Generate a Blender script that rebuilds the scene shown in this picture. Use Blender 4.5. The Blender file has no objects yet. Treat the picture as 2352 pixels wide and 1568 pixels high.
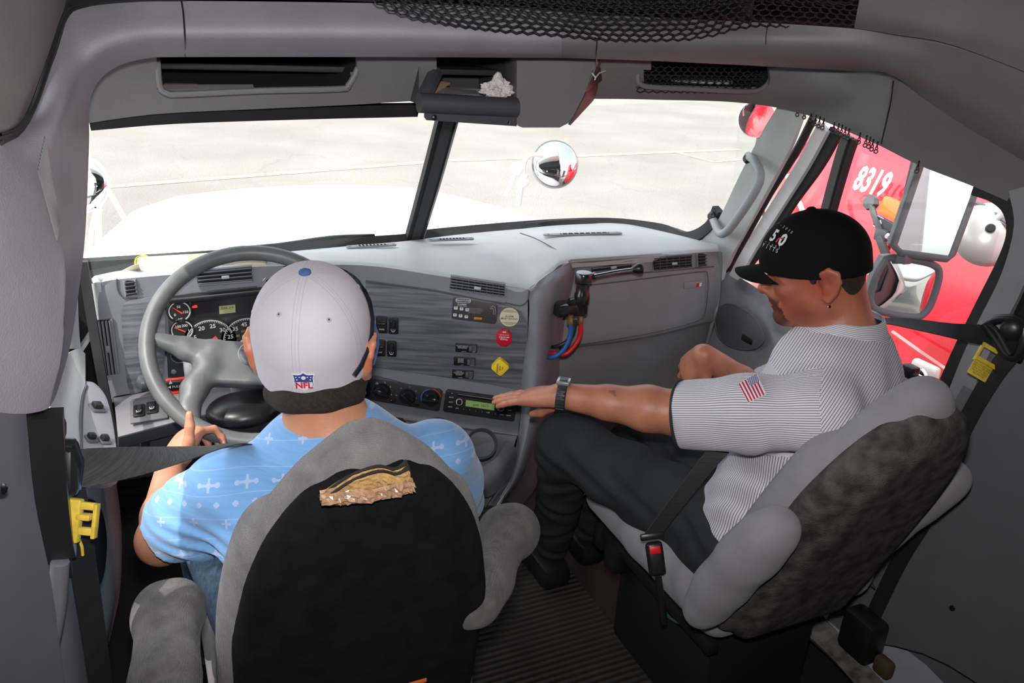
import bpy, bmesh, math, random
import numpy as np
from mathutils import Vector, Matrix
random.seed(4)
sc = bpy.context.scene
COL = sc.collection
R = math.radians

# ---------------------------------------------------------------- camera
CAM = Vector((-0.758, -1.249, 1.7286)); FPX = 1898.0
_y, _p, _r = R(25.44), R(22.14), R(3.315)
_f = Vector((math.sin(_y)*math.cos(_p), math.cos(_y)*math.cos(_p), -math.sin(_p)))
_rt = Vector((math.cos(_y), -math.sin(_y), 0)); _up = _rt.cross(_f)
CR = math.cos(_r)*_rt + math.sin(_r)*_up
CU = -math.sin(_r)*_rt + math.cos(_r)*_up
CF = _f
cam_d = bpy.data.cameras.new('camera'); cam = bpy.data.objects.new('camera', cam_d); COL.objects.link(cam)
cam_d.sensor_width = 36; cam_d.lens = FPX/2352*36; cam_d.clip_start = .02; cam_d.clip_end = 500
m = Matrix.Identity(4)
for i in range(3):
    m[i][0], m[i][1], m[i][2], m[i][3] = CR[i], CU[i], -CF[i], CAM[i]
cam.matrix_world = m
sc.camera = cam

# ---------------------------------------------------------------- light
sc.view_settings.view_transform = 'Standard'; sc.view_settings.look = 'None'
sc.view_settings.gamma = 1; sc.view_settings.use_curve_mapping = False
sc.view_settings.exposure = 0.0
w = bpy.data.worlds.new('world'); sc.world = w; w.use_nodes = True
nt = w.node_tree; nt.nodes.clear()
out = nt.nodes.new('ShaderNodeOutputWorld'); bg = nt.nodes.new('ShaderNodeBackground')
sky = nt.nodes.new('ShaderNodeTexSky'); sky.sky_type = 'NISHITA'; sky.sun_disc = False
sky.sun_elevation = R(58); sky.sun_rotation = R(-70); sky.dust_density = 3; sky.air_density = 1
hs = nt.nodes.new('ShaderNodeHueSaturation'); hs.inputs['Saturation'].default_value = .35
nt.links.new(sky.outputs[0], hs.inputs['Color']); nt.links.new(hs.outputs[0], bg.inputs[0]); nt.links.new(bg.outputs[0], out.inputs[0])
bg.inputs[1].default_value = 0.55
def lamp(name, kind, loc, aim, energy, col=(1,1,1), **kw):
    d = bpy.data.lights.new(name, kind); d.energy = energy; d.color = col
    for k, v in kw.items(): setattr(d, k, v)
    o = bpy.data.objects.new(name, d); COL.objects.link(o); o.location = loc
    o.rotation_euler = (Vector(aim)-Vector(loc)).to_track_quat('-Z', 'Y').to_euler(); return o
# sun high over the left front of the truck
lamp('sun', 'SUN', (0,0,10), (0+.46, .36, 10-.81), 4.0, (1,.96,.9), angle=R(.55))
# the photographer's flash, on top of the camera
fl = CAM + CU*.10 - CF*.0
lamp('flash', 'SPOT', fl, fl+CF*1.0+CU*.02, 85, (1,.97,.95), spot_size=R(118), spot_blend=.95, shadow_soft_size=.03)

# ---------------------------------------------------------------- helpers
def ray(u, v): return (CF + CR*((u-1176)/FPX) - CU*((v-784)/FPX))
def px(u, v, ax=None, val=None, pl=None):
    """point of the plane (X|Y|Z = val, or (p0, normal)) seen at photograph pixel u, v"""
    d = ray(u, v)
    if pl:
        p0, n = pl; t = (Vector(p0)-CAM).dot(n)/d.dot(n)
    else:
        i = 'XYZ'.index(ax); t = (val-CAM[i])/d[i]
    return CAM + d*t
def toP(p):
    q = Vector(p)-CAM; z = q.dot(CF); return (1176+FPX*q.dot(CR)/z, 784-FPX*q.dot(CU)/z)

MATS = {}
def mat(name, col, rough=.6, metal=0, noise=0, nscale=60, bump=0, bscale=300, spec=.5, emit=None, trans=0, ior=1.45, col2=None, stretch=None, coat=0, sheen=0, alpha=1):
    if name in MATS: return MATS[name]
    m = bpy.data.materials.new(name); m.use_nodes = True; t = m.node_tree; b = t.nodes['Principled BSDF']
    c = tuple(col)+(1,)
    b.inputs['Base Color'].default_value = c; b.inputs['Roughness'].default_value = rough
    b.inputs['Metallic'].default_value = metal; b.inputs['Specular IOR Level'].default_value = spec
    b.inputs['Transmission Weight'].default_value = trans; b.inputs['IOR'].default_value = ior
    b.inputs['Coat Weight'].default_value = coat; b.inputs['Sheen Weight'].default_value = sheen
    b.inputs['Alpha'].default_value = alpha
    if emit: b.inputs['Emission Color'].default_value = tuple(emit[:3])+(1,); b.inputs['Emission Strength'].default_value = emit[3]
    if noise or bump or col2:
        tc = t.nodes.new('ShaderNodeTexCoord'); mp = t.nodes.new('ShaderNodeMapping')
        t.links.new(tc.outputs['Object'], mp.inputs[0])
        if stretch: mp.inputs['Scale'].default_value = stretch
        if noise or col2:
            n = t.nodes.new('ShaderNodeTexNoise'); n.inputs['Scale'].default_value = nscale; n.inputs['Detail'].default_value = 5
            t.links.new(mp.outputs[0], n.inputs[0])
            mx = t.nodes.new('ShaderNodeMix'); mx.data_type = 'RGBA'
            mr = t.nodes.new('ShaderNodeMapRange'); mr.inputs[1].default_value = .35; mr.inputs[2].default_value = .65
            t.links.new(n.outputs[0], mr.inputs[0]); t.links.new(mr.outputs[0], mx.inputs[0])
            k = noise
            mx.inputs[6].default_value = tuple(x*(1-k) for x in col)+(1,)
            mx.inputs[7].default_value = tuple(col2)+(1,) if col2 else tuple(min(1, x*(1+k)) for x in col)+(1,)
            t.links.new(mx.outputs[2], b.inputs['Base Color'])
        if bump:
            n2 = t.nodes.new('ShaderNodeTexNoise'); n2.inputs['Scale'].default_value = bscale; n2.inputs['Detail'].default_value = 3
            t.links.new(mp.outputs[0], n2.inputs[0])
            bp = t.nodes.new('ShaderNodeBump'); bp.inputs['Strength'].default_value = bump; bp.inputs['Distance'].default_value = .002
            t.links.new(n2.outputs[0], bp.inputs['Height']); t.links.new(bp.outputs[0], b.inputs['Normal'])
    MATS[name] = m; return m

def setp(o, label=None, cat=None, group=None, kind=None):
    if label: o['label'] = label
    if cat: o['category'] = cat
    if group: o['group'] = group
    if kind: o['kind'] = kind
    return o
def wloc(o):
    p = Vector((0,0,0))
    while o is not None: p += o.location; o = o.parent
    return p
def mk(name, verts, faces, material, parent=None, smooth=True, attrs=None, autos=None):
    """one mesh object from world-space verts"""
    vs = [Vector(v) for v in verts]
    if parent is None:
        a = Vector((min(v.x for v in vs), min(v.y for v in vs), min(v.z for v in vs)))
        b = Vector((max(v.x for v in vs), max(v.y for v in vs), 0)); org = Vector(((a.x+b.x)/2, (a.y+b.y)/2, a.z)); base = org
    else:
        base = wloc(parent); org = Vector((0,0,0))
    me = bpy.data.meshes.new(name); me.from_pydata([tuple(v-base) for v in vs], [], [tuple(f) for f in faces])
    me.materials.append(material) if material else None
    if smooth:
        me.polygons.foreach_set('use_smooth', [True]*len(me.polygons))
        if autos: 
            me.set_sharp_from_angle(angle=R(autos))
    me.update()
    o = bpy.data.objects.new(name, me); COL.objects.link(o); o.location = org
    if parent: o.parent = parent
    return o
def empty(name, loc, label=None, cat=None, group=None):
    o = bpy.data.objects.new(name, None); COL.objects.link(o); o.location = loc; o.empty_display_size = .05
    return setp(o, label, cat, group)

def cr1(pts, n):
    """Catmull-Rom resample: n points between each pair"""
    P = [Vector(p) for p in pts]
    if len(P) < 2: return P
    o = []
    for i in range(len(P)-1):
        p0 = P[i-1] if i else P[0]*2-P[1]; p1, p2 = P[i], P[i+1]; p3 = P[i+2] if i+2 < len(P) else P[-1]*2-P[-2]
        for k in range(n):
            t = k/n
            o.append(.5*((2*p1)+(p2-p0)*t+(2*p0-5*p1+4*p2-p3)*t*t+(3*p1-p0-3*p2+p3)*t**3))
    o.append(P[-1]); return o
def loftgrid(rows, nu=4, nv=4):
    rr = [cr1(r, nu) for r in rows]
    cols = [cr1([r[i] for r in rr], nv) for i in range(len(rr[0]))]
    return [[c[j] for c in cols] for j in range(len(cols[0]))]
def loft(name, rows, material, parent=None, nu=4, nv=4, thick=0, away=None, drop=None):
    """smooth skin through rows of points; thick gives it real thickness away from 'away' side"""
    g = loftgrid(rows, nu, nv); H, W = len(g), len(g[0])
    vs = [p for r in g for p in r]
    fs = []
    for j in range(H-1):
        for i in range(W-1):
            f = (j*W+i, j*W+i+1, (j+1)*W+i+1, (j+1)*W+i)
            if drop and drop(sum((vs[k] for k in f), Vector())/4): continue
            fs.append(f)
    bm = bmesh.new(); V = [bm.verts.new(v) for v in vs]
    for f in fs:
        try: bm.faces.new([V[k] for k in f])
        except ValueError: pass
    bmesh.ops.remove_doubles(bm, verts=bm.verts, dist=1e-5)
    bm.verts.ensure_lookup_table()
    for v in [v for v in bm.verts if not v.link_faces]: bm.verts.remove(v)
    bmesh.ops.recalc_face_normals(bm, faces=bm.faces)
    if away is None: away = CAM
    away = Vector(away); s = 0
    bm.normal_update()
    for f in bm.faces: s += (away-f.calc_center_median()).normalized().dot(f.normal)*f.calc_area()
    if s < 0: bmesh.ops.reverse_faces(bm, faces=bm.faces)
    if thick:
        bm.normal_update(); n0 = {v: v.normal.copy() for v in bm.verts}
        fs0 = list(bm.faces); mp = {v: bm.verts.new(v.co - n0[v]*thick) for v in list(bm.verts)}
        be = [e for e in bm.edges if len(e.link_faces) == 1]
        for e in be:
            f = e.link_faces[0]; l = [l for l in f.loops if l.edge == e][0]
            a, b = l.vert, l.link_loop_next.vert
            bm.faces.new([b, a, mp[a], mp[b]])
        for f in fs0: bm.faces.new([mp[v] for v in reversed(f.verts)])
    bm.verts.index_update()
    o = mk(name, [v.co.copy() for v in bm.verts], [[v.index for v in f.verts] for f in bm.faces], material, parent, True, autos=50)
    bm.free(); return o
def frames(path, closed=False, up=None):
    P = [Vector(p) for p in path]; n = len(P); T = []
    for i in range(n):
        a = P[(i-1) % n] if (closed or i) else P[0]; b = P[(i+1) % n] if (closed or i < n-1) else P[-1]
        T.append((b-a).normalized())
    u = Vector(up) if up else (Vector((0,0,1)) if abs(T[0].z) < .9 else Vector((1,0,0)))
    N = []
    for t in T:
        if up: x = t.cross(Vector(up)); x = x if x.length > 1e-4 else t.orthogonal(); x.normalize(); u = x.cross(t).normalized()
        else: u = (u-t*u.dot(t)); u = u.normalized() if u.length > 1e-6 else t.orthogonal().normalized()
        N.append((u.copy(), t.cross(u).normalized()))
    return P, T, N
def tubemesh(path, rad, seg=10, closed=False, up=None, prof=None):
    P, T, N = frames(path, closed, up); n = len(P); vs = []; fs = []
    pr = prof or [(math.cos(2*math.pi*k/seg), math.sin(2*math.pi*k/seg)) for k in range(seg)]
    seg = len(pr)
    for i in range(n):
        r = rad[i] if isinstance(rad, (list, tuple)) else rad
        for (a, b) in pr: vs.append(P[i]+N[i][0]*a*r+N[i][1]*b*r)
    for i in range(n if closed else n-1):
        j = (i+1) % n
        for k in range(seg): l = (k+1) % seg; fs.append((i*seg+k, i*seg+l, j*seg+l, j*seg+k))
    if not closed: fs.append(tuple(range(seg))[::-1]); fs.append(tuple((n-1)*seg+k for k in range(seg)))
    return vs, fs
def tube(name, path, rad, material, parent=None, seg=10, closed=False, sm=0, up=None, prof=None):
    if sm: path = cr1(path, sm)
    vs, fs = tubemesh(path, rad, seg, closed, up, prof)
    return mk(name, vs, fs, material, parent, True, autos=40)
def strip(name, path, width, thick, wdir, material, parent=None, sm=4):
    """flat band (webbing) along a path; wdir = list of width directions per path point"""
    P = cr1(path, sm); D = cr1(wdir, sm); vs = []; fs = []; n = len(P)
    for i in range(n):
        t = (P[min(i+1, n-1)]-P[max(i-1, 0)]).normalized(); d = D[i]-t*D[i].dot(t); d.normalize(); nn = t.cross(d)
        for a, b in ((-1,-1),(-.5,-1),(0,-1),(.5,-1),(1,-1),(1,1),(.5,1),(0,1),(-.5,1),(-1,1)): vs.append(P[i]+d*a*width/2+nn*b*thick/2)
    for i in range(n-1):
        for k in range(10): l = (k+1) % 10; fs.append((i*10+k, i*10+l, (i+1)*10+l, (i+1)*10+k))
    fs.append(tuple(range(10))[::-1]); fs.append(tuple((n-1)*10+k for k in range(10)))
    return mk(name, vs, fs, material, parent, True, autos=40)
def rbox(name, c, size, material, parent=None, ax=None, bevel=.003, seg=2, taper=None):
    """bevelled box; ax = (ex, ey, ez) axes"""
    bm = bmesh.new(); bmesh.ops.create_cube(bm, size=1)
    for v in bm.verts:
        if taper and v.co.z > 0: v.co.x *= taper[0]; v.co.y *= taper[1]
        v.co.x *= size[0]; v.co.y *= size[1]; v.co.z *= size[2]
    if bevel: bmesh.ops.bevel(bm, geom=bm.edges[:], offset=min(bevel, min(size)*.45), segments=seg, affect='EDGES', profile=.5)
    ax = ax or (Vector((1,0,0)), Vector((0,1,0)), Vector((0,0,1))); c = Vector(c)
    bm.verts.index_update()
    vs = [c+ax[0]*v.co.x+ax[1]*v.co.y+ax[2]*v.co.z for v in bm.verts]; fs = [[v.index for v in f.verts] for f in bm.faces]
    bm.free(); return mk(name, vs, fs, material, parent, True, autos=35)
def prism(name, outline, d, material, parent=None, bevel=0, autos=35):
    """outline (3D points, planar) pushed along vector d"""
    bm = bmesh.new(); V = [bm.verts.new(Vector(p)) for p in outline]; f = bm.faces.new(V)
    r = bmesh.ops.extrude_face_region(bm, geom=[f]); nv = [g for g in r['geom'] if isinstance(g, bmesh.types.BMVert)]
    for v in nv: v.co += Vector(d)
    bmesh.ops.recalc_face_normals(bm, faces=bm.faces)
    if bevel:
        top = set(nv); es = [e for e in bm.edges if e.verts[0] in top and e.verts[1] in top]
        bmesh.ops.bevel(bm, geom=es, offset=bevel, segments=2, affect='EDGES', profile=.5)
    bm.verts.index_update()
    vs = [v.co.copy() for v in bm.verts]; fs = [[v.index for v in f.verts] for f in bm.faces]; bm.free()
    return mk(name, vs, fs, material, parent, True, autos=autos)
def rrect(c, ex, ey, w, h, r, n=5):
    c = Vector(c); o = []
    for (sx, sy, a0) in ((1,1,0),(-1,1,90),(-1,-1,180),(1,-1,270)):
        for k in range(n+1):
            a = R(a0+90*k/n); o.append(c+ex*(sx*(w/2-r)+r*math.cos(a))+ey*(sy*(h/2-r)+r*math.sin(a)))
    return o
def disc(c, ex, ey, r, n=32, ry=None):
    ry = ry or r; return [Vector(c)+ex*r*math.cos(2*math.pi*k/n)+ey*ry*math.sin(2*math.pi*k/n) for k in range(n)]
def lathe(name, c, axis, prof, material, parent=None, seg=28, ex=None):
    """prof: (radius, height along axis)"""
    axis = Vector(axis).normalized(); ex = Vector(ex).normalized() if ex else axis.orthogonal().normalized(); ey = axis.cross(ex); c = Vector(c)
    vs = []; fs = []
    for (r, h) in prof:
        for k in range(seg): a = 2*math.pi*k/seg; vs.append(c+axis*h+ex*r*math.cos(a)+ey*r*math.sin(a))
    for i in range(len(prof)-1):
        for k in range(seg): l = (k+1) % seg; fs.append((i*seg+k, i*seg+l, (i+1)*seg+l, (i+1)*seg+k))
    fs.append(tuple(range(seg))[::-1]); fs.append(tuple((len(prof)-1)*seg+k for k in range(seg)))
    return mk(name, vs, fs, material, parent, True, autos=40)
def text(name, s, c, ex, ey, size, material, parent, depth=.0006, align='CENTER', bold=0, sx=1.0, spacing=1.0):
    cu = bpy.data.curves.new('t', 'FONT'); cu.body = s; cu.size = 1; cu.align_x = align; cu.align_y = 'CENTER'; cu.resolution_u = 2
    cu.offset = bold; cu.space_line = spacing
    o = bpy.data.objects.new('t', cu); COL.objects.link(o); dg = bpy.context.evaluated_depsgraph_get(); me = o.evaluated_get(dg).to_mesh()
    n = ex.cross(ey).normalized(); c = Vector(c)
    vs = [c+ex*v.co.x*size*sx+ey*v.co.y*size+n*depth for v in me.vertices]; fs = [list(p.vertices) for p in me.polygons]
    o.evaluated_get(dg).to_mesh_clear(); bpy.data.objects.remove(o); bpy.data.curves.remove(cu)
    if not fs: return None
    return mk(name, vs, fs, material, parent, False)
def quadframe(p00, p10, p01):
    """ex, ey, n from three corners"""
    ex = (Vector(p10)-Vector(p00)).normalized(); ey = Vector(p01)-Vector(p00); ey = (ey-ex*ey.dot(ex)).normalized(); return ex, ey, ex.cross(ey)

# ---------------------------------------------------------------- smooth-union solids (surface nets)
class SDF:
    def __init__(s, lo, hi, h):
        s.lo = np.array(lo, np.float32); s.h = h; s.n = np.ceil((np.array(hi)-np.array(lo))/h).astype(int)+1
        s.F = np.full(s.n, 1.0, np.float32)
        s.ax = [s.lo[i]+h*np.arange(s.n[i], dtype=np.float32) for i in range(3)]
    def _sub(s, a, b, pad):
        i0 = np.maximum(0, np.floor((np.array(a)-pad-s.lo)/s.h).astype(int)); i1 = np.minimum(s.n, np.ceil((np.array(b)+pad-s.lo)/s.h).astype(int)+1)
        sl = tuple(slice(i0[i], max(i0[i], i1[i])) for i in range(3))
        X = s.ax[0][sl[0]][:, None, None]; Y = s.ax[1][sl[1]][None, :, None]; Z = s.ax[2][sl[2]][None, None, :]
        return sl, X, Y, Z
    def comb(s, sl, d, k, op='u'):
        a = s.F[sl]
        if a.size == 0: return
        d = d.astype(np.float32)
        if op == 'u':
            if k <= 0: s.F[sl] = np.minimum(a, d)
            else: h = np.maximum(k-np.abs(a-d), 0)/k; s.F[sl] = np.minimum(a, d)-h*h*k*.25
        else:
            d = -d
            if k <= 0: s.F[sl] = np.maximum(a, d)
            else: h = np.maximum(k-np.abs(a-d), 0)/k; s.F[sl] = np.maximum(a, d)+h*h*k*.25
    def cone(s, a, b, ra, rb, k=.02, op='u', flat=None):
        """tapered capsule; flat=(dir, factor) squashes it along dir"""
        a = np.array(a, float); b = np.array(b, float); R_ = max(ra, rb); pad = R_+k+2*s.h
        if flat: pad = max(R_, R_*flat[1])+k+2*s.h
        sl, X, Y, Z = s._sub(np.minimum(a, b), np.maximum(a, b), pad)
        ab = b-a; L2 = max(ab@ab, 1e-9)
        px_, py_, pz_ = X-a[0], Y-a[1], Z-a[2]
        t = np.clip((px_*ab[0]+py_*ab[1]+pz_*ab[2])/L2, 0, 1)
        dx, dy, dz = px_-t*ab[0], py_-t*ab[1], pz_-t*ab[2]
        q = dx*dx+dy*dy+dz*dz
        if flat:
            n = np.array(flat[0], float); n /= np.linalg.norm(n); c = dx*n[0]+dy*n[1]+dz*n[2]; q = q+c*c*(1/flat[1]**2-1)
        d = np.sqrt(q)-(ra+(rb-ra)*t)
        if flat and flat[1] < 1: d = d*(.5+.5*flat[1])
        s.comb(sl, d, k, op)
    def chain(s, pts, rs, k=.02, **kw):
        for i in range(len(pts)-1): s.cone(pts[i], pts[i+1], rs[i], rs[i+1], k, **kw)
    def ell(s, c, r, k=.02, ax=None, op='u'):
        c = np.array(c, float); r = np.array(r, float); m_ = r.max()
        sl, X, Y, Z = s._sub(c-m_, c+m_, k+2*s.h)
        A = np.array([list(a) for a in ax], float) if ax else np.eye(3)
        p = [ (X-c[0])*A[i][0]+(Y-c[1])*A[i][1]+(Z-c[2])*A[i][2] for i in range(3)]
        k0 = np.sqrt((p[0]/r[0])**2+(p[1]/r[1])**2+(p[2]/r[2])**2); k1 = np.sqrt((p[0]/r[0]**2)**2+(p[1]/r[1]**2)**2+(p[2]/r[2]**2)**2)
        s.comb(sl, k0*(k0-1)/np.maximum(k1, 1e-6), k, op)
    def box(s, c, hs, rnd, k=.01, ax=None, op='u', bend=None):
        c = np.array(c, float); hs = np.array(hs, float); m_ = np.linalg.norm(hs)
        sl, X, Y, Z = s._sub(c-m_, c+m_, k+2*s.h)
        A = np.array([list(a) for a in ax], float) if ax else np.eye(3)
        p = [ (X-c[0])*A[i][0]+(Y-c[1])*A[i][1]+(Z-c[2])*A[i][2] for i in range(3)]
        if bend: p = bend(p)
        q = [np.abs(p[i])-(hs[i]-rnd) for i in range(3)]
        d = np.sqrt(sum(np.maximum(v, 0)**2 for v in q))+np.minimum(np.maximum(q[0], np.maximum(q[1], q[2])), 0)-rnd
        s.comb(sl, d, k, op)
    def dome(s, c, r, k=.0, ax=None, op='u', low=.25):
        c = np.array(c, float); r = np.array(r, float); m_ = r.max()+.05
        sl, X, Y, Z = s._sub(c-m_, c+m_, k+2*s.h)
        A = np.array([list(a) for a in ax], float) if ax else np.eye(3)
        p = [ (X-c[0])*A[i][0]+(Y-c[1])*A[i][1]+(Z-c[2])*A[i][2] for i in range(3)]
        p[2] = np.where(p[2] > 0, p[2], p[2]*low)
        k0 = np.sqrt((p[0]/r[0])**2+(p[1]/r[1])**2+(p[2]/r[2])**2); k1 = np.sqrt((p[0]/r[0]**2)**2+(p[1]/r[1]**2)**2+(p[2]/r[2]**2)**2)
        s.comb(sl, k0*(k0-1)/np.maximum(k1, 1e-6), k, op)
    def cutcyl(s, p, n, r, L=.15):
        """cut flat at p across direction n, only within r of that axis and for length L"""
        p = np.array(list(p), float); n = np.array(list(n), float); n /= np.linalg.norm(n); q = p+n*L
        sl, X, Y, Z = s._sub(np.minimum(p, q)-r, np.maximum(p, q)+r, 2*s.h)
        a, b, c = X-p[0], Y-p[1], Z-p[2]; t = a*n[0]+b*n[1]+c*n[2]; rad = np.sqrt(np.maximum(a*a+b*b+c*c-t*t, 0))
        s.comb(sl, np.maximum(np.maximum(-t, rad-r), t-L), .002, 's')
    def half(s, p, n, k=.005):
        """cut away everything on the side n points to"""
        n = np.array(list(n), float); n /= np.linalg.norm(n); p = np.array(list(p), float)
        d = (s.ax[0][:, None, None]-p[0])*n[0]+(s.ax[1][None, :, None]-p[1])*n[1]+(s.ax[2][None, None, :]-p[2])*n[2]
        s.comb((slice(None),)*3, -d, k, 's')
    def disp(s, fn):
        s.F += fn(s.ax[0][:, None, None], s.ax[1][None, :, None], s.ax[2][None, None, :]).astype(np.float32)
    def mesh(s):
        F = s.F; F[0] = F[-1] = 1; F[:, 0] = F[:, -1] = 1; F[:, :, 0] = F[:, :, -1] = 1
        S = F < 0; nx, ny, nz = F.shape
        cnt = np.zeros((nx-1, ny-1, nz-1), np.int8)
        for i in (0, 1):
            for j in (0, 1):
                for k in (0, 1): cnt += S[i:nx-1+i, j:ny-1+j, k:nz-1+k]
        act = np.argwhere((cnt > 0) & (cnt < 8)); ids = np.full(cnt.shape, -1, np.int32); ids[tuple(act.T)] = np.arange(len(act))
        acc = np.zeros((len(act), 3)); num = np.zeros(len(act))
        cor = {}
        for i in (0, 1):
            for j in (0, 1):
                for k in (0, 1): cor[i, j, k] = F[act[:, 0]+i, act[:, 1]+j, act[:, 2]+k].astype(float)
        for a in cor:
            for d in range(3):
                if a[d]: continue
                b = list(a); b[d] = 1; b = tuple(b); fa, fb = cor[a], cor[b]; m_ = (fa < 0) != (fb < 0)
                t = np.where(m_, fa/np.where(m_, fa-fb, 1), 0); P = np.array(a, float)[None].repeat(len(act), 0); P[:, d] += t
                acc[m_] += P[m_]; num[m_] += 1
        V = (act+acc/num[:, None])*s.h+s.lo
        Q = []
        for d in range(3):
            sa = [slice(None)]*3; sb = [slice(None)]*3; sa[d] = slice(0, -1); sb[d] = slice(1, None)
            A, B = S[tuple(sa)], S[tuple(sb)]; e = np.argwhere(A != B)
            o = [x for x in range(3) if x != d]; e = e[(e[:, o[0]] > 0) & (e[:, o[1]] > 0) & (e[:, o[0]] < cnt.shape[o[0]]) & (e[:, o[1]] < cnt.shape[o[1]])]
            def idx(p, q):
                c = e.copy(); c[:, o[0]] -= p; c[:, o[1]] -= q; return ids[tuple(c.T)]
            q4 = np.stack([idx(1,1), idx(0,1), idx(0,0), idx(1,0)], 1)
            ins = A[tuple(e.T)]; flip = ~ins if d != 1 else ins
            q4[flip] = q4[flip][:, ::-1]; Q.append(q4)
        Q = np.concatenate(Q); Q = Q[(Q >= 0).all(1)]
        return V, Q
def solid(name, s, material, parent=None, relax=2, fn=None):
    V, Q = s.mesh()
    # light laplacian smoothing
    for _ in range(relax):
        A = np.zeros_like(V); n = np.zeros(len(V))
        for a, b in ((0,1),(1,2),(2,3),(3,0)):
            np.add.at(A, Q[:, a], V[Q[:, b]]); np.add.at(A, Q[:, b], V[Q[:, a]]); np.add.at(n, Q[:, a], 1); np.add.at(n, Q[:, b], 1)
        V = V*.4+(A/np.maximum(n, 1)[:, None])*.6
    if fn: V = fn(V)
    if parent is None: org = np.array([(V[:,0].min()+V[:,0].max())/2, (V[:,1].min()+V[:,1].max())/2, V[:,2].min()]); loc = Vector(org)
    else: org = np.array(wloc(parent)); loc = Vector((0,0,0))
    me = bpy.data.meshes.new(name); me.vertices.add(len(V)); me.vertices.foreach_set('co', (V-org).astype(np.float32).ravel())
    me.loops.add(Q.size); me.loops.foreach_set('vertex_index', Q.astype(np.int32).ravel())
    me.polygons.add(len(Q)); me.polygons.foreach_set('loop_start', np.arange(0, Q.size, 4, dtype=np.int32)); 
    me.polygons.foreach_set('use_smooth', np.ones(len(Q), bool)); me.update(calc_edges=True); me.validate()
    if material: me.materials.append(material)
    o = bpy.data.objects.new(name, me); COL.objects.link(o); o.location = loc
    if parent: o.parent = parent
    return o, V, Q
# ================================================================ materials
GREY = mat('grey_plastic', (.215,.22,.235), .55, noise=.06, nscale=14, bump=.25, bscale=500)
GREYL = mat('light_grey_plastic', (.43,.455,.45), .5, noise=.05, nscale=10, bump=.25, bscale=500)
GREYD = mat('dark_grey_plastic', (.085,.088,.095), .55, noise=.08, nscale=14, bump=.2, bscale=500)
VINYL = mat('grey_vinyl_trim', (.245,.237,.265), .6, noise=.07, nscale=9, bump=.3, bscale=350)
ROOF = mat('dark_grey_headliner', (.125,.12,.125), .75, noise=.07, nscale=9, bump=.3, bscale=350)
BLK = mat('black_plastic', (.012,.012,.013), .35)
RUB = mat('black_rubber', (.014,.014,.015), .65, noise=.2, nscale=30)
DARK = mat('dark_void', (.01,.01,.011), .9)
WHITE = mat('white_paint', (.80,.80,.80), .25, coat=.5)
REDP = mat('red_truck_paint', (.72,.008,.025), .22, coat=.8)
CHR = mat('chrome', (.8,.8,.82), .08, 1)
MIRR = mat('mirror_glass', (.86,.88,.88), .01, 1)
STEEL = mat('grey_painted_metal', (.18,.19,.2), .4, .3)
def struct(o): o['kind'] = 'structure'; return o

# ================================================================ outdoors
def ground():
    g = mat('pale_asphalt', (.30,.295,.28), .95, noise=.0, bump=.4, bscale=40)
    t = g.node_tree; b = t.nodes['Principled BSDF']; tc = t.nodes.new('ShaderNodeTexCoord')
    n1 = t.nodes.new('ShaderNodeTexNoise'); n1.inputs['Scale'].default_value = .5; n1.inputs['Detail'].default_value = 8
    n2 = t.nodes.new('ShaderNodeTexNoise'); n2.inputs['Scale'].default_value = 45; n2.inputs['Detail'].default_value = 4
    t.links.new(tc.outputs['Object'], n1.inputs[0]); t.links.new(tc.outputs['Object'], n2.inputs[0])
    r1 = t.nodes.new('ShaderNodeMapRange'); r1.inputs[1].default_value = .3; r1.inputs[2].default_value = .7; r1.inputs[3].default_value = .86; r1.inputs[4].default_value = 1.08
    r2 = t.nodes.new('ShaderNodeMapRange'); r2.inputs[1].default_value = .35; r2.inputs[2].default_value = .5; r2.inputs[3].default_value = .72; r2.inputs[4].default_value = 1
    t.links.new(n1.outputs[0], r1.inputs[0]); t.links.new(n2.outputs[0], r2.inputs[0])
    mm = t.nodes.new('ShaderNodeMath'); mm.operation = 'MULTIPLY'; t.links.new(r1.outputs[0], mm.inputs[0]); t.links.new(r2.outputs[0], mm.inputs[1])
    # tar cracks
    vo = t.nodes.new('ShaderNodeTexVoronoi'); vo.feature = 'DISTANCE_TO_EDGE'; vo.inputs['Scale'].default_value = .33
    n3 = t.nodes.new('ShaderNodeTexNoise'); n3.inputs['Scale'].default_value = 1.2; n3.inputs['Detail'].default_value = 6
    t.links.new(tc.outputs['Object'], n3.inputs[0]); ad = t.nodes.new('ShaderNodeVectorMath'); ad.operation = 'MULTIPLY_ADD'; ad.inputs[1].default_value = (1.2,1.2,0)
    t.links.new(n3.outputs['Color'], ad.inputs[0]); t.links.new(tc.outputs['Object'], ad.inputs[2]); t.links.new(ad.outputs[0], vo.inputs[0])
    r3 = t.nodes.new('ShaderNodeMapRange'); r3.inputs[1].default_value = .0; r3.inputs[2].default_value = .01; r3.inputs[3].default_value = .9; r3.inputs[4].default_value = 1
    t.links.new(vo.outputs['Distance'], r3.inputs[0]); m2 = t.nodes.new('ShaderNodeMath'); m2.operation = 'MULTIPLY'; t.links.new(mm.outputs[0], m2.inputs[0]); t.links.new(r3.outputs[0], m2.inputs[1])
    mc = t.nodes.new('ShaderNodeMix'); mc.data_type = 'RGBA'; mc.blend_type = 'MULTIPLY'; mc.inputs[0].default_value = 1; mc.inputs[6].default_value = (.275,.257,.226,1)
    t.links.new(m2.outputs[0], mc.inputs[7]); t.links.new(mc.outputs[2], b.inputs['Base Color'])
    o = mk('parking_lot_asphalt', [(-60,-60,-1.2),(60,-60,-1.2),(60,90,-1.2),(-60,90,-1.2)], [(0,1,2,3)], g, smooth=False); struct(o)
    o.name = 'floor_asphalt'
    return o
ground()
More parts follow.
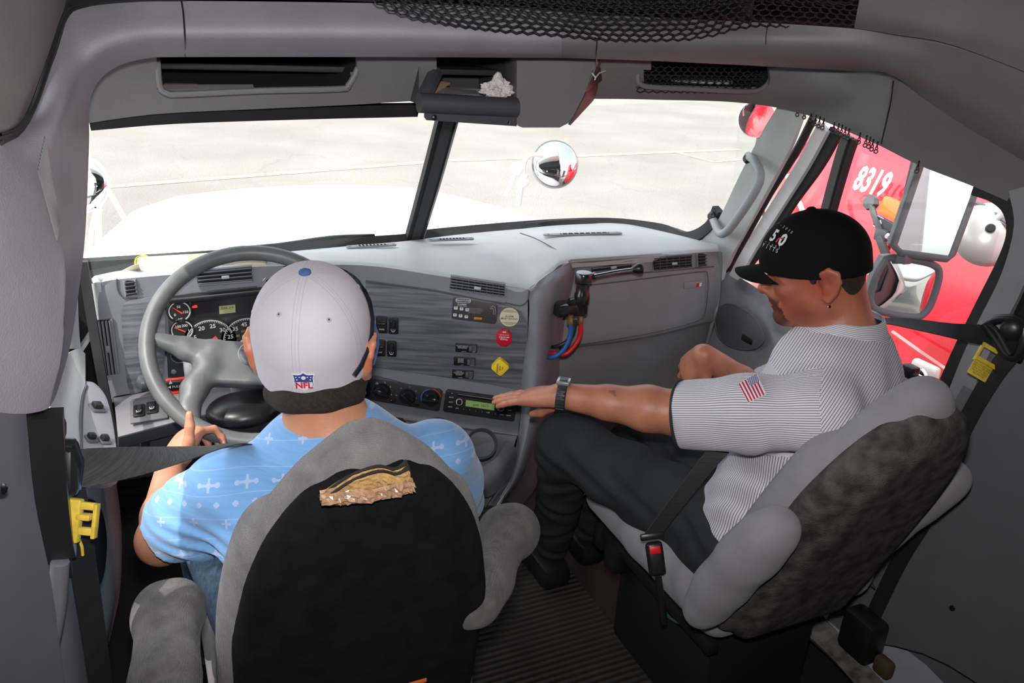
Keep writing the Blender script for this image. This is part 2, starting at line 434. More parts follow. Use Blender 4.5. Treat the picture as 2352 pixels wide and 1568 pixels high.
YEL = mat('faded_yellow_line_paint', (.42,.36,.24), .9, noise=.25, nscale=6)
GZ = -1.197
def gline(pts, w, label):
    P = [px(u, v, 'Z', GZ) for u, v in pts]; vs = []; fs = []
    for i, p in enumerate(P):
        d = (P[min(i+1, len(P)-1)]-P[max(i-1, 0)]).normalized(); n = Vector((-d.y, d.x, 0)); vs += [p+n*w/2, p-n*w/2]
    for i in range(len(P)-1): fs.append((2*i, 2*i+1, 2*i+3, 2*i+2))
    vs2 = [v+Vector((0,0,.002)) for v in vs]; k = len(vs); fs2 = [tuple(a+k for a in f) for f in fs]
    o = mk('painted_line', vs+vs2, [f[::-1] for f in fs]+fs2, YEL, smooth=False); setp(o, label, 'road marking', 'yellow lines painted on the pavement'); return o
gline([(205,432),(1012,370)], .24, 'faded yellow line on the pavement beyond the left half of the windshield')
gline([(1030,369),(1230,362),(1700,343)], .24, 'faded yellow line on the pavement behind the round hood mirror')
gline([(1555,350),(1640,372),(1700,366)], .18, 'short faded yellow mark on the pavement beside the red round mirror')

# own truck: hood and white cab sides / trailer behind
def hood():
    e = empty('truck_hood', (0,1.3,0), 'broad white sloping hood of the truck beyond the windshield', 'hood')
    rows = []
    for (Y, z, w, zs, ws) in ((1.22,.985,.66,.60,1.05),(1.6,.965,.68,.58,1.12),(2.1,.93,.66,.5,1.15),(2.6,.88,.62,.4,1.12),(3.0,.82,.55,.3,1.0),(3.3,.70,.42,.1,.85),(3.42,.45,.38,-.2,.8)):
        r = []
        for a in range(-8, 9):
            t = a/8; at_ = abs(t); s_ = 1 if t > 0 else -1
            if at_ < .5: x = t*2*w; zz = z-.03*(t*2)**2
            else: q = (at_-.5)*2; x = s_*(w+(ws-w)*q**.8); zz = z-.03-(z-zs)*q**1.7
            r.append(Vector((x, Y, zz)))
        rows.append(r)
    loft('hood_shell', rows, WHITE, e, 1, 3, .01, (0,2,9))
    loft('cowl_panel', [[(-.9,1.02,.96),(-.4,1.16,1.0),(0,1.2,1.0),(.4,1.16,1.0),(.9,1.02,.96)],[(-.9,1.12,.94),(-.4,1.22,.985),(0,1.25,.985),(.4,1.22,.985),(.9,1.12,.94)]], RUB, e, 3, 2, .01, (0,2,9))
    # cab skin and trailer behind, seen only in the mirrors
    e2 = empty('truck_trailer', (0,-8,-1.2), 'white trailer side of the truck reflected in the door mirrors', 'trailer')
    rbox('trailer_box', (0,-9.3,1.3), (2.6,12,2.9), mat('trailer_white', (.55,.55,.54), .4), e2, bevel=.03)
    rbox('chassis_skirt', (0,-9.2,-.5), (2.4,11.8,.5), STEEL, e2, bevel=.02)
    for y in (-10.5,-11.8):
        for s in (-1, 1): lathe('trailer_wheel', (1.2*s-.15*s, y, -.7), (s,0,0), [(.3,-.12),(.5,-.1),(.5,.1),(.3,.12),(.2,.06)], RUB, e2)
    b = rbox('cab_exterior_side', (1.12,-1.6,.1), (.05,2.2,2.6), WHITE, None, bevel=.01); setp(b, 'white outer sleeper side of the truck reflected in the door mirrors', 'truck body')
    b = rbox('cab_exterior_side', (-1.12,-1.6,.1), (.05,2.2,2.6), WHITE, None, bevel=.01); setp(b, 'white outer sleeper side behind the driver door', 'truck body')
hood()

# wiper blades
def wiper(pts, label):
    e = empty('windshield_wiper', px(*pts[0], 'Y', 1.12), label, 'wiper', 'wipers at the foot of the windshield')
    P = [px(u, v, 'Y', 1.14+.0*i) for i, (u, v) in enumerate(pts)]
    tube('wiper_blade', P, .006, BLK, e, 8, sm=3)
    Q = [p+Vector((0,.02,-.012)) for p in P]
    tube('wiper_arm', Q[:3], .008, BLK, e, 8, sm=3)
    tube('rubber_lip', [p+Vector((0,0,-.01)) for p in P], .0025, RUB, e, 6, sm=3)
wiper([(525,572),(640,562),(760,545),(860,541)], 'black wiper lying along the base of the left windshield pane')
wiper([(1205,516),(1300,506),(1380,508),(1440,512)], 'black wiper lying along the base of the right windshield pane')

def aim_n(c, target):
    """normal of a mirror at c that shows target to the camera"""
    return ((CAM-Vector(c)).normalized()+(Vector(target)-Vector(c)).normalized()).normalized()
def round_mirror(name, c, n, r, label, rim=WHITE, dome=.12, glass=MIRR, back=True, group=None, parent=None):
    e = parent or empty(name, c, label, 'mirror', group)
    n = Vector(n).normalized()
    prof = [(r*math.sin(a)*1.0, -dome*r*(1-math.cos(a*1.0))*2) for a in [0.02+1.45*k/10 for k in range(11)]]
    lathe('mirror_glass', c, n, [(q[0], q[1]+.004) for q in prof]+[(r*.9,-.03)], glass, e, 48)
    lathe('mirror_housing', Vector(c)-n*.004, n, [(r*1.0,-dome*r*1.7-.003),(r*1.07,-dome*r*1.7),(r*1.08,-dome*r*1.7-.02),(r*.9,-.06),(r*.4,-.08),(r*.1,-.085)], rim, e, 48)
    return e
# right fender mirror (round, convex)
mc = px(1278,374,'Y',2.1)
rim_ss = mat('brushed_mirror_rim', (.33,.36,.37), .4, .2)
mm_ = round_mirror('hood_mirror', mc, (CAM-mc).normalized()+Vector((.18,.0,.16)), .058*1.75, 'round convex mirror on a white bracket over the right fender', rim_ss, .16)
def P21(u, v): return px(u, v, 'Y', 2.13)
tube('mirror_arm', [P21(1245,355),(P21(1215,358)),P21(1203,378),P21(1202,410)], .011, WHITE, mm_, 10, sm=4)
tube('bracket_leg', [P21(1208,400),P21(1196,430),P21(1190,470)], .014, WHITE, mm_, 10)
tube('bracket_leg', [P21(1188,388),P21(1175,420),P21(1160,450)], .010, WHITE, mm_, 10)
lathe('bracket_clamp', P21(1188,388), (0,-1,0), [(.028,-.015),(.03,0),(.026,.012),(.012,.016)], WHITE, mm_, 20)
lathe('bracket_clamp', P21(1203,418), (0,-1,0), [(.024,-.015),(.026,0),(.022,.012),(.012,.016)], WHITE, mm_, 20)
# left fender mirror bracket
def PL(u, v): return px(u, v, 'Y', 2.1)
lm = empty('hood_mirror', PL(222,600), 'white mirror bracket at the far left edge of the windshield', 'mirror')
tube('mirror_arm', [PL(196,402),PL(207,405),PL(221,422),PL(224,440),PL(225,520),PL(227,600)], .013, WHITE, lm, 10, sm=3)
tube('bracket_brace', [PL(230,430),PL(246,432),PL(285,500)], .010, WHITE, lm, 10)
tube('bracket_leg', [PL(223,470),PL(212,520),PL(200,600)], .009, WHITE, lm, 10)
for (a, b) in ((232,430),(222,470),(222,480)): lathe('bracket_clamp', PL(a,b), (0,-1,0), [(.017,-.01),(.019,0),(.012,.012)], WHITE, lm, 16)
lc = PL(172,420); round_mirror('m', lc, (CAM-lc).normalized()+Vector((-.3,-.1,.1)), .1, '', WHITE, .12, parent=lm)

# ---- red truck alongside
def red_truck():
    e = empty('red_truck', (3.2,1.5,-1.2), 'red truck parked alongside with white number 8319 on its hood', 'truck')
    X = 2.1
    # hood side: crowned section (x,z) swept along Y
    sec = [(3.3,1.52),(2.95,1.50),(2.6,1.42),(2.36,1.28),(2.2,1.08),(2.12,.8),(2.08,.5),(2.08,.2),(2.10,-.1),(2.2,-.5)]
    rows = []
    YS = px(2078,430,'X',2.14).y
    for (Y, dx, sz) in ((2.72,1.05,.45),(2.70,.95,.6),(2.62,.75,.78),(2.45,.50,.88),(2.2,.26,.94),(1.9,.10,.98),(1.65,.03,1.0),(YS+.01,0,1.0)):
        rows.append([Vector((x+dx*(3.3-x)/1.2, Y, -.9+(z+.9)*sz)) for x, z in sec])
    loft('truck_hood_panel', rows, REDP, e, 4, 3, .02, (0,1,1.5))
    rows = [[Vector((x, Y, z)) for x, z in [(3.3,1.55),(2.95,1.53),(2.6,1.45),(2.36,1.31),(2.2,1.1),(2.12,.82),(2.08,.5),(2.08,.2),(2.10,-.1),(2.14,-.42)]] for Y in (YS-.01,.9,.3,-.6)]
    loft('truck_cowl_panel', rows, REDP, e, 4, 3, .02, (0,1,1.5))
    rbox('seam_filler', (2.6,YS,.5), (.9,.02,1.5), BLK, e, bevel=.002)
    # fender flare arcs towards the front
    def SX(u, v, x=2.07): return px(u, v, 'X', x)
    arc = [SX(1775,610),SX(1780,520,2.1),SX(1800,455,2.15),SX(1835,405,2.2),SX(1868,375,2.25),SX(1895,372,2.25),SX(1905,420,2.2),SX(1900,500,2.15)]
    fa = [(2.05, 2.2+.50*math.cos(a), -.15+.62*math.sin(a)) for a in [math.pi*k/10 for k in range(11)]]
    tube('fender_flare', fa, .055, REDP, e, 12, sm=3)
    ft = [[Vector((2.06-.1*s_, 3.0+(.5+.06*s_)*math.cos(a), -.2+(.6)*math.sin(a))) for a in [math.pi*k/10 for k in range(11)]] for s_ in (0,.5,1)]
    loft('wheel_fender', [[Vector((1.98, 2.2+(r_)*math.cos(a), -.25+(r_*1.05)*math.sin(a)+.12)) for a in [math.pi*k/12 for k in range(13)]] for r_ in (.40,.50,.60)] , REDP, e, 2, 3, .03, (0,1,1.5))
    lathe('front_wheel', (2.25,2.2,-.7), (-1,0,0), [(.2,-.15),(.48,-.13),(.5,0),(.48,.12),(.3,.14),(.25,.05),(.1,.1)], RUB, e)
    # number
    a = SX(1965,410,2.07); b = SX(2045,447,2.07)
    for i, (ch, (u, v)) in enumerate(zip('8319', ((1980,405),(2000,416),(2017,428),(2035,436)))):
        # stick digits on the curved panel: follow its slope there
        pass
    n = Vector((-1,0,.42)).normalized(); ex = Vector((0,-1,0)); ey = n.cross(ex).normalized()
    c = px(2008,422,'X',2.165)
    text('hood_number', '8319', c+n*.013, ex, ey, .150, mat('number_white', (.85,.85,.85), .4), e, .004, bold=.03, sx=.60)
    # hood latch
    rub = mat('latch_rubber', (.07,.075,.08), .5)
    lp = [px(1999,465,'X',2.05), px(2012,505,'X',2.03), px(2026,540,'X',2.03), px(2040,578,'X',2.03)]
    la = empty('x', lp[0]); bpy.data.objects.remove(la)
    tube('hood_latch', [lp[0],lp[1],lp[2]], .013, rub, e, 8, sm=3)
    lathe('latch_plate', lp[0], (-1,0,.2), [(.03,-.02),(.034,0),(.03,.012),(.01,.014)], rub, e, 8)
    rbox('latch_catch', lp[2], (.03,.06,.05), rub, e, bevel=.006)
    d = (lp[3]-lp[2]).normalized(); y = Vector((1,0,0)); rbox('latch_handle', (lp[2]+lp[3])/2+Vector((-.01,0,-.01)), (.035,.02,.09), rub, e, (d.cross(y).normalized(), y, d), .005)
    lathe('latch_bolt', lp[2]+Vector((-.02,-.05,.01)), (-1,0,0), [(.012,0),(.014,.006),(.008,.014)], CHR, e, 12)
    lathe('fender_bolt', px(2000,622,'X',2.04), (-1,0,0), [(.02,0),(.018,.008),(.006,.01)], CHR, e, 14)
    # amber marker light with chrome label plate
    am = mat('amber_lens', (.75,.17,.01), .2, coat=.6); c = px(2060,482,'X',2.05)
    exm = Vector((0,-1,-.15)).normalized(); nm = Vector((-1,0,.1)).normalized(); eym = nm.cross(exm).normalized()
    prism('marker_light', rrect(c, exm, eym, .12, .075, .012), nm*.035, am, e, .008)
    prism('maker_plate', rrect(c-eym*.075, exm, eym, .15, .05, .004), nm*.008, BLK, e, .001)
    prism('plate_emblem', rrect(c-eym*.075-exm*.045, (exm+eym).normalized(), (eym-exm).normalized(), .02, .02, .004), nm*.011, CHR, e, .001)
    tube('plate_rim', rrect(c-eym*.075+nm*.009, exm, eym, .14, .044, .004), .0022, CHR, e, 6, True)
    # lower sill, step and lamp
    rbox('running_board', (2.0,.55,-.12), (.2,1.9,.06), REDP, e, bevel=.01)
    rbox('fuel_step', (2.1,.4,-.42), (.3,2.2,.5), RUB, e, bevel=.03)
    lc = px(2122,862,'X',1.95)
    rbox('step_lamp', lc, (.04,.12,.11), mat('cloudy_lamp', (.5,.47,.45), .3), e, bevel=.02)
    lathe('lamp_bulb', lc+Vector((-.02,0,0)), (-1,0,0), [(.035,0),(.03,.012),(.012,.016)], CHR, e, 18)
    tube('step_edge_highlight', [px(2050,762,'X',2.02), px(2120,812,'X',2.0), px(2200,866,'X',2.0)], .008, mat('step_highlight_pink', (.7,.25,.25), .3), e, 8)  # pale pink tube paints the highlight along the red step edge
    # white bracket of its fender mirror, far
    q = [px(1808,402,'X',2.0),px(1822,440,'X',2.0),px(1838,470,'X',2.0),px(1846,492,'X',2.0)]
    tube('fender_mirror_stalk', q, .012, WHITE, e, 10, sm=3)
    tube('mirror_hoop', disc(px(1845,388,'X',2.0), Vector((0,1,.3)).normalized(), Vector((0,-.3,1)).normalized(), .035, 20), .006, WHITE, e, 8, True)
    # windshield glass and wiper region at upper right
    gl = mat('truck_glass', (.45,.5,.52), .08, .3)
    loft('truck_windshield', [[(2.25,.35,1.35),(2.8,.42,1.6),(3.3,.45,1.62)],[(2.25,-.1,1.9),(2.8,.0,2.1),(3.3,.05,2.15)]], gl, e, 3, 3, .02)
    rbox('truck_cab_side', (2.5,-1.0,.9), (.8,1.3,2.6), REDP, e, bevel=.08)
    # its mirror: white tubes and round convex mirror back
    mp = lambda u, v, x=1.75: px(u, v, 'X', x)
    tube('mirror_tube', [mp(2228,480),mp(2250,500),mp(2278,507),mp(2300,495),mp(2312,470),mp(2318,430)], .013, WHITE, e, 10, sm=4)
    tube('mirror_brace', [mp(2225,455),mp(2262,475),mp(2320,515)], .008, STEEL, e, 8)
    tube('mirror_brace', [mp(2225,468),mp(2270,490),mp(2325,520)], .006, CHR, e, 8)
    tube('heater_wire', [mp(2250,505),mp(2240,525),mp(2225,540),mp(2205,548)], .003, STEEL, e, 6, sm=4)
    c = mp(2272,538); n = (CAM-c).normalized()+Vector((.1,.0,.1)); n.normalize()
    dishm = mat('dull_mirror_back', (.62,.60,.57), .3, .5)
    lathe('round_mirror_back', c, n, [(.015,.04),(.05,.034),(.085,.02),(.10,0),(.104,-.008),(.09,-.01)], dishm, e, 40)
    lathe('mirror_knob', c+n*.030+CU*.015, n, [(.015,0),(.015,.016),(.011,.022)], BLK, e, 16)
    return e
RT = red_truck()
# red truck's round fender mirror, seen at the top right of the windshield
c = px(1738,272,'Y',3.0)
e = empty('fender_mirror', c); e.parent = RT; e.location = c-RT.location
n = aim_n(c, (2.15,1.5,.9))
round_mirror('x', c, n, .112, '', WHITE, .006, parent=e)
tube('mirror_bracket', [c+Vector((.05,.06,-.02)), c+Vector((.09,.06,-.10)), c+Vector((.1,.06,-.3)), c+Vector((.3,.1,-.7))], .012, STEEL, e, 8, sm=3)
# door mirrors on our own right door
def door_mirrors():
    n = Vector((-.62,-.75,.02)).normalized()
    e = empty('door_mirror', px(2100,600,'X',1.25), 'grey framed double door mirror, tall flat glass above a smaller convex one', 'mirror')
    fr = mat('mirror_frame_grey', (.15,.165,.175), .4)
    # plane of the big mirror through the photograph corners
    c0 = px(2140,490,'X',1.28); nn = aim_n(c0, (1.35,-4.0,1.6)); pl = (c0, nn)
    cor = [(2112,384),(2052,562),(2068,580),(2175,594),(2186,584),(2262,380),(2240,330),(2140,290)]
    P = [px(u, v, pl=pl) for u, v in cor]
    C_ = sum(P, Vector())/len(P)
    prism('mirror_glass', [C_+(p-C_)*.955+nn*.004 for p in P], -nn*.01, MIRR, e)
    tube('mirror_frame', cr1(P+[P[0]], 4)[:-1] if False else P, .011, fr, e, 10, True)
    prism('mirror_shell', [p-nn*.004 for p in P], -nn*.05, fr, e, .01)
    rbox('mirror_joint', px(2082,590,pl=pl)-nn*.01, (.03,.03,.04), fr, e)
    c1 = px(2078,662,'X',1.27); 
    e2 = e
    n2 = aim_n(c1, (1.45,-6.0,-.3)); pl2 = (c1, n2)
    out_ = [(2032,590),(2060,589),(2120,598),(2150,608),(2160,622),(2157,650),(2140,700),(2124,722),(2105,730),(2050,724),(2010,712),(1997,698),(1996,675),(2010,630)]
    P = [px(u, v, pl=pl2) for u, v in out_]; P = cr1(P+[P[0]], 3)[:-1]
    C2 = sum(P, Vector())/len(P)
    # convex glass: domed fan
    vs = []; fs = []; K = 8; N = len(P)
    for k in range(K+1):
        s_ = k/K*.90
        for p in P: vs.append(C2+(p-C2)*s_+n2*(.012*(1-(k/K)**2)+.002))
    for k in range(K):
        for i in range(N): j = (i+1) % N; fs.append((k*N+i, k*N+j, (k+1)*N+j, (k+1)*N+i))
    mk('mirror_glass', vs, fs, MIRR, e2)
    tube('mirror_frame', [C2+(p-C2)*.96 for p in P], .011, fr, e2, 10, True)
    prism('mirror_shell', [C2+(p-C2)*.98-n2*.004 for p in P], -n2*.05, fr, e2, .012)
    tube('mirror_arm', [px(2030,716,pl=pl2)-n2*.03, px(2012,732,pl=pl2)-n2*.03, px(1995,745,pl=pl2)-n2*.02, Vector((1.05,.42,.90)), Vector((.99,.45,.86))], .014, fr, e2, 10)
door_mirrors()
# ================================================================ cab shell
def rowpx(L, Y=None):
    o = []
    for t in L: o.append(px(t[0], t[1], t[2], t[3]))
    return o
def Yr(L): return [px(u, v, 'Y', y) for u, v, y in L]
# left leg of the sleeper arch (curves out of the beam)
A1 = Yr([(1290,20,.29),(900,8,.28),(425,2,.28),(280,5,.28),(180,18,.27),(142,45,.25),(110,140,.15),(70,250,.05),(35,300,-.05),(-20,330,-.15),(-70,450,-.30),(-80,600,-.34),(-90,750,-.35),(-90,880,-.36),(-60,965,-.36)])
A2 = Yr([(1290,80,.23),(900,70,.22),(425,70,.22),(300,75,.21),(225,100,.19),(185,135,.17),(160,190,.10),(140,250,.02),(120,310,-.05),(100,380,-.10),(95,450,-.16),(128,600,-.20),(130,750,-.23),(120,850,-.25),(90,945,-.27)])
A3 = Yr([(1290,120,.26),(900,112,.26),(425,112,.26),(320,118,.25),(252,135,.24),(212,165,.22),(188,220,.18),(172,270,.12),(158,320,.05),(140,400,.0),(138,470,-.05),(155,590,-.15),(146,730,-.19),(132,840,-.22),(120,925,-.24)])
A4 = Yr([(1290,133,.31),(900,131,.31),(425,131,.31),(340,134,.31),(275,150,.31),(230,182,.30),(208,225,.28),(204,265,.25),(205,310,.2),(203,380,.16),(200,460,.12),(193,570,.08),(174,720,.0),(160,800,-.06),(135,890,-.18)])
o = WLEG = loft('wall_left', [A1, A2, A3, A4], VINYL, None, 4, 5, .03, (-.3,-1,1.5)); struct(o)
# ribbed speaker grille set in the pillar
GR = mat('grille_grey', (.13,.13,.14), .6)
g = empty('speaker_grille', px(115,430,'Y',-.06), 'narrow ribbed grille set in the grey pillar at far left', 'grille')
def gq(s, t):
    a = px(103,312,'Y',-.025); b = px(138,515,'Y',-.09); c = px(86,392,'Y',-.12); d = px(130,560,'Y',-.15)
    p = (a*(1-t)+b*t)*(1-s)+(c*(1-t)+d*t)*s; return p+(CAM-p).normalized()*.03
from mathutils.bvhtree import BVHTree
def bvh_of(o): 
    b_ = wloc(o); return BVHTree.FromPolygons([v.co+b_ for v in o.data.vertices], [tuple(p.vertices) for p in o.data.polygons])
_bt = bvh_of(WLEG)
def onsurf(u, v, off=.002, bt=_bt):
    d = ray(u, v).normalized(); h = bt.ray_cast(CAM, d); p = h[0] if h[0] is not None else px(u, v, 'Y', -.1); return p-d*off
def gq(s, t, off=.002):
    u = (103*(1-t)+138*t)*(1-s)+(86*(1-t)+132*t)*s; v = (312*(1-t)+515*t)*(1-s)+(392*(1-t)+558*t)*s; return onsurf(u, v, off)
rows = [[gq(s_, t_, .0015) for t_ in np.linspace(0,1,10)] for s_ in np.linspace(0,1,6)]
loft('grille_plate', rows, GR, g, 1, 1, .001)
for k in range(10):
    s_ = (k+.5)/10; tube('grille_rib', [gq(s_, t_, .003) for t_ in np.linspace(.02,.98,10)], .0011, mat('grille_rib_grey', (.17,.17,.175), .5), g, 6)
# dark seam and upper-left panel (sleeper cabinet end)
U1 = Yr([(160,-60,.26),(150,10,.24),(136,50,.21),(104,145,.11),(62,255,.01),(30,295,-.09),(-30,312,-.17)])
U0 = Yr([(-120,-60,-.25),(-120,10,-.25),(-120,50,-.26),(-120,145,-.28),(-120,200,-.3),(-120,260,-.31),(-120,290,-.32)])
Um = [ (a*.35+b*.65)+Vector((.012,-.02,0)) for a, b in zip(U0, U1)]
ou = loft('wall_left', [U0, Um, U1], mat('green_grey_vinyl', (.19,.20,.20), .6, noise=.06, nscale=9, bump=.25, bscale=350), None, 4, 4, .03, (-.3,-1,1.5)); struct(ou)
tube('trim_1', [p+Vector((.004,-.004,0)) for p in Yr([(420,-2,.285),(280,1,.285),(180,14,.275),(141,42,.25),(108,138,.145),(68,248,.045),(33,297,-.055),(-20,318,-.15)])], .004, BLK, None, 8, sm=4)['kind'] = 'structure'
tube('seam_backing', [p+(p-CAM).normalized()*.016 for p in Yr([(420,-2,.285),(280,1,.285),(180,14,.275),(141,42,.25),(108,138,.145),(68,248,.045),(33,297,-.055),(-20,318,-.15)])], .013, BLK, None, 8, sm=4)['kind'] = 'structure'  # added black backing, hides bright daylight in the gap behind the seam

# overhead beam, right part
B1 = Yr([(1290,20,.29),(1500,40,.27),(1750,52,.20),(1960,66,.06),(2060,84,-.02),(2200,112,-.12),(2352,158,-.22),(2500,230,-.30)])
B2 = Yr([(1290,80,.23),(1500,85,.22),(1750,95,.18),(1960,112,.06),(2080,135,-.02),(2220,185,-.10),(2352,235,-.20),(2500,310,-.30)])
B3 = Yr([(1290,120,.26),(1500,126,.26),(1750,135,.22),(1950,148,.12),(2060,170,.04),(2200,235,-.05),(2352,310,-.17),(2500,390,-.3)])
B4 = Yr([(1290,133,.31),(1500,140,.31),(1750,152,.29),(1960,163,.24)]) + [px(2050,174,'X',.86), px(2170,260,'X',.885), px(2300,340,'X',.92), px(2440,420,'X',.96)]
o = loft('trim_2', [B1, B2, B3, B4], mat('beam_vinyl', (.17,.165,.175), .55, noise=.06, nscale=9, bump=.3, bscale=350), None, 5, 5, .02, (-.3,-1,1.5)); struct(o)
# side roof panel above the passenger window
S1 = B4[4:]
Sm = [px(2038,250,'X',.885), px(2140,320,'X',.905), px(2270,385,'X',.93), px(2420,470,'X',.97)]
S2 = [px(2022,335,'X',.90), px(2110,379,'X',.91), px(2245,432,'X',.93), px(2400,500,'X',.97)]
o = loft('trim_3', [S1, Sm, S2], ROOF, None, 5, 4, .02, (-.3,-1,1.2)); struct(o)
# upper right cabinet above the beam + roof
o = loft('trim_4', [Yr([(1985,-60,.02),(2060,-60,-.03),(2200,-60,-.12),(2500,-60,-.33)]), Yr([(1968,30,.03),(2060,40,-.05),(2200,60,-.14),(2500,120,-.33)]), Yr([(1962,64,.05),(2060,80,-.035),(2200,107,-.135),(2500,222,-.33)])], ROOF, None, 4, 4, .03, (-.3,-1,1.5)); struct(o)
o = rbox('ceiling', (0,-.7,2.06), (2.1,2.8,.04), ROOF, None, bevel=.005); struct(o)
o = rbox('wall_back', (0,-1.95,.95), (2.0,.04,2.2), ROOF, None, bevel=.005); struct(o)
o = rbox('wall_left', (-1.02,-1.1,.9), (.04,1.7,2.3), VINYL, None, bevel=.005); struct(o)
# header panel under the beam, with cubby openings
H1 = Yr([(160,140,.40),(360,122,.42),(600,120,.42),(820,120,.42),(960,122,.42),(1180,122,.42),(1380,126,.42),(1480,130,.42),(1780,140,.42),(1920,152,.36)]) + [px(2050,172,'X',.865)]
H2 = Yr([(170,205,.44),(360,180,.46),(600,180,.46),(820,180,.46),(960,180,.46),(1180,180,.46),(1380,185,.46),(1480,188,.46),(1780,200,.44)]) + [px(1930,220,'X',.86), px(2038,250,'X',.885)]
H3 = Yr([(180,286,.49),(360,262,.50),(600,250,.50),(820,240,.50),(960,232,.50),(1180,228,.50),(1380,227,.50),(1500,229,.50),(1700,236,.50),])+[px(1850,263,'X',.885), px(2022,335,'X',.90)]
def hole(p):
    x, z = p.x, p.z
    if p.y < .38: return False
    for (x0, x1, z0, z1) in ((-.695,-.330,1.549,1.64),(-.165,.10,1.545,1.63),(.350,.700,1.560,1.64)):
        if x0 < x < x1 and z0 < z < z1: return True
    return False
def dens(row, k=3): return row
o = loft('wall_front', [H1, H2, H3], mat('header_grey', (.16,.16,.165), .6, noise=.05, nscale=9, bump=.3, bscale=350), None, 14, 12, .012, (-.3,-1,1.2), drop=hole); struct(o)
def cubby(name, outline, Y, depth, label, mat_in=DARK, lip=True):
    e = empty(name, px(outline[0][0], outline[0][1], 'Y', Y), label, 'storage cubby')
    P = [px(u, v, 'Y', Y) for u, v in outline]; n = len(P)
    C_ = sum(P, Vector())/n
    if lip:
        tube('cubby_lip', cr1(P+[P[0]], 3)[:-1], .006, MATS['header_grey'], e, 8, True)
    B = [p+Vector((0,depth,.02)) for p in P]
    mk('cubby_liner', P+B, [(i, (i+1) % n, n+(i+1) % n, n+i) for i in range(n)]+[tuple(range(n, 2*n))], mat_in, e, False)
    return e
cubby('overhead_cubby', [(362,120),(600,118),(825,118),(820,160),(800,196),(780,204),(600,208),(420,216),(385,214),(366,195)], .452, .2, 'open black storage cubby in the header above the steering wheel')
cubby('overhead_cubby', [(1470,125),(1780,135),(1772,175),(1755,200),(1720,210),(1600,205),(1500,200),(1475,195),(1464,180)], .452, .2, 'netted storage cubby in the header above the passenger side of the windshield')
# paper edges in the left cubby
o = rbox('folded_papers', px(405,196,'Y',.53), (.08,.06,.006), mat('kraft_paper', (.42,.24,.12), .8), None, bevel=.001); setp(o, 'tan paper edge lying in the black cubby above the steering wheel', 'paper')
# black trim strip of windshield top, left half
o = strip('trim_5', Yr([(205,281,.53),(400,266,.54),(700,257,.56),(960,252,.58)]), .030, .010, [Vector((0,-.45,1))]*4, RUB, None); struct(o)
# windshield: two panes and frame
GLASS = mat('clear_glass', (1,1,1), 0, trans=1, ior=1.0, spec=0)
gt = GLASS.node_tree; gb = gt.nodes['Principled BSDF']; go = gt.nodes['Material Output']
tr = gt.nodes.new('ShaderNodeBsdfTransparent'); gs = gt.nodes.new('ShaderNodeBsdfGlossy'); gs.inputs['Roughness'].default_value = .02; mxs = gt.nodes.new('ShaderNodeMixShader')
tr.inputs[0].default_value = (.97,.985,.98,1); mxs.inputs[0].default_value = .04
gt.links.new(tr.outputs[0], mxs.inputs[1]); gt.links.new(gs.outputs[0], mxs.inputs[2]); gt.links.new(mxs.outputs[0], go.inputs[0])
wbl, wbc, wbr = px(196,637,'Y',.85), Vector((0,1.12,1.045)), px(1622,548,'Y',.83)
wtl, wtc, wtr = px(212,262,'Y',.56), Vector((0,.80,1.47)), px(1800,226,'Y',.56)
def pane(name, c):
    n = (c[1]-c[0]).cross(c[3]-c[0]).normalized(); d = n*.005
    return struct(mk(name, c+[p+d for p in c], [(0,1,2,3),(7,6,5,4),(0,4,5,1),(1,5,6,2),(2,6,7,3),(3,7,4,0)], GLASS, smooth=False))
pane('window_1', [wbl, wbc, wtc, wtl]); pane('window_2', [wbc, wbr, wtr, wtc])
# divider post
dv = empty('trim_6', wbc); dv['kind'] = 'structure'
strip('divider_post', [wbc+Vector((-.0,-.02,-.02)), (wbc+wtc)/2+Vector((0,-.02,0)), wtc+Vector((0,-.02,.03))], .052, .022, [Vector((1,0,0))]*3, RUB, dv)
strip('divider_cap', [wbc+Vector((0,-.035,-.01)), (wbc+wtc)/2+Vector((0,-.035,0)), wtc+Vector((0,-.035,.03))], .026, .012, [Vector((1,0,0))]*3, mat('grey_rubber', (.035,.037,.04), .5), dv)
strip('divider_seal', [wbc+Vector((.026,-.03,-.01)), (wbc+wtc)/2+Vector((.026,-.03,0)), wtc+Vector((.026,-.03,.03))], .005, .012, [Vector((1,0,0))]*3, mat('light_seal', (.3,.31,.32), .5), dv)
# seal round the bottom of the windshield
SB = [px(u, v, 'Z', 1.055) for u, v in ((205,640),(300,622),(430,600),(640,577),(800,562),(935,552),(1000,540),(1240,519),(1400,514),(1520,527),(1580,545),(1618,540))]
SB[-1] = px(1630,522,'Y',.82); SB.append(px(1650,480,'Y',.79))
o = strip('trim_7', SB, .035, .022, [Vector((0,.8,1))]*(len(SB)), RUB, None, 5); struct(o)

# right A pillar
AP1 = [px(1790,238,'X',.86), px(1752,300,'X',.87), px(1700,400,'X',.88), px(1652,500,'X',.89), px(1618,545,'X',.89), px(1600,560,'X',.88)]
AP2 = [px(1818,248,'X',.885), px(1785,325,'X',.89), px(1732,420,'X',.90), px(1680,520,'X',.90), px(1650,580,'X',.91), px(1648,640,'X',.91)]
AP3 = [px(1846,258,'X',.90), px(1812,345,'X',.905), px(1760,440,'X',.91), px(1708,540,'X',.92), px(1678,590,'X',.92), px(1664,640,'X',.93)]
o = loft('trim_8', [AP1, AP2, AP3], GREYL, None, 4, 4, .02, (-.3,-1,1.2)); struct(o)
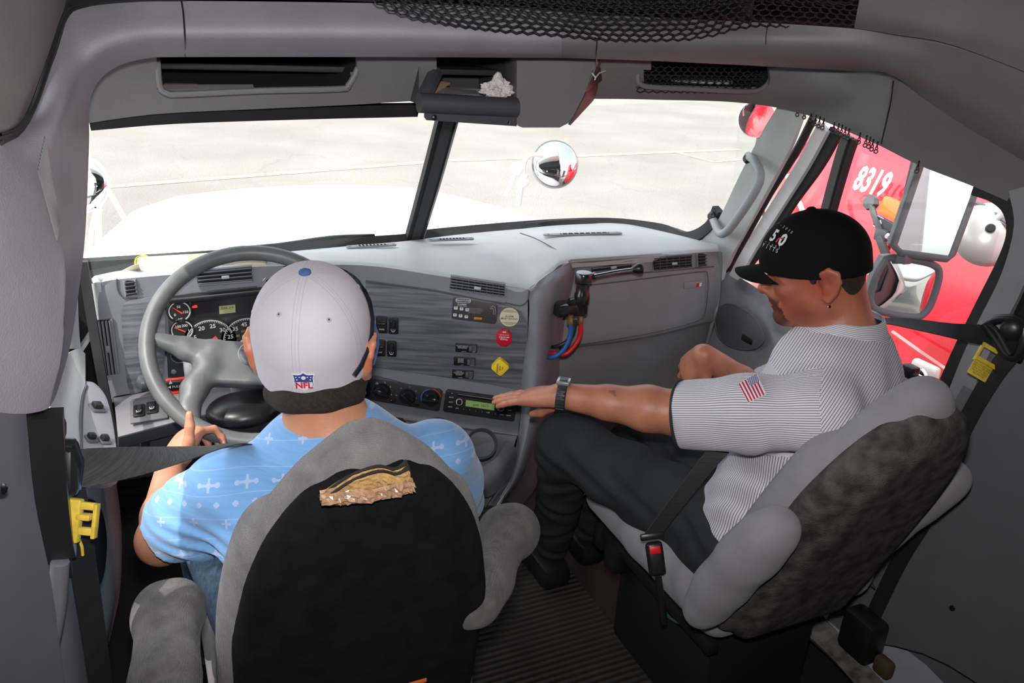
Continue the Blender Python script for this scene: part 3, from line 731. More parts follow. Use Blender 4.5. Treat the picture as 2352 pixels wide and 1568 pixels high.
# passenger door : frame, window, sill, panel
XD = .955
def DX(u, v, x=XD): return px(u, v, 'X', x)
d2 = empty('door_2', DX(1900,1400,.97)); d2['kind'] = 'structure'
tube('door_seal', [DX(1868,272),DX(1828,350),DX(1770,440),DX(1712,545),DX(1672,620),DX(1655,690),DX(1640,760)], .012, RUB, d2, 8, sm=3)
strip('window_frame', [DX(1895,292),DX(1850,375),DX(1790,470),DX(1730,565),DX(1680,655)], .042, .02, [Vector((0,1,.6))]*5, mat('light_door_frame', (.62,.62,.63), .4, noise=.04), d2)
strip('window_rubber', [DX(1922,300,.965),DX(1880,375,.965),DX(1822,455,.965),DX(1770,535,.965),DX(1712,610,.965)], .040, .014, [Vector((0,1,.6))]*5, RUB, d2)
strip('vent_bar', [DX(1948,312),DX(1932,360),DX(1902,470),DX(1880,560)], .026, .02, [Vector((0,1,.2))]*4, mat('vent_bar_grey', (.06,.063,.06), .5), d2)
strip('vent_bar_rubber', [DX(1963,320,.96),DX(1946,370,.96),DX(1914,480,.96),DX(1893,570,.96)], .014, .02, [Vector((0,1,.2))]*4, RUB, d2)
rr = [DX(2240,432),DX(2290,450),DX(2322,480),DX(2332,530),DX(2315,590),DX(2260,700),DX(2210,800),DX(2172,885)]
strip('window_rubber', rr, .030, .016, [Vector((0,1,-.2)),Vector((0,.8,-1)),Vector((0,1,-1)),Vector((0,1,-.1)),Vector((0,1,.1)),Vector((0,1,.1)),Vector((0,1,.1)),Vector((0,1,.1))], RUB, d2)
strip('pillar_garnish', [DX(2350,430,.94),DX(2362,520,.94),DX(2330,640,.94),DX(2270,760,.94),DX(2225,860,.94),DX(2170,1000,.94),DX(2120,1120,.94)], .055, .012, [Vector((0,1,.1))]*7, GREY, d2)
tube('window_chrome_lip', [DX(2045,832),DX(2080,846),DX(2120,868),DX(2168,882)], .005, CHR, d2, 8, sm=3)
# sill top under the window
loft('door_sill', [[DX(1655,612,.95),DX(1720,650,.95),DX(1850,735,.95),DX(1990,812,.95),DX(2060,846,.95),DX(2168,888,.95)],
                   [DX(1650,640,.93),DX(1712,690,.93),DX(1830,770,.92),DX(1980,850,.92),DX(2062,880,.92),DX(2160,920,.92)],
                   [DX(1640,700,.925),DX(1700,760,.915),DX(1820,850,.90),DX(1960,950,.90),DX(2050,1000,.90),DX(2140,1030,.90)],
                   [DX(1625,800,.93),DX(1690,900,.92),DX(1800,1000,.91),DX(1940,1100,.91),DX(2030,1150,.91),DX(2110,1180,.91)],
                   [DX(1600,950,.94),DX(1650,1080,.93),DX(1760,1250,.93),DX(1900,1350,.93),DX(1990,1380,.93),DX(2060,1400,.93)]], GREY, d2, 4, 4, .03, (-.3,-1,1.2))
rbox('sill_catch', DX(2090,852,.93), (.03,.035,.03), BLK, d2, bevel=.005)
# door handle bezel bowl with inner release
hb = [DX(1652,735,.915),DX(1665,705,.912),DX(1690,698,.91),DX(1740,725,.905),DX(1765,775,.9),DX(1740,800,.90),DX(1690,795,.905),DX(1660,770,.91)]
n_ = Vector((-1,0,0))
prism('handle_bowl', [p+n_*.012 for p in cr1(hb+[hb[0]],5)[:-1]], n_*.006, GREYD, d2, .002)
tube('bowl_rim', [p+n_*.017 for p in cr1(hb+[hb[0]],5)[:-1]], .003, GREYD, d2, 8, True)
rbox('door_release', DX(1717,780,.885), (.012,.05,.02), BLK, d2, bevel=.005)
pn = [DX(2310,470,.968),DX(1700,250,.968),DX(1660,660,.968),DX(2190,905,.968)]
struct(mk('window_3', pn+[p+Vector((.004,0,0)) for p in pn], [(0,1,2,3),(7,6,5,4),(0,4,5,1),(1,5,6,2),(2,6,7,3),(3,7,4,0)], GLASS, smooth=False))
# right wall behind the door: B pillar
W = loft('wall_right', [[DX(2352,420,.955),DX(2345,560,.955),DX(2290,720,.955),DX(2195,915,.930),DX(2060,1110,.908),DX(1960,1300,.905),DX(1880,1460,.905)],
    [DX(2480,520,.965),DX(2470,620,.965),DX(2440,760,.965),DX(2360,950,.935),DX(2260,1150,.912),DX(2180,1340,.910),DX(2120,1500,.910)],
    [DX(2600,620,.975),DX(2600,720,.975),DX(2600,860,.975),DX(2560,1050,.945),DX(2450,1250,.920),DX(2400,1440,.915),DX(2350,1640,.915)]], mat('wall_grey', (.115,.115,.125), .7, noise=.05, nscale=9, bump=.25, bscale=350), None, 4, 4, .03, (-.3,-1,1.2)); struct(W)
o = mk('wall_right', [(.985,.7,0),(.985,-1.9,0),(.985,-1.9,2.0),(.985,-.45,2.0),(.985,-.25,1.3),(.985,-.12,.9),(.985,.7,.9),
                      (1.01,.7,0),(1.01,-1.9,0),(1.01,-1.9,2.0),(1.01,-.45,2.0),(1.01,-.25,1.3),(1.01,-.12,.9),(1.01,.7,.9)],
       [(0,1,2,3,4,5,6),(13,12,11,10,9,8,7)]+[(i,i+7,(i+1)%7+7,(i+1)%7) for i in range(7)], MATS['wall_grey'], smooth=False); struct(o)
# grab handle on the right A pillar
gh = empty('grab_handle', px(1700,450,'X',.87), 'grey grab handle on the pillar right of the windshield', 'handle')
tube('handle_bar', [px(1722,360,'X',.885),px(1735,375,'X',.86),px(1746,400,'X',.845),px(1740,430,'X',.84),px(1700,490,'X',.84),px(1668,530,'X',.845),px(1652,532,'X',.86),px(1638,500,'X',.885)], [.010,.011,.012,.0125,.0125,.012,.011,.010]+[0]*0, GREYL, gh, 12) if False else None
pth = cr1([px(1718,358,'X',.888),px(1732,368,'X',.865),px(1746,398,'X',.85),px(1738,432,'X',.845),px(1700,492,'X',.845),px(1670,530,'X',.85),px(1652,534,'X',.862),px(1636,498,'X',.888)], 5)
tube('handle_bar', pth, .0125, mat('handle_grey', (.30,.33,.34), .45), gh, 12)
for (u, v) in ((1718,364),(1636,496)): lathe('handle_socket', px(u,v,'X',.882), (-1,0,0), [(.014,0),(.015,.005),(.009,.012)], BLK, gh, 16)
# ---- left door
d1 = empty('door_1', px(150,1100,'X',-.95)); d1['kind'] = 'structure'
def DL(u, v, x=-.93): return px(u, v, 'X', x)
strip('door_seal', [px(172,560,'X',-.94),px(185,640,'X',-.945),px(205,760,'X',-.945),px(222,880,'X',-.94),px(250,1010,'X',-.94)], .04, .02, [Vector((.3,1,.2))]*5, RUB, d1)
strip('door_seal', [px(190,600,'Y',.78),px(212,740,'Y',.76),px(235,870,'Y',.74),px(262,1000,'Y',.74)], .02, .03, [Vector((1,0,0))]*4, RUB, d1)
DOORW = mat('door_light_vinyl', (.58,.61,.59), .5, noise=.05, nscale=10, bump=.25, bscale=400)
loft('door_upper', [[px(165,570,'Y',.62),px(160,650,'Y',.60),px(155,760,'Y',.58),px(155,800,'Y',.58)],[px(178,600,'Y',.66),px(178,660,'Y',.65),px(182,760,'Y',.65),px(186,800,'Y',.64)]], DOORW, d1, 4, 4, .02)
# armrest body: light outer roll, grey switch plate
loft('armrest_body', [[px(120,900,'Y',.30),px(112,960,'Y',.15),px(108,1050,'Y',.0),px(105,1150,'Y',-.1),px(110,1250,'Y',-.15)],
                      [px(150,820,'Y',.50),px(135,910,'Y',.36),px(130,1000,'Y',.2),px(125,1060,'Y',.1),px(120,1250,'Y',-.1)],
                      [px(180,800,'Y',.58),px(180,880,'Y',.46),px(178,960,'Y',.34),px(176,1060,'Y',.18),px(160,1250,'Y',-.05)],
                      [px(196,812,'Y',.60),px(196,880,'Y',.48),px(192,970,'Y',.35),px(188,1070,'Y',.2),px(190,1250,'Y',.0)]], DOORW, d1, 4, 4, .02)
PLP = [px(192,884,'Y',.50),px(215,890,'Y',.49),px(240,920,'Y',.46),px(254,970,'Y',.38),px(264,1040,'Y',.27),px(268,1110,'Y',.2),px(188,1110,'Y',.16),px(184,1000,'Y',.30),px(186,930,'Y',.42)]
c_ = sum(PLP, Vector())/len(PLP); nn = (PLP[3]-PLP[0]).cross(PLP[6]-PLP[0]).normalized(); nn = nn if nn.dot(CAM-c_) > 0 else -nn
plD = (c_, nn)
PLQ = [px(*toP(p), pl=plD) for p in PLP]
prism('switch_plate', cr1(PLQ+[PLQ[0]], 4)[:-1], nn*.012, GREY, d1, .004)
ex = (px(240,1000,pl=plD)-px(190,1000,pl=plD)).normalized(); ey = nn.cross(ex)
def sw(u, v, w_, h_, name='window_switch'):
    c = px(u, v, pl=(c_+nn*.012, nn)); prism(name, rrect(c, ex, ey, w_, h_, .004), nn*.004, GREYD, d1, .001)
    return c
for (u, v, ww, hh) in ((222,938,.026,.030),(209,1009,.020,.024),(239,1013,.020,.024)):
    c = sw(u, v, ww, hh, 'switch_bezel')
    prism('window_switch', rrect(c+ey*.002+nn*.004, ex, ey, ww*.7, hh*.6, .003), nn*.008, BLK, d1, .003)
tube('plate_groove', [px(u, v, pl=(c_+nn*.013, nn)) for u, v in ((198,885),(190,910),(185,960),(186,1050),(188,1100))], .003, GREYD, d1, 8, sm=3)
# lower door: map pocket / grab recess
loft('door_lower', [[px(150,1100,'X',-.93),px(150,1250,'X',-.93),px(185,1400,'X',-.93),px(200,1580,'X',-.93)],
                    [px(210,1105,'X',-.915),px(205,1250,'X',-.915),px(215,1400,'X',-.915),px(220,1580,'X',-.92)],
                    [px(262,1108,'X',-.90),px(272,1200,'X',-.90),px(268,1340,'X',-.90),px(240,1480,'X',-.91)],
                    [px(275,1110,'X',-.93),px(282,1200,'X',-.93),px(278,1340,'X',-.93),px(250,1480,'X',-.94)]], mat('door_grey', (.50,.53,.52), .5, noise=.05, nscale=10), d1, 4, 4, .02, (-.5,-.9,1.5))
gp = [px(u, v, 'X', -.893) for u, v in ((172,1160),(185,1146),(212,1150),(232,1180),(241,1240),(236,1310),(222,1350),(205,1372),(190,1340),(178,1250))]
prism('pull_recess', cr1(gp+[gp[0]], 4)[:-1], Vector((.004,0,0)), mat('glossy_black', (.02,.021,.023), .25), d1, .001)
tube('recess_rim', cr1(gp+[gp[0]], 4)[:-1], .004, GREYD, d1, 8, True)
rbox('door_latch_plate', px(224,1100,'X',-.895), (.01,.05,.012), BLK, d1, bevel=.002)
# lower left: seat side wall / sleeper pillar below the pad
o = loft('wall_left', [[px(-80,940,'Y',-.42),px(-60,1150,'Y',-.42),px(-40,1350,'Y',-.42),px(-20,1600,'Y',-.42)],
                       [px(30,950,'Y',-.34),px(40,1150,'Y',-.34),px(70,1350,'Y',-.34),px(100,1600,'Y',-.34)],
                       [px(60,950,'Y',-.30),px(80,1150,'Y',-.30),px(120,1350,'Y',-.30),px(150,1600,'Y',-.30)]], mat('pillar_grey', (.13,.13,.145), .6, noise=.06, nscale=9), None, 4, 4, .02, (-.6,-1.5,1.5)); struct(o)
o = strip('trim_9', [px(90,950,'Y',-.24),px(100,1100,'Y',-.24),px(115,1230,'Y',-.24),px(125,1275,'Y',-.24)], .05, .03, [Vector((1,0,0))]*4, BLK, None); struct(o)
o = loft('trim_10', [[px(108,1250,'Y',-.24),px(112,1400,'Y',-.24),px(95,1600,'Y',-.24)],[px(140,1250,'Y',-.2),px(165,1400,'Y',-.2),px(180,1600,'Y',-.2)],[px(150,1230,'Y',-.12),px(195,1400,'Y',-.12),px(225,1600,'Y',-.12)]], mat('pillar_grey', (.13,.13,.145)), None, 4, 4, .02); struct(o)
o = tube('trim_11', [px(138,1290,'Y',-.26),px(130,1400,'Y',-.26),px(112,1500,'Y',-.26),px(95,1600,'Y',-.26)], .011, mat('pillar_grey', (.1,.1,.1)), None, 10, sm=4); struct(o)

# ---- floor with ribbed mat
FM = mat('ribbed_rubber_mat', (.022,.021,.02), .75, noise=.35, nscale=12)
t = FM.node_tree; b = t.nodes['Principled BSDF']; tc = t.nodes.new('ShaderNodeTexCoord'); wv = t.nodes.new('ShaderNodeTexWave')
wv.wave_type = 'BANDS'; wv.bands_direction = 'Y'; wv.inputs['Scale'].default_value = 15; wv.inputs['Distortion'].default_value = 0
t.links.new(tc.outputs['Object'], wv.inputs[0]); bp = t.nodes.new('ShaderNodeBump'); bp.inputs['Distance'].default_value = .006; bp.inputs['Strength'].default_value = 1
t.links.new(wv.outputs['Fac'], bp.inputs['Height']); t.links.new(bp.outputs[0], b.inputs['Normal'])
dust = t.nodes.new('ShaderNodeMix'); dust.data_type = 'RGBA'; dust.inputs[6].default_value = (.014,.014,.014,1); dust.inputs[7].default_value = (.055,.05,.04,1)
ns = t.nodes.new('ShaderNodeTexNoise'); ns.inputs['Scale'].default_value = 6; ml = t.nodes.new('ShaderNodeMath'); ml.operation = 'MULTIPLY'
t.links.new(wv.outputs['Fac'], ml.inputs[0]); t.links.new(ns.outputs[0], ml.inputs[1]); t.links.new(ml.outputs[0], dust.inputs[0]); t.links.new(dust.outputs[2], b.inputs['Base Color'])
o = rbox('floor', (0,-.2,-.02), (2.0,3.4,.04), mat('dark_floor', (.015,.015,.015), .8), None, bevel=.002); struct(o)
mo = prism('floor_mat', [(-.3,-1.0,.001),(.42,-1.0,.001),(.42,1.2,.001),(-.3,1.2,.001)], Vector((0,0,.012)), FM); setp(mo, 'black ribbed rubber mat on the floor between the two seats', 'floor mat')
# firewall and left footwell
o = mk('wall_front', [(-1,1.25,0),(1,1.25,0),(1,1.25,1.0),(-1,1.25,1.0),(-1,1.29,0),(1,1.29,0),(1,1.29,1.0),(-1,1.29,1.0)], [(0,1,2,3),(7,6,5,4),(0,4,5,1),(1,5,6,2),(2,6,7,3),(3,7,4,0)], DARK, smooth=False); struct(o)
o = rbox('wall_left', (-.985,.45,.45), (.03,1.6,.9), DARK, None, bevel=.002); struct(o)
# door sill plate and wall foot on the right
o = loft('trim_12', [[px(1855,1375,'Z',.16),px(1960,1490,'Z',.16),px(2060,1600,'Z',.16)],[px(1930,1345,'Z',.2),px(2050,1450,'Z',.2),px(2180,1580,'Z',.2)]], mat('sill_paint', (.30,.31,.36), .4, noise=.1, nscale=12), None, 4, 3, .02); struct(o)
o = loft('trim_13', [[px(1790,1400,'Z',.13),px(1900,1500,'Z',.12),px(1990,1600,'Z',.12)],[px(1860,1380,'Z',.155),px(1965,1490,'Z',.155),px(2060,1600,'Z',.155)]], mat('peeling_sill', (.12,.11,.10), .8, noise=.6, nscale=25), None, 4, 3, .02); struct(o)

# seams in the trim
def seam(name, pts, bt):
    P = [onsurf(u, v, .0005, bt) for u, v in pts]; o = tube(name, P, .0016, BLK, None, 6, sm=3); struct(o)
seam('trim_16', [(417,4),(421,30),(424,70),(425,100),(425,129)], _bt)
_b3 = bvh_of(bpy.data.objects['trim_3'])
seam('trim_17', [(2052,185),(2048,220),(2038,270),(2024,330)], _b3)
o = rbox('wall_front', (0,.68,1.612), (1.66,.01,.185), DARK, None, bevel=.001); struct(o)  # added dark backing, stops daylight leaking in behind the cubby openings
# ================================================================ dashboard
def join(objs, name, parent=None):
    """merge mesh objects into one (materials kept)"""
    objs = [o for o in objs if o]; vs = []; fs = []; mi = []; ms = []; sm = []
    for o in objs:
        b = wloc(o); k = len(vs); vs += [v.co+b for v in o.data.vertices]; mm = list(o.data.materials)
        for p in o.data.polygons:
            fs.append([k+i for i in p.vertices]); M_ = mm[p.material_index] if mm else None
            if M_ not in ms: ms.append(M_)
            mi.append(ms.index(M_)); sm.append(p.use_smooth)
    for o in objs: me = o.data; bpy.data.objects.remove(o); bpy.data.meshes.remove(me)
    o = mk(name, vs, fs, None, parent, True, autos=38)
    for M_ in ms: o.data.materials.append(M_)
    o.data.polygons.foreach_set('material_index', mi); o.data.polygons.foreach_set('use_smooth', sm); o.data.set_sharp_from_angle(angle=R(38)); return o
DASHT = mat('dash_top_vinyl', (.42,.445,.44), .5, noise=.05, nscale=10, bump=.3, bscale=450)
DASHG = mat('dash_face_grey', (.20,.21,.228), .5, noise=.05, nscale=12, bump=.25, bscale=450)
DASHP = mat('dash_passenger_grey', (.225,.23,.24), .55, noise=.05, nscale=12, bump=.25, bscale=450)
WOOD = mat('grey_woodgrain', (.085,.09,.105), .38, col2=(.17,.175,.195), nscale=5, stretch=(1.2,1.2,22), noise=.1)
db = empty('dashboard', (-.1,.9,.45), 'wide grey truck dashboard with woodgrain centre panel', 'dashboard')
SN = Vector((-.41,-.912,0)).normalized(); S0 = Vector((.15,.595,1.03)); SP = (S0, SN)
SX_ = Vector((-SN.y, SN.x, 0)); SX_ = SX_ if SX_.x > 0 else -SX_; SZ = Vector((0,0,1))   # SX_ runs to the right on the centre face
DN = Vector((0,-1,0)); DP = (Vector((0,.78,1)), DN)
def Sp(u, v, off=0): return px(u, v, pl=(S0+SN*off, SN))
def Dp(u, v, off=0): return px(u, v, pl=(DP[0]+DN*off, DN))
def Zp(u, v, z): return px(u, v, 'Z', z)
# top pad
lip = [Dp(232,648),Dp(275,641),Dp(450,626),Dp(600,612),Sp(830,609),Sp(1000,632),Sp(1130,652),Sp(1212,664),px(1238,645,'Y',.61),px(1270,622,'Y',.64),px(1310,602,'Y',.69),px(1480,590,'Y',.71),px(1600,580,'Y',.72),px(1650,577,'Y',.72)]
back = [Zp(210,640,1.06),Zp(300,622,1.06),Zp(450,602,1.06),Zp(640,580,1.06),Zp(800,565,1.06),Zp(935,553,1.06),Zp(1040,540,1.06),Zp(1120,532,1.06),Zp(1200,525,1.06),Zp(1270,518,1.06),Zp(1350,514,1.06),Zp(1430,513,1.06),Zp(1560,540,1.06),px(1640,562,'Y',.78)]
mid = [(a*.5+b*.5)+Vector((0,0,.012)) for a, b in zip(lip, back)]
m2 = [(a*.9+b*.1)+Vector((0,0,.008)) for a, b in zip(lip, back)]
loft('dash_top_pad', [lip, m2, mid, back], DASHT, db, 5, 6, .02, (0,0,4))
tube('pad_seam', [Zp(1195,535,1.076),Zp(1235,550,1.08),Zp(1280,576,1.078),px(1309,601,'Y',.688)], .0018, GREYD, db, 6, sm=5)
# defroster grilles on the pad
def slotgrille(u0, v0, u1, v1, label=None):
    a, b = Zp(u0, v0, 1.078), Zp(u1, v1, 1.078); ex = (b-a).normalized(); L = (b-a).length; ey = Vector((0,0,1)).cross(ex)
    parts = [prism('x', rrect((a+b)/2, ex, ey, L, .022, .010), Vector((0,0,.004)), DASHG, None, .001),
             prism('x', rrect((a+b)/2+ex*L*.02+Vector((0,0,.0042)), ex, ey, L*.62, .012, .004), Vector((0,0,.0006)), DARK)]
    for k in range(9): parts.append(rbox('x', (a+b)/2+ex*(L*(-.27+.072*k))+Vector((0,0,.0052)), (.003,.013,.001), DASHT, None, (ex,ey,Vector((0,0,1))), .0002))
    for s in (-.44,.44): parts.append(lathe('x', (a+b)/2+ex*L*s+Vector((0,0,.004)), (0,0,1), [(.004,0),(.004,.001),(.002,.0018)], STEEL, None, 12))
    join(parts, 'defroster_grille', db)
slotgrille(795,569,910,563); slotgrille(983,553,1088,549); slotgrille(1248,541,1428,536)
# driver's face and left end
F = [[Dp(232,648,-.01),Dp(225,700),Dp(233,800),Dp(243,880),Dp(255,912)],
     [Dp(275,641),Dp(272,700),Dp(278,800),Dp(288,880),Dp(292,905)],
     [Dp(450,626),Dp(450,700),Dp(450,800),Dp(450,850),Dp(450,880)],
     [Dp(600,612),Dp(600,700),Dp(600,800),Dp(600,850),Dp(600,880)],
     [Sp(830,609),Sp(830,700),Sp(830,760),Sp(826,830),Sp(822,860)],
     [Sp(1000,632),Sp(1000,720),Sp(1000,800),Sp(1000,860),Sp(1000,900)],
     [Sp(1212,664),Sp(1212,750),Sp(1208,830),Sp(1200,900),Sp(1197,925)]]
def gpt(row): return row
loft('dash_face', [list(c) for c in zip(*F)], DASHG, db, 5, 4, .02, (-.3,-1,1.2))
loft('dash_end', [[px(206,655,'Y',.84),px(212,740,'Y',.84),px(222,830,'Y',.84),px(240,915,'Y',.84)],[px(214,650,'Y',.79),px(222,740,'Y',.79),px(230,830,'Y',.79),px(250,915,'Y',.79)],[Dp(232,648,-.005),Dp(236,740),Dp(243,830),Dp(258,914)]], DASHT, db, 4, 4, .01, (-.3,-1,1.2))
# woodgrain facias
fa = [Dp(u, v, .004) for u, v in ((300,905),(292,880),(284,800),(278,720),(282,700),(296,690),(340,682),(372,680),(380,700),(380,800),(372,880),(360,890))]
prism('woodgrain_facia', fa, DN*.003, WOOD, db, .001)
fb = [Sp(u, v, .004) for u, v in ((840,648),(1000,670),(1120,692),(1170,702),(1196,716),(1209,740),(1211,770),(1203,830),(1196,895),(1130,882),(1000,862),(840,838))]
prism('woodgrain_facia', fb, SN*.003, WOOD, db, .001)
tube('facia_groove', [Sp(u, v, .005) for u, v in ((840,645),(1000,667),(1110,690),(1160,697))], .0022, GREYD, db, 6)
tube('facia_groove', [Sp(u, v, .002) for u, v in ((1160,695),(1195,702),(1211,690),(1216,668))], .002, GREYD, db, 6, sm=3)
tube('facia_groove', [Dp(u, v, .003) for u, v in ((268,640),(270,665),(285,685),(315,684),(320,690),(450,672),(590,658))], .0018, GREYD, db, 6, sm=2)
# the rounded right flank of the centre stack
col = [[Sp(1212,664),px(1240,644,'Y',.612),px(1272,622,'Y',.64),px(1311,602,'Y',.69),px(1330,612,'Y',.75)],
       [Sp(1216,700),px(1240,676,'Y',.585),px(1275,655,'Y',.595),px(1302,650,'Y',.66),px(1322,660,'Y',.78)],
       [Sp(1213,760),px(1238,750,'Y',.575),px(1262,745,'Y',.60),px(1282,745,'Y',.68),px(1300,750,'Y',.8)],
       [Sp(1206,840),px(1235,838,'Y',.57),px(1256,838,'Y',.60),px(1268,840,'Y',.68),px(1290,845,'Y',.8)],
       [Sp(1198,925),px(1222,925,'Y',.56),px(1244,920,'Y',.60),px(1254,920,'Y',.70),px(1275,930,'Y',.8)],
       [Sp(1190,1000),px(1208,1005,'Y',.55),px(1228,1000,'Y',.58),px(1236,1000,'Y',.68),px(1262,1010,'Y',.8)],
       [Sp(1166,1090,.0),px(1180,1095,'Y',.53),px(1198,1090,'Y',.57),px(1206,1090,'Y',.66),px(1240,1100,'Y',.8)],
       [Sp(1120,1160,-.01),px(1140,1160,'Y',.52),px(1158,1150,'Y',.56),px(1166,1150,'Y',.66),px(1200,1160,'Y',.8)]]
loft('stack_flank', col, DASHG, db, 4, 4, .01, (-.3,-1,1.2))
# lower centre: below radio, with cup holders
lowrows = [[Sp(600,855),Sp(822,858),Sp(1000,898),Sp(1198,925)],
           [Sp(600,905),Sp(815,940),Sp(1000,968),Sp(1190,995)],
           [Sp(600,925,.04),Sp(815,955,.04),Sp(1000,984,.04),Sp(1185,1008,.02)],
           [Sp(600,1000,.06),Sp(815,1020,.06),Sp(1000,1060,.06),Sp(1160,1090,.03)],
           [Sp(600,1100,.05),Sp(815,1110,.05),Sp(1000,1150,.05),Sp(1115,1165,.02)]]
loft('lower_console', lowrows, mat('console_grey', (.11,.115,.125), .55, noise=.12, nscale=8), db, 4, 5, .01, (-.3,-1,1.2))
def tag_black(c, ex, ey, w_, h_, n, r=.004, d=.004, m=BLK, name='panel_insert', parent=None): return prism(name, rrect(c, ex, ey, w_, h_, r), n*d, m, parent or db, d*.3)
prism('storage_slot', [Sp(u, v, .052) for u, v in ((832,946),(925,960),(932,968),(928,985),(820,985),(820,960))], SN*.002, DARK, db)
for (u, v, r) in ((1005,990,.036),(1106,1018,.040)):
    c = Sp(u, v, .062)
    lathe('cup_holder', c, (SN*.75+Vector((0,0,.66))), [(r*1.08,-.035),(r*1.1,.0),(r*1.0,.004),(r*.95,0),(r*.9,-.03),(.01,-.032)], mat('cup_holder_grey', (.07,.075,.08), .5), db, 36)
loft('console_tray', [[Sp(1040,1070,.07),Sp(1090,1078,.09),Sp(1140,1050,.09),Sp(1165,1010,.05)],[Sp(1060,1110,.09),Sp(1100,1120,.11),Sp(1150,1085,.10),Sp(1185,1030,.05)],[Sp(1080,1130,.06),Sp(1120,1142,.08),Sp(1160,1110,.07),Sp(1190,1060,.02)]], mat('console_grey', (.1,.1,.1)), db, 4, 4, .01, (-.3,-1,1.2))
rbox('lighter_glow', Sp(1105,1074,.10), (.007,.004,.016), mat('lighter_glow_orange', (.7,.12,.04), .4), db, (SX_, SN, SZ), .001)  # orange bar: the cigarette lighter's small glow, put into its colour
# left lower ledge with two rocker switches
LG = [[Dp(255,914),Dp(400,888),Dp(600,862)],[Dp(262,922,.03),Dp(405,896,.03),Dp(600,870,.03)],[px(270,995,'Y',.64),px(425,955,'Y',.64),px(600,915,'Y',.64)],[px(272,1010,'Y',.645),px(428,970,'Y',.645),px(600,930,'Y',.645)],[px(272,1030,'Y',.70),px(430,990,'Y',.70),px(600,950,'Y',.70)]]
loft('switch_ledge', LG, mat('ledge_grey', (.15,.15,.16), .5, noise=.05, nscale=12), db, 4, 4, .01, (-.3,-1,1.2))
n_l = (LG[2][1]-LG[1][1]).cross(LG[1][1]-LG[1][0]).normalized(); n_l = n_l if n_l.dot(CAM-LG[2][0]) > 0 else -n_l
PLL = (LG[1][1]*.5+LG[2][1]*.5+n_l*.002, n_l); Lp = lambda u, v, o=0: px(u, v, pl=(PLL[0]+n_l*o, n_l))
prism('switch_bezel', [Lp(*q) for q in ((298,925),(304,918),(365,908),(380,910),(386,960),(300,974))], n_l*.003, mat('bezel_grey', (.10,.10,.105), .5), db, .001)
GLB = mat('gloss_black_switch', (.012,.013,.014), .12, coat=.5); SILV = mat('silver_switch_mark', (.5,.5,.5), .35, .2)
def rocker(parent, P, ex, ey, n, w_, h_, mark='low', name='rocker_switch'):
    ps = [prism('x', rrect(P, ex, ey, w_, h_, .005), n*.004, BLK, None, .0012), prism('x', rrect(P+n*.004, ex, ey, w_*.55, h_*.72, .004), n*.0045, GLB, None, .002)]
    q = P+n*.0088-ey*h_*(.2 if mark == 'low' else -.1)
    ps.append(tube('x', [q-ex*w_*.2+ey*h_*.06, q-ex*w_*.16-ey*h_*.06, q-ey*h_*.11, q+ex*w_*.16-ey*h_*.06, q+ex*w_*.2+ey*h_*.06], .0008, SILV, None, 6, sm=3))
    ps.append(text('x', '≡', q, ex, ey, h_*.16, SILV, None))
    return join(ps, name, parent)
exl = (Lp(380,940)-Lp(300,952)).normalized(); eyl = n_l.cross(exl)
rocker(db, Lp(320,944,.003), exl, eyl, n_l, .026, .046); rocker(db, Lp(350,937,.003), exl, eyl, n_l, .026, .046)
rbox('ignition_panel', px(345,1040,'Y',.76), (.35,.02,.13), mat('under_dash', (.03,.03,.032), .6), db, bevel=.01)
lathe('ignition_switch', px(323,1018,'Y',.735), (0,-1,.1), [(.020,-.01),(.021,.004),(.015,.008),(.012,.006),(.004,.006)], BLK, db, 24)
rbox('ignition_key', px(322,1020,'Y',.722), (.004,.02,.018), CHR, db, bevel=.001)
# air vents
def vent(cpx, P, n, nsl, vertical=False, tab=True, gloss=False, cols=0, slope=0):
    """cpx: photograph corners tl tr br bl on plane P"""
    c = [P(u, v, .004) for u, v in cpx]; C_ = sum(c, Vector())/4
    fr = tube('x', [C_+(p-C_)*1.0 for p in c], .0035, DASHG, None, 8, True)
    bk = prism('x', [C_+(p-C_)*.98-n*.001 for p in c], n*.002, DARK)
    ps = [fr, bk]
    for k in range(nsl):
        t = (k+.5)/nsl
        a, b = (c[0].lerp(c[3], t), c[1].lerp(c[2], t)) if not vertical else (c[0].lerp(c[1], t), c[3].lerp(c[2], t))
        d = (b-a).normalized(); w_ = ((c[3]-c[0]).length if not vertical else (c[1]-c[0]).length)/nsl
        up = n.cross(d).normalized(); q = (n*.75+up*(.66 if not vertical else -.66)).normalized()
        ps.append(rbox('x', (a+b)/2+n*.006, ((b-a).length*.98, w_*.72, .0016), DASHG if not gloss else GREYD, None, (d, q, d.cross(q)), .0004))
    for k in range(cols):
        t = (k+1)/(cols+1); a, b = c[0].lerp(c[1], t), c[3].lerp(c[2], t); d = (b-a).normalized()
        ps.append(rbox('x', (a+b)/2+n*.003, (.0015, (b-a).length, .003), GREYD, None, (d.cross(n), d, n), .0003))
    v_ = join(ps, 'air_vent', db)
    if tab:
        ex = (c[1]-c[0]).normalized(); ey = n.cross(ex); q = C_+n*.012 if not vertical else C_+n*.012
        rbox('vent_tab', q, (.018,.008,.006) if not vertical else (.010,.018,.006), DASHT if not vertical else DASHG, v_, (ex, ey, n), .002)
    return v_
vent([(285,645),(310,642),(315,675),(289,679)], Dp, DN, 4, tab=False, gloss=True)
vent([(450,622),(578,610),(580,645),(455,655)], Dp, DN, 4)
vent([(222,735),(256,732),(272,857),(240,862)], Dp, DN, 4, vertical=True)
vent([(1036,633),(1160,652),(1160,682),(1033,665)], Sp, SN, 5, cols=8)
PN = Vector((0,-1,0)); Pp = lambda u, v, o=0: px(u, v, 'Y', .722-o)
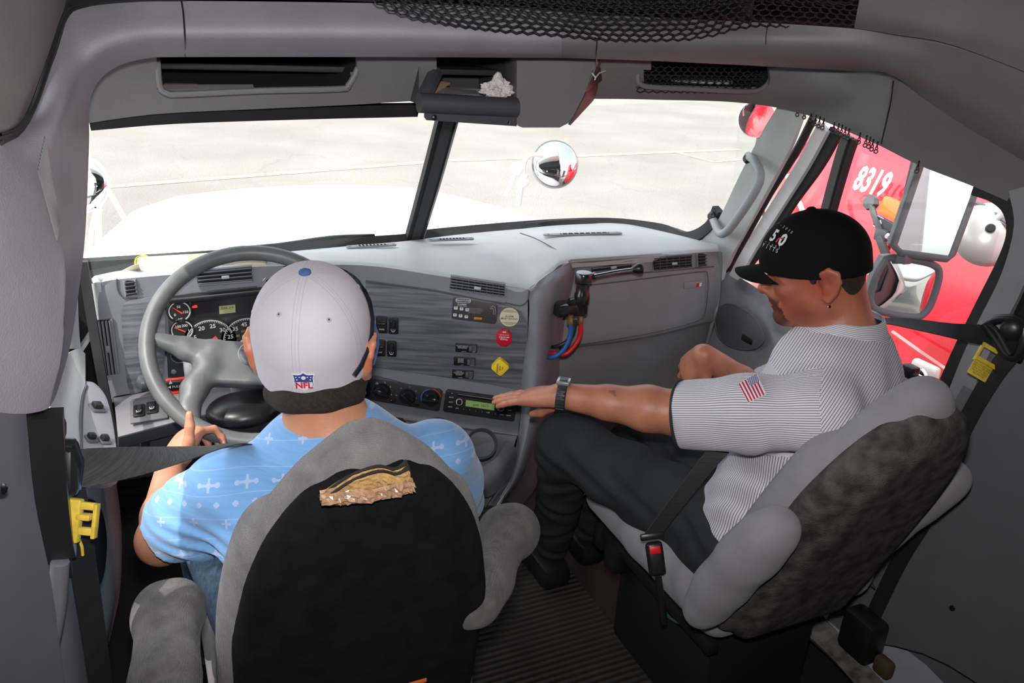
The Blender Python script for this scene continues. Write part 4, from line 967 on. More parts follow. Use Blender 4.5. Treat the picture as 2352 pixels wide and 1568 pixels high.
# passenger face
pf = [[px(1311,603,'Y',.69),px(1480,590,'Y',.71),px(1600,580,'Y',.72),px(1650,577,'Y',.72)],
      [px(1320,618,'Y',.715),px(1480,605,'Y',.722),px(1600,596,'Y',.722),px(1656,592,'Y',.74)],
      [px(1316,655,'Y',.722),px(1480,640,'Y',.722),px(1600,628,'Y',.722),px(1656,622,'Y',.74)],
      [px(1300,720,'Y',.72),px(1480,700,'Y',.72),px(1600,688,'Y',.72),px(1650,690,'Y',.74)],
      [px(1290,795,'Y',.73),px(1480,770,'Y',.72),px(1600,740,'Y',.72),px(1640,735,'Y',.74)],
      [px(1285,805,'Y',.75),px(1480,780,'Y',.74),px(1600,752,'Y',.74),px(1634,745,'Y',.76)],
      [px(1275,860,'Y',.78),px(1480,840,'Y',.78),px(1590,800,'Y',.78),px(1625,790,'Y',.8)],
      [px(1262,960,'Y',.86),px(1480,930,'Y',.86),px(1560,900,'Y',.86),px(1600,890,'Y',.86)],
      [px(1250,1100,'Y',.98),px(1450,1060,'Y',.98),px(1540,1030,'Y',.98),px(1600,1020,'Y',.98)]]
loft('passenger_face', pf, DASHP, db, 5, 4, .01, (-.3,-1,1.2))
loft('dash_end', [[px(1650,577,'Y',.72),px(1656,610,'Y',.735),px(1652,690,'Y',.74),px(1640,740,'Y',.74),px(1600,890,'Y',.86)],[px(1662,580,'Y',.78),px(1668,620,'Y',.80),px(1664,700,'Y',.80),px(1650,760,'Y',.80),px(1610,900,'Y',.90)]], DASHP, db, 4, 4, .01, (-.3,-1,1.2))
vent([(1357,604),(1450,594),(1452,618),(1358,628)], Pp, PN, 3)
vent([(1500,590),(1588,583),(1588,614),(1500,622)], Pp, PN, 5, cols=5, gloss=True)
vent([(1601,582),(1621,581),(1621,609),(1602,612)], Pp, PN, 4, tab=False, gloss=True)
rbox('blank_switch', Pp(1473,604,.004), (.024,.004,.026), DASHP, db, bevel=.001)
tube('glovebox_seam', [Pp(u, v, .003) for u, v in ((1352,655),(1480,640),(1610,624),(1624,630),(1626,660),(1620,715),(1600,738),(1480,768),(1330,792))], .0018, GREYD, db, 6, sm=3)
tube('face_groove', [Pp(u, v, .0025) for u, v in ((1340,630),(1480,626),(1640,612))], .002, GREYD, db, 6)
bz = [prism('x', [Pp(u, v, .003) for u, v in ((1570,648),(1613,643),(1614,658),(1571,663))], PN*.003, DASHP, None, .001), prism('x', [Pp(u, v, .0065) for u, v in ((1600,651),(1606,650),(1605,658),(1599,659))], PN*.0006, mat('badge_red', (.5,.02,.02), .4)), prism('x', [Pp(u, v, .0065) for u, v in ((1607,650),(1612,649),(1610,657),(1606,658))], PN*.0006, mat('badge_white', (.7,.7,.7), .4))]
join(bz, 'glovebox_badge', db)
# instrument cluster
IP = (Vector((0,.772,1)), DN); Ip = lambda u, v, o=0: px(u, v, pl=(IP[0]+DN*o, DN))
CLU = mat('cluster_black', (.035,.033,.036), .35)
cl = prism('instrument_cluster', [Ip(u, v) for u, v in ((383,690),(395,683),(590,663),(720,655),(720,800),(600,812),(480,815),(390,812))], DN*.003, CLU, db, .001)
prism('cluster_hood', [Ip(u, v, .004) for u, v in ((383,690),(395,680),(590,660),(720,650),(720,662),(590,673),(400,692))], DN*.02, BLK, cl, .003)
prism('warning_panel', [Ip(u, v, .004) for u, v in ((438,694),(600,680),(600,718),(441,729))], DN*.002, mat('warning_dark', (.022,.02,.022), .2), cl)
prism('display', [Ip(u, v, .007) for u, v in ((503,703),(540,699),(541,717),(504,721))], DN*.001, mat('lcd_green', (.22,.23,.12), .4, emit=(.3,.32,.15,.25)), cl)
text('display_text', 'EAR %0.9'.replace('%',''), Ip(522,707,.009), Vector((1,0,0)), SZ, .009, BLK, cl)
prism('warning_light', [Ip(u, v, .007) for u, v in ((441,704),(448,700),(453,701),(453,706),(442,707))], DN*.001, mat('red_warning', (.7,.02,.02), .4, emit=(1,.05,.03,.8)), cl)
GW = mat('gauge_white', (.62,.62,.62), .5); NEED = mat('needle_red', (.75,.05,.03), .4, emit=(1,.05,.02,.2)); GAU = mat('gauge_face', (.02,.02,.022), .4); YG = mat('gauge_yellow', (.5,.32,.05), .5)
EX = Vector((1,0,0))
def gauge(u, v, r, a0, a1, nums, needle, small=False, inner=None):
    c = Ip(u, v, .006); ps = [prism('x', disc(c, EX, SZ, r, 36), DN*.003, GAU)]
    q = c+DN*.0035
    if small: ps.append(tube('x', disc(q, EX, SZ, r*1.02, 36), .0025, BLK, None, 6, True))
    arc = [q+EX*math.cos(R(a))*r*.9+SZ*math.sin(R(a))*r*.9 for a in np.linspace(a0, a1, 30)]
    ps.append(strip('x', arc, r*.11 if small else r*.035, .0006, [p-q for p in arc], GW, None, 1))
    if not small:
        for a in np.linspace(a0, a1, 44):
            d = EX*math.cos(R(a))+SZ*math.sin(R(a)); t_ = DN.cross(d)
            ps.append(rbox('x', q+d*r*.87, (r*.09, r*.022, .0006), GW, None, (d, t_, DN), 0))
    for s_, a, f in nums: ps.append(text('x', s_, q+(EX*math.cos(R(a))+SZ*math.sin(R(a)))*r*f+DN*.0006, EX, SZ, r*(.34 if small else .24), GW, None, .0006, bold=.01))
    for s_, a, f in (inner or []): ps.append(text('x', s_, q+(EX*math.cos(R(a))+SZ*math.sin(R(a)))*r*f+DN*.0006, EX, SZ, r*.15, YG, None, .0006))
    g = join(ps, 'gauge', cl)
    d = EX*math.cos(R(needle))+SZ*math.sin(R(needle)); t_ = DN.cross(d)
    prism('gauge_needle', [q-d*r*.3+t_*r*.07+DN*.002, q-d*r*.3-t_*r*.07+DN*.002, q+d*r*.72-t_*r*.02+DN*.002, q+d*r*.72+t_*r*.02+DN*.002], DN*.001, NEED, g)
gauge(412,714,.0265,-60,225,[('50',95,.45),('150',-10,.5),('0',215,.5),('psi',-90,.7)], 140, True)
gauge(418,757,.0265,-60,225,[('100',130,.5),('200',60,.5),('1',-5,.55),('psi',-90,.7)], 150, True)
gauge(483,783,.062,20,215,[('10',196,.66),('15',158,.66),('20',116,.66),('25',78,.66),('30',42,.66)], 215)
gauge(567,778,.062,-40,215,[('15',200,.66),('25',163,.66),('35',130,.66),('45',96,.66),('55',62,.66),('65',30,.66)], 215, inner=[('20',200,.35),('40',150,.4),('60',110,.4),('80',75,.4)])
prism('lower_cluster_bin', [Dp(u, v, .006) for u, v in ((383,806),(470,800),(470,868),(386,866))], DN*.003, mat('bin_black', (.02,.021,.022), .4), db, .001)
tube('bin_arc', [Dp(u, v, .011) for u, v in ((392,815),(396,826),(410,833),(430,830))], .0015, STEEL, db, 6, sm=3)
lathe('bin_lock', Dp(399,853,.009), (0,-1,0), [(.006,0),(.006,.002),(.003,.003)], STEEL, db, 14)
# switches on the centre facia
for (u, v, mk_) in ((904,748,'low'),(900,800,'low')): rocker(db, Sp(u, v, .007), SX_, SZ, SN, .026, .046)
def knobswitch(u, v, up):
    ps = [prism('x', rrect(Sp(u, v, .007), SX_, SZ, .030, .048, .005), SN*.004, BLK, None, .0012), rbox('x', Sp(u, v, .016)+SZ*.002, (.022,.008,.012), BLK, None, (SX_, SZ, SN), .003), text('x', 'PARK' if up else 'OFF', Sp(u, v, .0113)-SZ*.014, SX_, SZ, .006, GW, None)]
    return join(ps, 'rotary_switch', db)
knobswitch(877,745,1); knobswitch(873,798,0)
def slider(u, v, l1, s1, s2):
    c = Sp(u, v, .007); ps = [prism('x', rrect(c, SX_, SZ, .058, .025, .002), SN*.004, BLK, None, .001), rbox('x', c+SX_*.012+SN*.006, (.009,.016,.008), GREYD, None, (SX_, SZ, SN), .002),
        rbox('x', c+SX_*.019+SN*.0042, (.016,.018,.0006), GREYD, None, (SX_, SZ, SN), 0)]
    ps += [text('x', l1, c-SX_*.010+SZ*.003+SN*.0042, SX_, SZ, .0038, GW, None, spacing=.9), text('x', s1, c-SX_*.006-SZ*.010+SN*.0042, SX_, SZ, .003, GW, None), text('x', s2, c+SX_*.021-SZ*.010+SN*.0042, SX_, SZ, .003, GW, None)]
    return join(ps, 'toggle_switch', db)
slider(1071,798,'DO NOT UNLOCK\nWHEN VEHICLE\nIS IN MOTION','UNLOCK','SLIDE'); slider(1067,829,'DO NOT\nENGAGE\nDURING\nSPIN OUT','LOCK','UNLOCK'); slider(1063,858,'MUST BE\nLOCKED WHEN\nVEHICLE IS IN\nMOTION','UNLOCK','LOCK')
# shift pattern plate
def plateS(cpx, off, m, d, name, label=None):
    o = prism(name, [Sp(u, v, off) for u, v in cpx], SN*d, m, db, d*.3)
    if label: o['label'] = label
    return o
pp = plateS([(1044,682),(1140,698),(1143,702),(1141,738),(1136,744),(1040,732),(1037,728),(1040,686)], .007, mat('plate_dark', (.055,.048,.052), .45), .0015, 'shift_pattern_plate', 'dark shift pattern plate reading FREIGHTLINER 15 SPEED')
q = lambda u, v, o=.0092: Sp(u, v, o)
exs = (q(1140,700)-q(1044,684)).normalized(); exs = SX_
prism('plate_logo', rrect(q(1064,690), exs, SZ, .040, .0115, .0055), SN*.0005, GW, pp); prism('plate_logo', rrect(q(1064,690,.0098), exs, SZ, .037, .009, .0044), SN*.0003, mat('plate_dark', (0,0,0)), pp)
text('plate_text', 'FREIGHTLINER', q(1064,690,.0102), exs, SZ, .0058, GW, pp, bold=.02)
text('plate_text', '15 SPEED', q(1061,699), exs, SZ, .0062, GW, pp, bold=.02)
text('plate_text', 'SEE OWNERS MANUAL', q(1061,703), exs, SZ, .0026, GW, pp)
for (u, v, s_) in ((1047,707,'R'),(1060,709,'7'),(1073,711,'9'),(1045,723,'6'),(1058,725,'8'),(1071,727,'10')):
    prism('shift_key', rrect(q(u, v), exs, SZ, .0095, .0085, .002), SN*.0004, GW, pp); text('plate_text', s_, q(u, v-1, .0098), exs, SZ, .006, BLK, pp, bold=.02)
text('plate_text', 'Turning the splitter on the shift knob\nselects the high and low half range.\nDepress clutch to start. Use engine brake\nonly in gear. Do not coast in neutral.\nSelect starting gear for load and\nterrain. Push button forward.', q(1090,713), exs, SZ, .0027, mat('plate_faint', (.35,.35,.35), .5), pp)
prism('warning_strip', rrect(q(1098,731), exs, SZ, .021, .0055, .0006), SN*.0004, mat('warning_orange', (.85,.28,.05), .5), pp); text('plate_text', 'WARNING', q(1100,731.5,.0098), exs, SZ, .0042, BLK, pp)
tube('plate_lever_drawing', [q(u, v) for u, v in ((1128,706),(1131,702),(1136,704),(1138,712),(1137,722),(1133,722),(1134,712),(1131,707),(1126,709))], .0004, GW, pp, 5)
# stickers
st = prism('alarm_sticker', disc(Sp(1170,728,.0075), SX_, SZ, .0255, 36, .0265), SN*.0008, mat('cream_sticker', (.58,.56,.40), .6, noise=.06, nscale=40), db); st['label'] = 'round cream sticker reading ALARM MUST SOUND'
g_ = mat('sticker_olive_text', (.12,.12,.06), .6)
for s_, dv_, z_ in (('THIS VEHICLE IS\nEQUIPPED WITH A BACK-UP\nALARM. WHEN BACKING, THE',-14,.0028),('ALARM\nMUST SOUND',1,.0070),('THE OPERATOR IS RESPONSIBLE\nFOR THE SAFE USE OF\nTHIS VEHICLE',15,.0028)): text('sticker_text', s_, Sp(1170,728+dv_,.0086), SX_, SZ, z_, g_, st, bold=.02)
def octo(u, v, r, k, a): c = Sp(u, v, .012); return [c+SX_*r*math.cos(R(a+360*i/k))+SZ*r*math.sin(R(a+360*i/k)) for i in range(k)]
RK = mat('knob_red', (.52,.012,.03), .3, coat=.3); o = prism('trailer_air_knob', octo(1158,771,.0225,8,22), SN*.022, RK, db, .002); o['label'] = 'red octagonal knob reading TRAILER AIR SUPPLY'
W_ = mat('knob_white', (.75,.72,.72), .5)
n2 = -SX_; 
for s_, dz, sz_ in (('TRAILER',-.0095,.0055),('AIR SUPPLY',-.0035,.0055),('PUSH IN TO SUPPLY',.0025,.0028),('▬',.010,.008)): text('knob_text', s_, Sp(1158,771,.035)+SZ*dz, -SX_, -SZ, sz_, W_, o, bold=.02)
YK = mat('knob_yellow', (.85,.60,.04), .3, coat=.3); c = Sp(1149,838,.014)
ea, eb = (SX_*.80+SZ*.6).normalized(), None; eb = SN.cross(ea)
ea = (SX_*math.cos(R(50))+SZ*math.sin(R(50))); eb = SN.cross(ea)
o = prism('parking_brake_knob', rrect(c, ea, eb, .038, .038, .008), SN*.02, YK, db, .002); o['label'] = 'yellow diamond knob reading PARKING BRAKE'
for s_, d_, sz_ in (('PARKING',-.007,.0065),('BRAKE',.000,.0045),('↷',.007,.009)): text('knob_text', s_, c+SN*.021+SX_*d_, SZ, -SX_, sz_, BLK, o, bold=.02)
# climate panel
CP = mat('climate_panel_black', (.026,.025,.027), .45)
cp = prism('climate_control_panel', [Sp(u, v, .006) for u, v in ((820,868),(846,868),(1010,892),(1017,898),(1010,941),(1003,943),(820,912))], SN*.003, CP, db, .001)
rocker(cp, Sp(839,892,.009), SX_, SZ, SN, .024, .042)
def dial(u, v, a):
    c = Sp(u, v, .010); k = lathe('climate_knob', c, SN, [(.0235,-.001),(.0235,.001),(.021,.004),(.019,.014),(.017,.016)], GLB, cp, 32)
    d = SX_*math.cos(R(a))+SZ*math.sin(R(a)); rbox('knob_grip', c+SN*.018+d*.0, (.046,.010,.012), GLB, k, (d, SN.cross(d), SN), .004)
dial(877,898,-20); dial(936,911,-45); dial(990,914,-3)
for (u, v, s_) in ((866,880,'❄'),(873,878,'·'),(884,878,'2'),(897,888,'3'),(901,897,'·'),(899,906,'4'),(910,907,'~i'),(921,891,'~r'),(941,888,'~'),(955,898,'~/'),(955,914,'⌂'),(912,900,'·')): text('panel_mark', s_, Sp(u, v, .0095), SX_, SZ, .007, GW, cp)
for (aa, m_) in (((200,100),mat('heat_blue', (.05,.12,.5), .5)),((80,10),mat('heat_red', (.6,.03,.03), .5))):
    tube('heat_arc', [Sp(990,914,.0097)+SX_*math.cos(R(a))*.027+SZ*math.sin(R(a))*.027 for a in np.linspace(aa[0], aa[1], 10)], .0013, m_, cp, 6)
for (u, v) in ((903,920),(958,928)): prism('panel_button', rrect(Sp(u, v, .009), SX_, SZ, .015, .010, .002), SN*.002, BLK, cp, .0006)
prism('panel_light', rrect(Sp(899,919,.0112), SX_, SZ, .0022, .0022, .001), SN*.0005, NEED, cp)
# radio
rd = prism('car_radio', [Sp(u, v, .006) for u, v in ((1029,893),(1186,915),(1190,920),(1181,962),(1176,964),(1022,942),(1018,938),(1024,897)) ], SN*.010, mat('radio_black', (.02,.02,.021), .4), db, .002)
rd['label'] = 'black car radio with green display'
prism('cd_slot', [Sp(u, v, .0165) for u, v in ((1052,903),(1165,919),(1164,925),(1051,909))], SN*.001, GLB, rd)
tube('cd_slot_edge', [Sp(1052,905,.018),Sp(1165,921,.018)], .0006, SILV, rd, 6)
prism('radio_display', [Sp(u, v, .0165) for u, v in ((1070,918),(1137,928),(1135,942),(1069,932))], SN*.001, mat('radio_lcd', (.13,.20,.08), .4, emit=(.2,.32,.1,.35)), rd)
text('radio_display_text', 'AM  1622', Sp(1104,931,.0185), SX_, SZ, .011, mat('lcd_ink', (.03,.05,.02), .6), rd)
for (u, v) in ((1055,922),(1150,936)):
    k = lathe('radio_knob', Sp(u, v, .0165), SN, [(.0095,0),(.0095,.004),(.0075,.0055)], SILV, rd, 28); lathe('radio_knob_cap', Sp(u, v, .0215), SN, [(.0068,0),(.0062,.006),(.005,.0065)], BLK, k, 24)
for (u, v, s_) in ((1037,912,'MODE'),(1036,923,'MUTE'),(1034,934,'BAND'),(1050,937,'AUX'),(1065,939,'1'),(1079,941,'2'),(1093,943,'3'),(1107,945,'4'),(1121,947,'5 DIR'),(1138,950,'6'),(1152,952,'SCAN'),(1168,954,'AM/FM'),(1171,932,'SEEK'),(1170,942,'TUNE'),(1038,903,'O')): text('radio_text', s_, Sp(u, v, .0165), SX_, SZ, .0042, GW, rd, bold=.01)
# trailer hand brake valve on the stack flank
hv = empty('trailer_brake_valve', px(1335,690,'Y',.6), 'black trailer brake hand valve with chrome lever and coloured air hoses', 'valve')
V = lambda u, v, y=.585: px(u, v, 'Y', y)
lathe('valve_body', V(1333,722), (V(1340,640)-V(1333,722)), [(.014,0),(.019,.005),(.019,.03),(.021,.035),(.021,.06),(.018,.065),(.018,.09),(.023,.095),(.023,.115),(.020,.12)], mat('valve_black', (.015,.015,.016), .2, coat=.5), hv, 30)
rbox('valve_bracket', V(1298,708,.60), (.065,.05,.035), MATS['valve_black'], hv, bevel=.006)
rbox('bracket_plate', V(1322,700,.59), (.045,.02,.04), MATS['valve_black'], hv, bevel=.005)
rbox('valve_lug', V(1356,634,.585), (.035,.018,.018), MATS['valve_black'], hv, bevel=.006)
c = V(1340,629); text('valve_text', 'TRAILER', c+Vector((0,-.012,.006)), EX, Vector((0,.45,.9)).normalized(), .008, GW, hv)
tube('valve_lever', [V(1365,634,.575),V(1410,625,.565),V(1456,618,.555)], .0048, CHR, hv, 12)
lathe('lever_knob', V(1452,619,.556), (V(1478,615,.55)-V(1452,619,.556)), [(.005,0),(.008,.003),(.014,.016),(.015,.022),(.012,.028),(.005,.03)], BLK, hv, 24)
BR = mat('brass_fitting', (.35,.24,.10), .35, .8)
def hose(m, pts, nm, r=.0065): tube(nm, [V(*p) for p in pts], r, m, hv, 12, sm=5)
hose(mat('hose_black', (.02,.02,.02), .45), [(1322,735,.6),(1316,765,.6),(1300,785,.6),(1280,795,.61),(1266,797,.64)], 'air_hose', .0055)
hose(mat('hose_red', (.60,.015,.02), .4), [(1334,725,.585),(1333,765,.585),(1322,790,.585),(1300,812,.59),(1275,812,.60),(1258,810,.63)], 'air_hose')
hose(mat('hose_blue', (.02,.10,.33), .4), [(1310,730,.575),(1311,765,.575),(1300,795,.575),(1285,812,.58),(1268,820,.59),(1252,820,.62)], 'air_hose')
for (u, v, y) in ((1310,735,.575),(1333,733,.585)): lathe('hose_fitting', V(u, v, y), (0,0,1), [(.009,-.012),(.0095,0),(.008,.002),(.008,.016)], BR, hv, 6)
# rolled paper on the left of the pad
rp = empty('rolled_paper', Zp(330,620,1.075), 'rolled paper with yellow edge lying on the left end of the dashboard', 'paper')
PAP = mat('cream_paper', (.62,.58,.42), .7); a_ = Zp(330,615,1.10)
def spiral(c, ax_, r0, turns, L, m, nm, taper=1):
    ax_ = ax_.normalized(); e1 = ax_.orthogonal().normalized(); e2 = ax_.cross(e1); rows = [[], []]
    for k in range(int(24*turns)+1):
        a = 2*math.pi*k/24; r = r0*(1-.25*k/24/turns)
        rows[0].append(c+(e1*math.cos(a)+e2*math.sin(a))*r); rows[1].append(c+ax_*L+(e1*math.cos(a)+e2*math.sin(a))*r*taper)
    return loft(nm, rows, m, rp, 1, 2, .0008)
spiral(Zp(322,610,1.09), Zp(322,610,1.09)-Zp(450,602,1.10)+Vector((0,0,0)), .022, 2.2, -.30, PAP, 'paper_roll')
spiral(Zp(326,608,1.092), Zp(322,612,1.09)-Zp(300,620,1.09), .024, 2, .014, mat('yellow_paper', (.75,.60,.06), .6), 'yellow_edge')
loft('paper_flap', [[Zp(278,622,1.075),Zp(300,612,1.11),Zp(318,606,1.12)],[Zp(290,632,1.072),Zp(310,630,1.075),Zp(326,628,1.075)]], PAP, rp, 3, 3, .001)
loft('paper_sheet', [[Zp(325,612,1.095),Zp(420,600,1.085),Zp(480,596,1.08)],[Zp(322,628,1.076),Zp(400,618,1.076),Zp(470,612,1.076)]], mat('tan_paper', (.55,.50,.40), .8), rp, 3, 3, .001)
# ---------------- steering wheel
wl, wt, wb = Vector((-.769,.562,.998)), Vector((-.495,.70,1.154)), Vector((-.585,.391,.83))
wc = (wt+wb)/2; wy = (wt-wb).normalized(); wx = -(wl-wc); wx = (wx-wy*wx.dot(wy)).normalized(); wn = wx.cross(wy)
sw_ = empty('steering_wheel', wc, 'large grey four-spoke steering wheel in front of the driver', 'steering wheel')
WH = mat('wheel_grey', (.10,.105,.105), .42, noise=.12, nscale=20, bump=.1, bscale=400); RW = .2285
tube('wheel_rim', [wc+wx*RW*math.cos(a)+wy*RW*math.sin(a) for a in [2*math.pi*k/64 for k in range(64)]], .0178, WH, sw_, 14, True)
def Wp(x, y, z=0): return wc+wx*x+wy*y+wn*z
s = SDF([-.24,-.24,-.09], [.24,.24,.03], .004)
for sg in (-1, 1):
    s.chain([(sg*.222,.0,-.004),(sg*.15,-.008,-.016),(sg*.09,-.012,-.022)], [.014,.017,.020], .012)
    s.chain([(sg*.20,-.012,-.010),(sg*.15,-.025,-.022),(sg*.10,-.034,-.026)], [.010,.017,.022], .012)
    s.chain([(sg*.118,-.195,-.004),(sg*.133,-.16,-.012),(sg*.125,-.11,-.02),(sg*.10,-.06,-.024)], [.016,.021,.026,.030], .02)
s.box((0,-.045,-.026), (.105,.052,.022), .012, .012)
so, V_, Q_ = solid('wheel_hub', s, WH, None, fn=lambda V: V[:, :1]*np.array(wx)+V[:, 1:2]*np.array(wy)+V[:, 2:]*np.array(wn)+np.array(wc))
so.parent = sw_; so.location = Vector(so.location)-wc
bd = lathe('horn_badge', px(575,812,pl=(wc-wn*.001, wn)), wn, [(.026,-.006),(.027,0),(.024,.003),(.023,.002),(.01,.003)], mat('badge_grey', (.17,.18,.185), .35, .3), sw_, 36)
text('badge_text', 'FREIGHTLINER', px(573,806,pl=(wc+wn*.004, wn)), wx, wy, .0055, BLK, sw_)
# steering column
sc_ = empty('steering_column', Vector((-.545,.66,.9)), 'grey steering column shroud with red hazard lever below the wheel', 'steering column')
SHR = mat('shroud_grey', (.30,.32,.325), .4)
s = SDF([-.70,.55,.76], [-.40,.85,1.02], .005)
s.chain([np.array(wc-wn*.09), np.array(wc-wn*.24-Vector((0,0,.02)))], [.052,.06], .02); s.ell(np.array(px(455,850,'Y',.65)), (.045,.045,.04), .02)
so, V_, Q_ = solid('column_shroud', s, SHR, None); so.parent = sc_; so.location = so.location-sc_.location
cY = .60
rbox('hazard_lever', px(410,884,'Y',cY), (.075,.012,.026), BLK, sc_, bevel=.004)
rbox('hazard_tab', px(405,871,'Y',cY+.005), (.045,.01,.007), mat('hazard_red', (.8,.03,.02), .35), sc_, bevel=.003); rbox('hazard_tab', px(415,899,'Y',cY-.005), (.05,.012,.007), MATS['hazard_red'], sc_, bevel=.003)
text('lever_text', '◄ PULL', px(400,888,'Y',cY-.01), EX, SZ, .008, GW, sc_)
prism('lever_triangle', [px(u, v, 'Y', cY-.008) for u, v in ((388,882),(396,880),(391,873))], Vector((0,-.001,0)), GW, sc_)
lathe('stalk_knob', px(334,878,'Y',.60), (-1,-.2,.0), [(.008,-.03),(.018,-.02),(.021,-.005),(.018,.012),(.008,.018)], mat('stalk_grey', (.05,.055,.06), .4), sc_, 24)
tube('turn_stalk', [px(345,880,'Y',.60),px(380,885,'Y',.61),px(430,890,'Y',.63)], .007, BLK, sc_, 10)
s = SDF([-.68,.45,.70], [-.36,.78,.90], .006); s.ell(np.array(px(560,940,'Y',.56)), (.085,.07,.035), .01)
so, V_, Q_ = solid('lower_shroud', s, BLK, None); so.parent = sc_; so.location = so.location-sc_.location
# ================================================================ seats
def fabric(name, col, dark, bump=.5, wear=0, scale=900):
    m = mat(name, col, .9, noise=.08, nscale=30, bump=bump, bscale=scale, sheen=0 if col[0] < .05 else .2, col2=dark, spec=.15)
    return m
SEATG = fabric('seat_grey_fabric', (.20,.195,.20), (.135,.13,.135))
SEATL = fabric('seat_light_fabric', (.26,.255,.275), (.22,.215,.23))
SEATB = fabric('seat_black_carpet', (.006,.006,.007), (.010,.010,.011), 1.0)
SEATF = fabric('seat_worn_carpet', (.040,.036,.036), (.10,.092,.090), 1.0, scale=350)
def tiltbox_back(s, base, top, hw0, hw1, th, k=.03):
    pass
def seat(name, X, base, top, hwb, prof, inset, th, label, back_m, shell_m):
    """bucket seat: base/top = (y, z) of the backrest centre line at its foot and crown"""
    e = empty(name, (X, .15, 0), label, 'seat')
    b = Vector((X, base[0], base[1])); t_ = Vector((X+.0, top[0], top[1])); u = (t_-b).normalized(); L = (t_-b).length; f = Vector((1,0,0)).cross(u)*1.0
    f = Vector((1,0,0)).cross(u); f = f if f.y > 0 else -f    # faces forward
    def P(x, h, d): return b+Vector((1,0,0))*x+u*h+f*d
    lo = [X-hwb-.05, min(base[0], top[0])-th-.1, base[1]-.12]; hi = [X+hwb+.1, max(base[0], top[0])+th+.1, top[1]+.06]
    s = SDF(lo, hi, .007)
    W = [(h_*L, w_) for h_, w_ in prof]
    hh = np.linspace(W[0][0], W[-1][0], 26); ww_ = np.interp(hh, [a for a, _ in W], [b_ for _, b_ in W])
    for h0, w_ in zip(hh, ww_):
        r_ = min(.052, w_*.7+.012); w_ = max(w_, r_+.002); s.cone(P(-w_+r_, h0, 0), P(w_-r_, h0, 0), r_, r_, .012)
        if h0 < L*.75:
            for sg in (-1, 1): s.cone(P(sg*(w_-.055), h0, .022), P(sg*(w_-.055), h0+.02, .022), .050, .050, .03)
    o, V_, Q_ = solid('backrest', s, back_m, None, relax=3); o.parent = e; o.location = o.location-e.location
    # rear shell, set just behind the cushion
    s = SDF([lo[0], lo[1]-.04, lo[2]], hi, .007)
    for h0, w_ in zip(hh, ww_):
        if h0 > L*.975: continue
        r_ = .030; w_ = float(np.interp(h0/L, [0,.45,.66,.78,.87,.93,.98], [hwb-.012-inset*.5, hwb-.02, .182, .158, .128, .098, .04]))*(1 if hwb > .22 else .93); dd = -.044 if hwb > .22 else -.030
        if hwb < .22: w_ *= 1.10
        s.cone(P(-w_+r_, h0+.006, dd), P(w_-r_, h0+.006, dd), r_, r_, .02)
        s.cone(P(-w_*.6, h0-.02, -.047), P(w_*.6, h0-.02, -.047), r_, r_, .03)
    o2, V_, Q_ = solid('back_shell', s, shell_m, None, relax=3); o2.parent = e; o2.location = o2.location-e.location
    return e, P, u, f, L
def addpart(e, name, s, m, **k):
    o, V_, Q_ = solid(name, s, m, None, **k); o.parent = e; o.location = o.location-wloc(e); return o
ds, DSP, u_, f_, L_ = seat('driver_seat', -.49, (-.10,.56), (-.215,1.115), .225, ((0,.222),(.25,.220),(.42,.215),(.55,.205),(.66,.190),(.76,.170),(.85,.140),(.92,.108),(1.0,.055)), .012, .06, 'worn grey driver seat with torn black carpeted back panel', SEATG, SEATB)
# torn panel: exposed foam and tape, set on the shell
shell_pl = (DSP(0,.5,-.082), -f_)
def TP(u, v, o=0): return px(u, v, pl=(shell_pl[0]-f_*(o), f_))
foam = mat('yellow_seat_foam', (.42,.25,.09), .9, noise=.2, nscale=30, bump=.8, bscale=200); tape = mat('crinkled_packing_tape', (.33,.20,.12), .25, noise=.3, nscale=60, bump=1, bscale=60, coat=.6)
def patchsurf(name, top, bot, m, off, wav=0, n=5):
    A = cr1([TP(u, v, off) for u, v in top], n); B = cr1([TP(u, v, off) for u, v in bot], n); vs = []; fs = []; K = 6; random.seed(7)
    for i, (a, b) in enumerate(zip(A, B)):
        for k in range(K+1):
            p = a.lerp(b, k/K); vs.append(p-f_*(wav*random.random() if 0 < k < K else 0))
    for i in range(len(A)-1):
        for k in range(K): fs.append((i*(K+1)+k, i*(K+1)+k+1, (i+1)*(K+1)+k+1, (i+1)*(K+1)+k))
    n0 = len(vs); vs += [v+f_*.01 for v in vs[:n0]]; fs += [tuple(n0+q for q in f[::-1]) for f in fs[:]]
    return mk(name, vs, fs, m, ds, False)
patchsurf('exposed_foam', [(742,1142),(790,1110),(830,1092),(870,1084),(905,1088),(938,1080),(942,1092)], [(742,1150),(790,1140),(830,1132),(870,1122),(905,1116),(938,1108),(946,1106)], foam, .004, .003)['label'] = 'yellow foam showing through the torn panel'
patchsurf('packing_tape', [(738,1138),(780,1130),(820,1128),(860,1122),(900,1112),(930,1106),(952,1108)], [(737,1158),(780,1160),(820,1156),(860,1150),(900,1142),(930,1136),(950,1128)], tape, .012, .010)['label'] = 'crinkled clear tape over the tear'
patchsurf('torn_edge', [(735,1150),(800,1104),(868,1078),(912,1084),(936,1066),(940,1072)], [(735,1154),(800,1109),(868,1083),(912,1089),(938,1078),(944,1090)], mat('frayed_edge', (.02,.018,.018), 1), .008, .004)
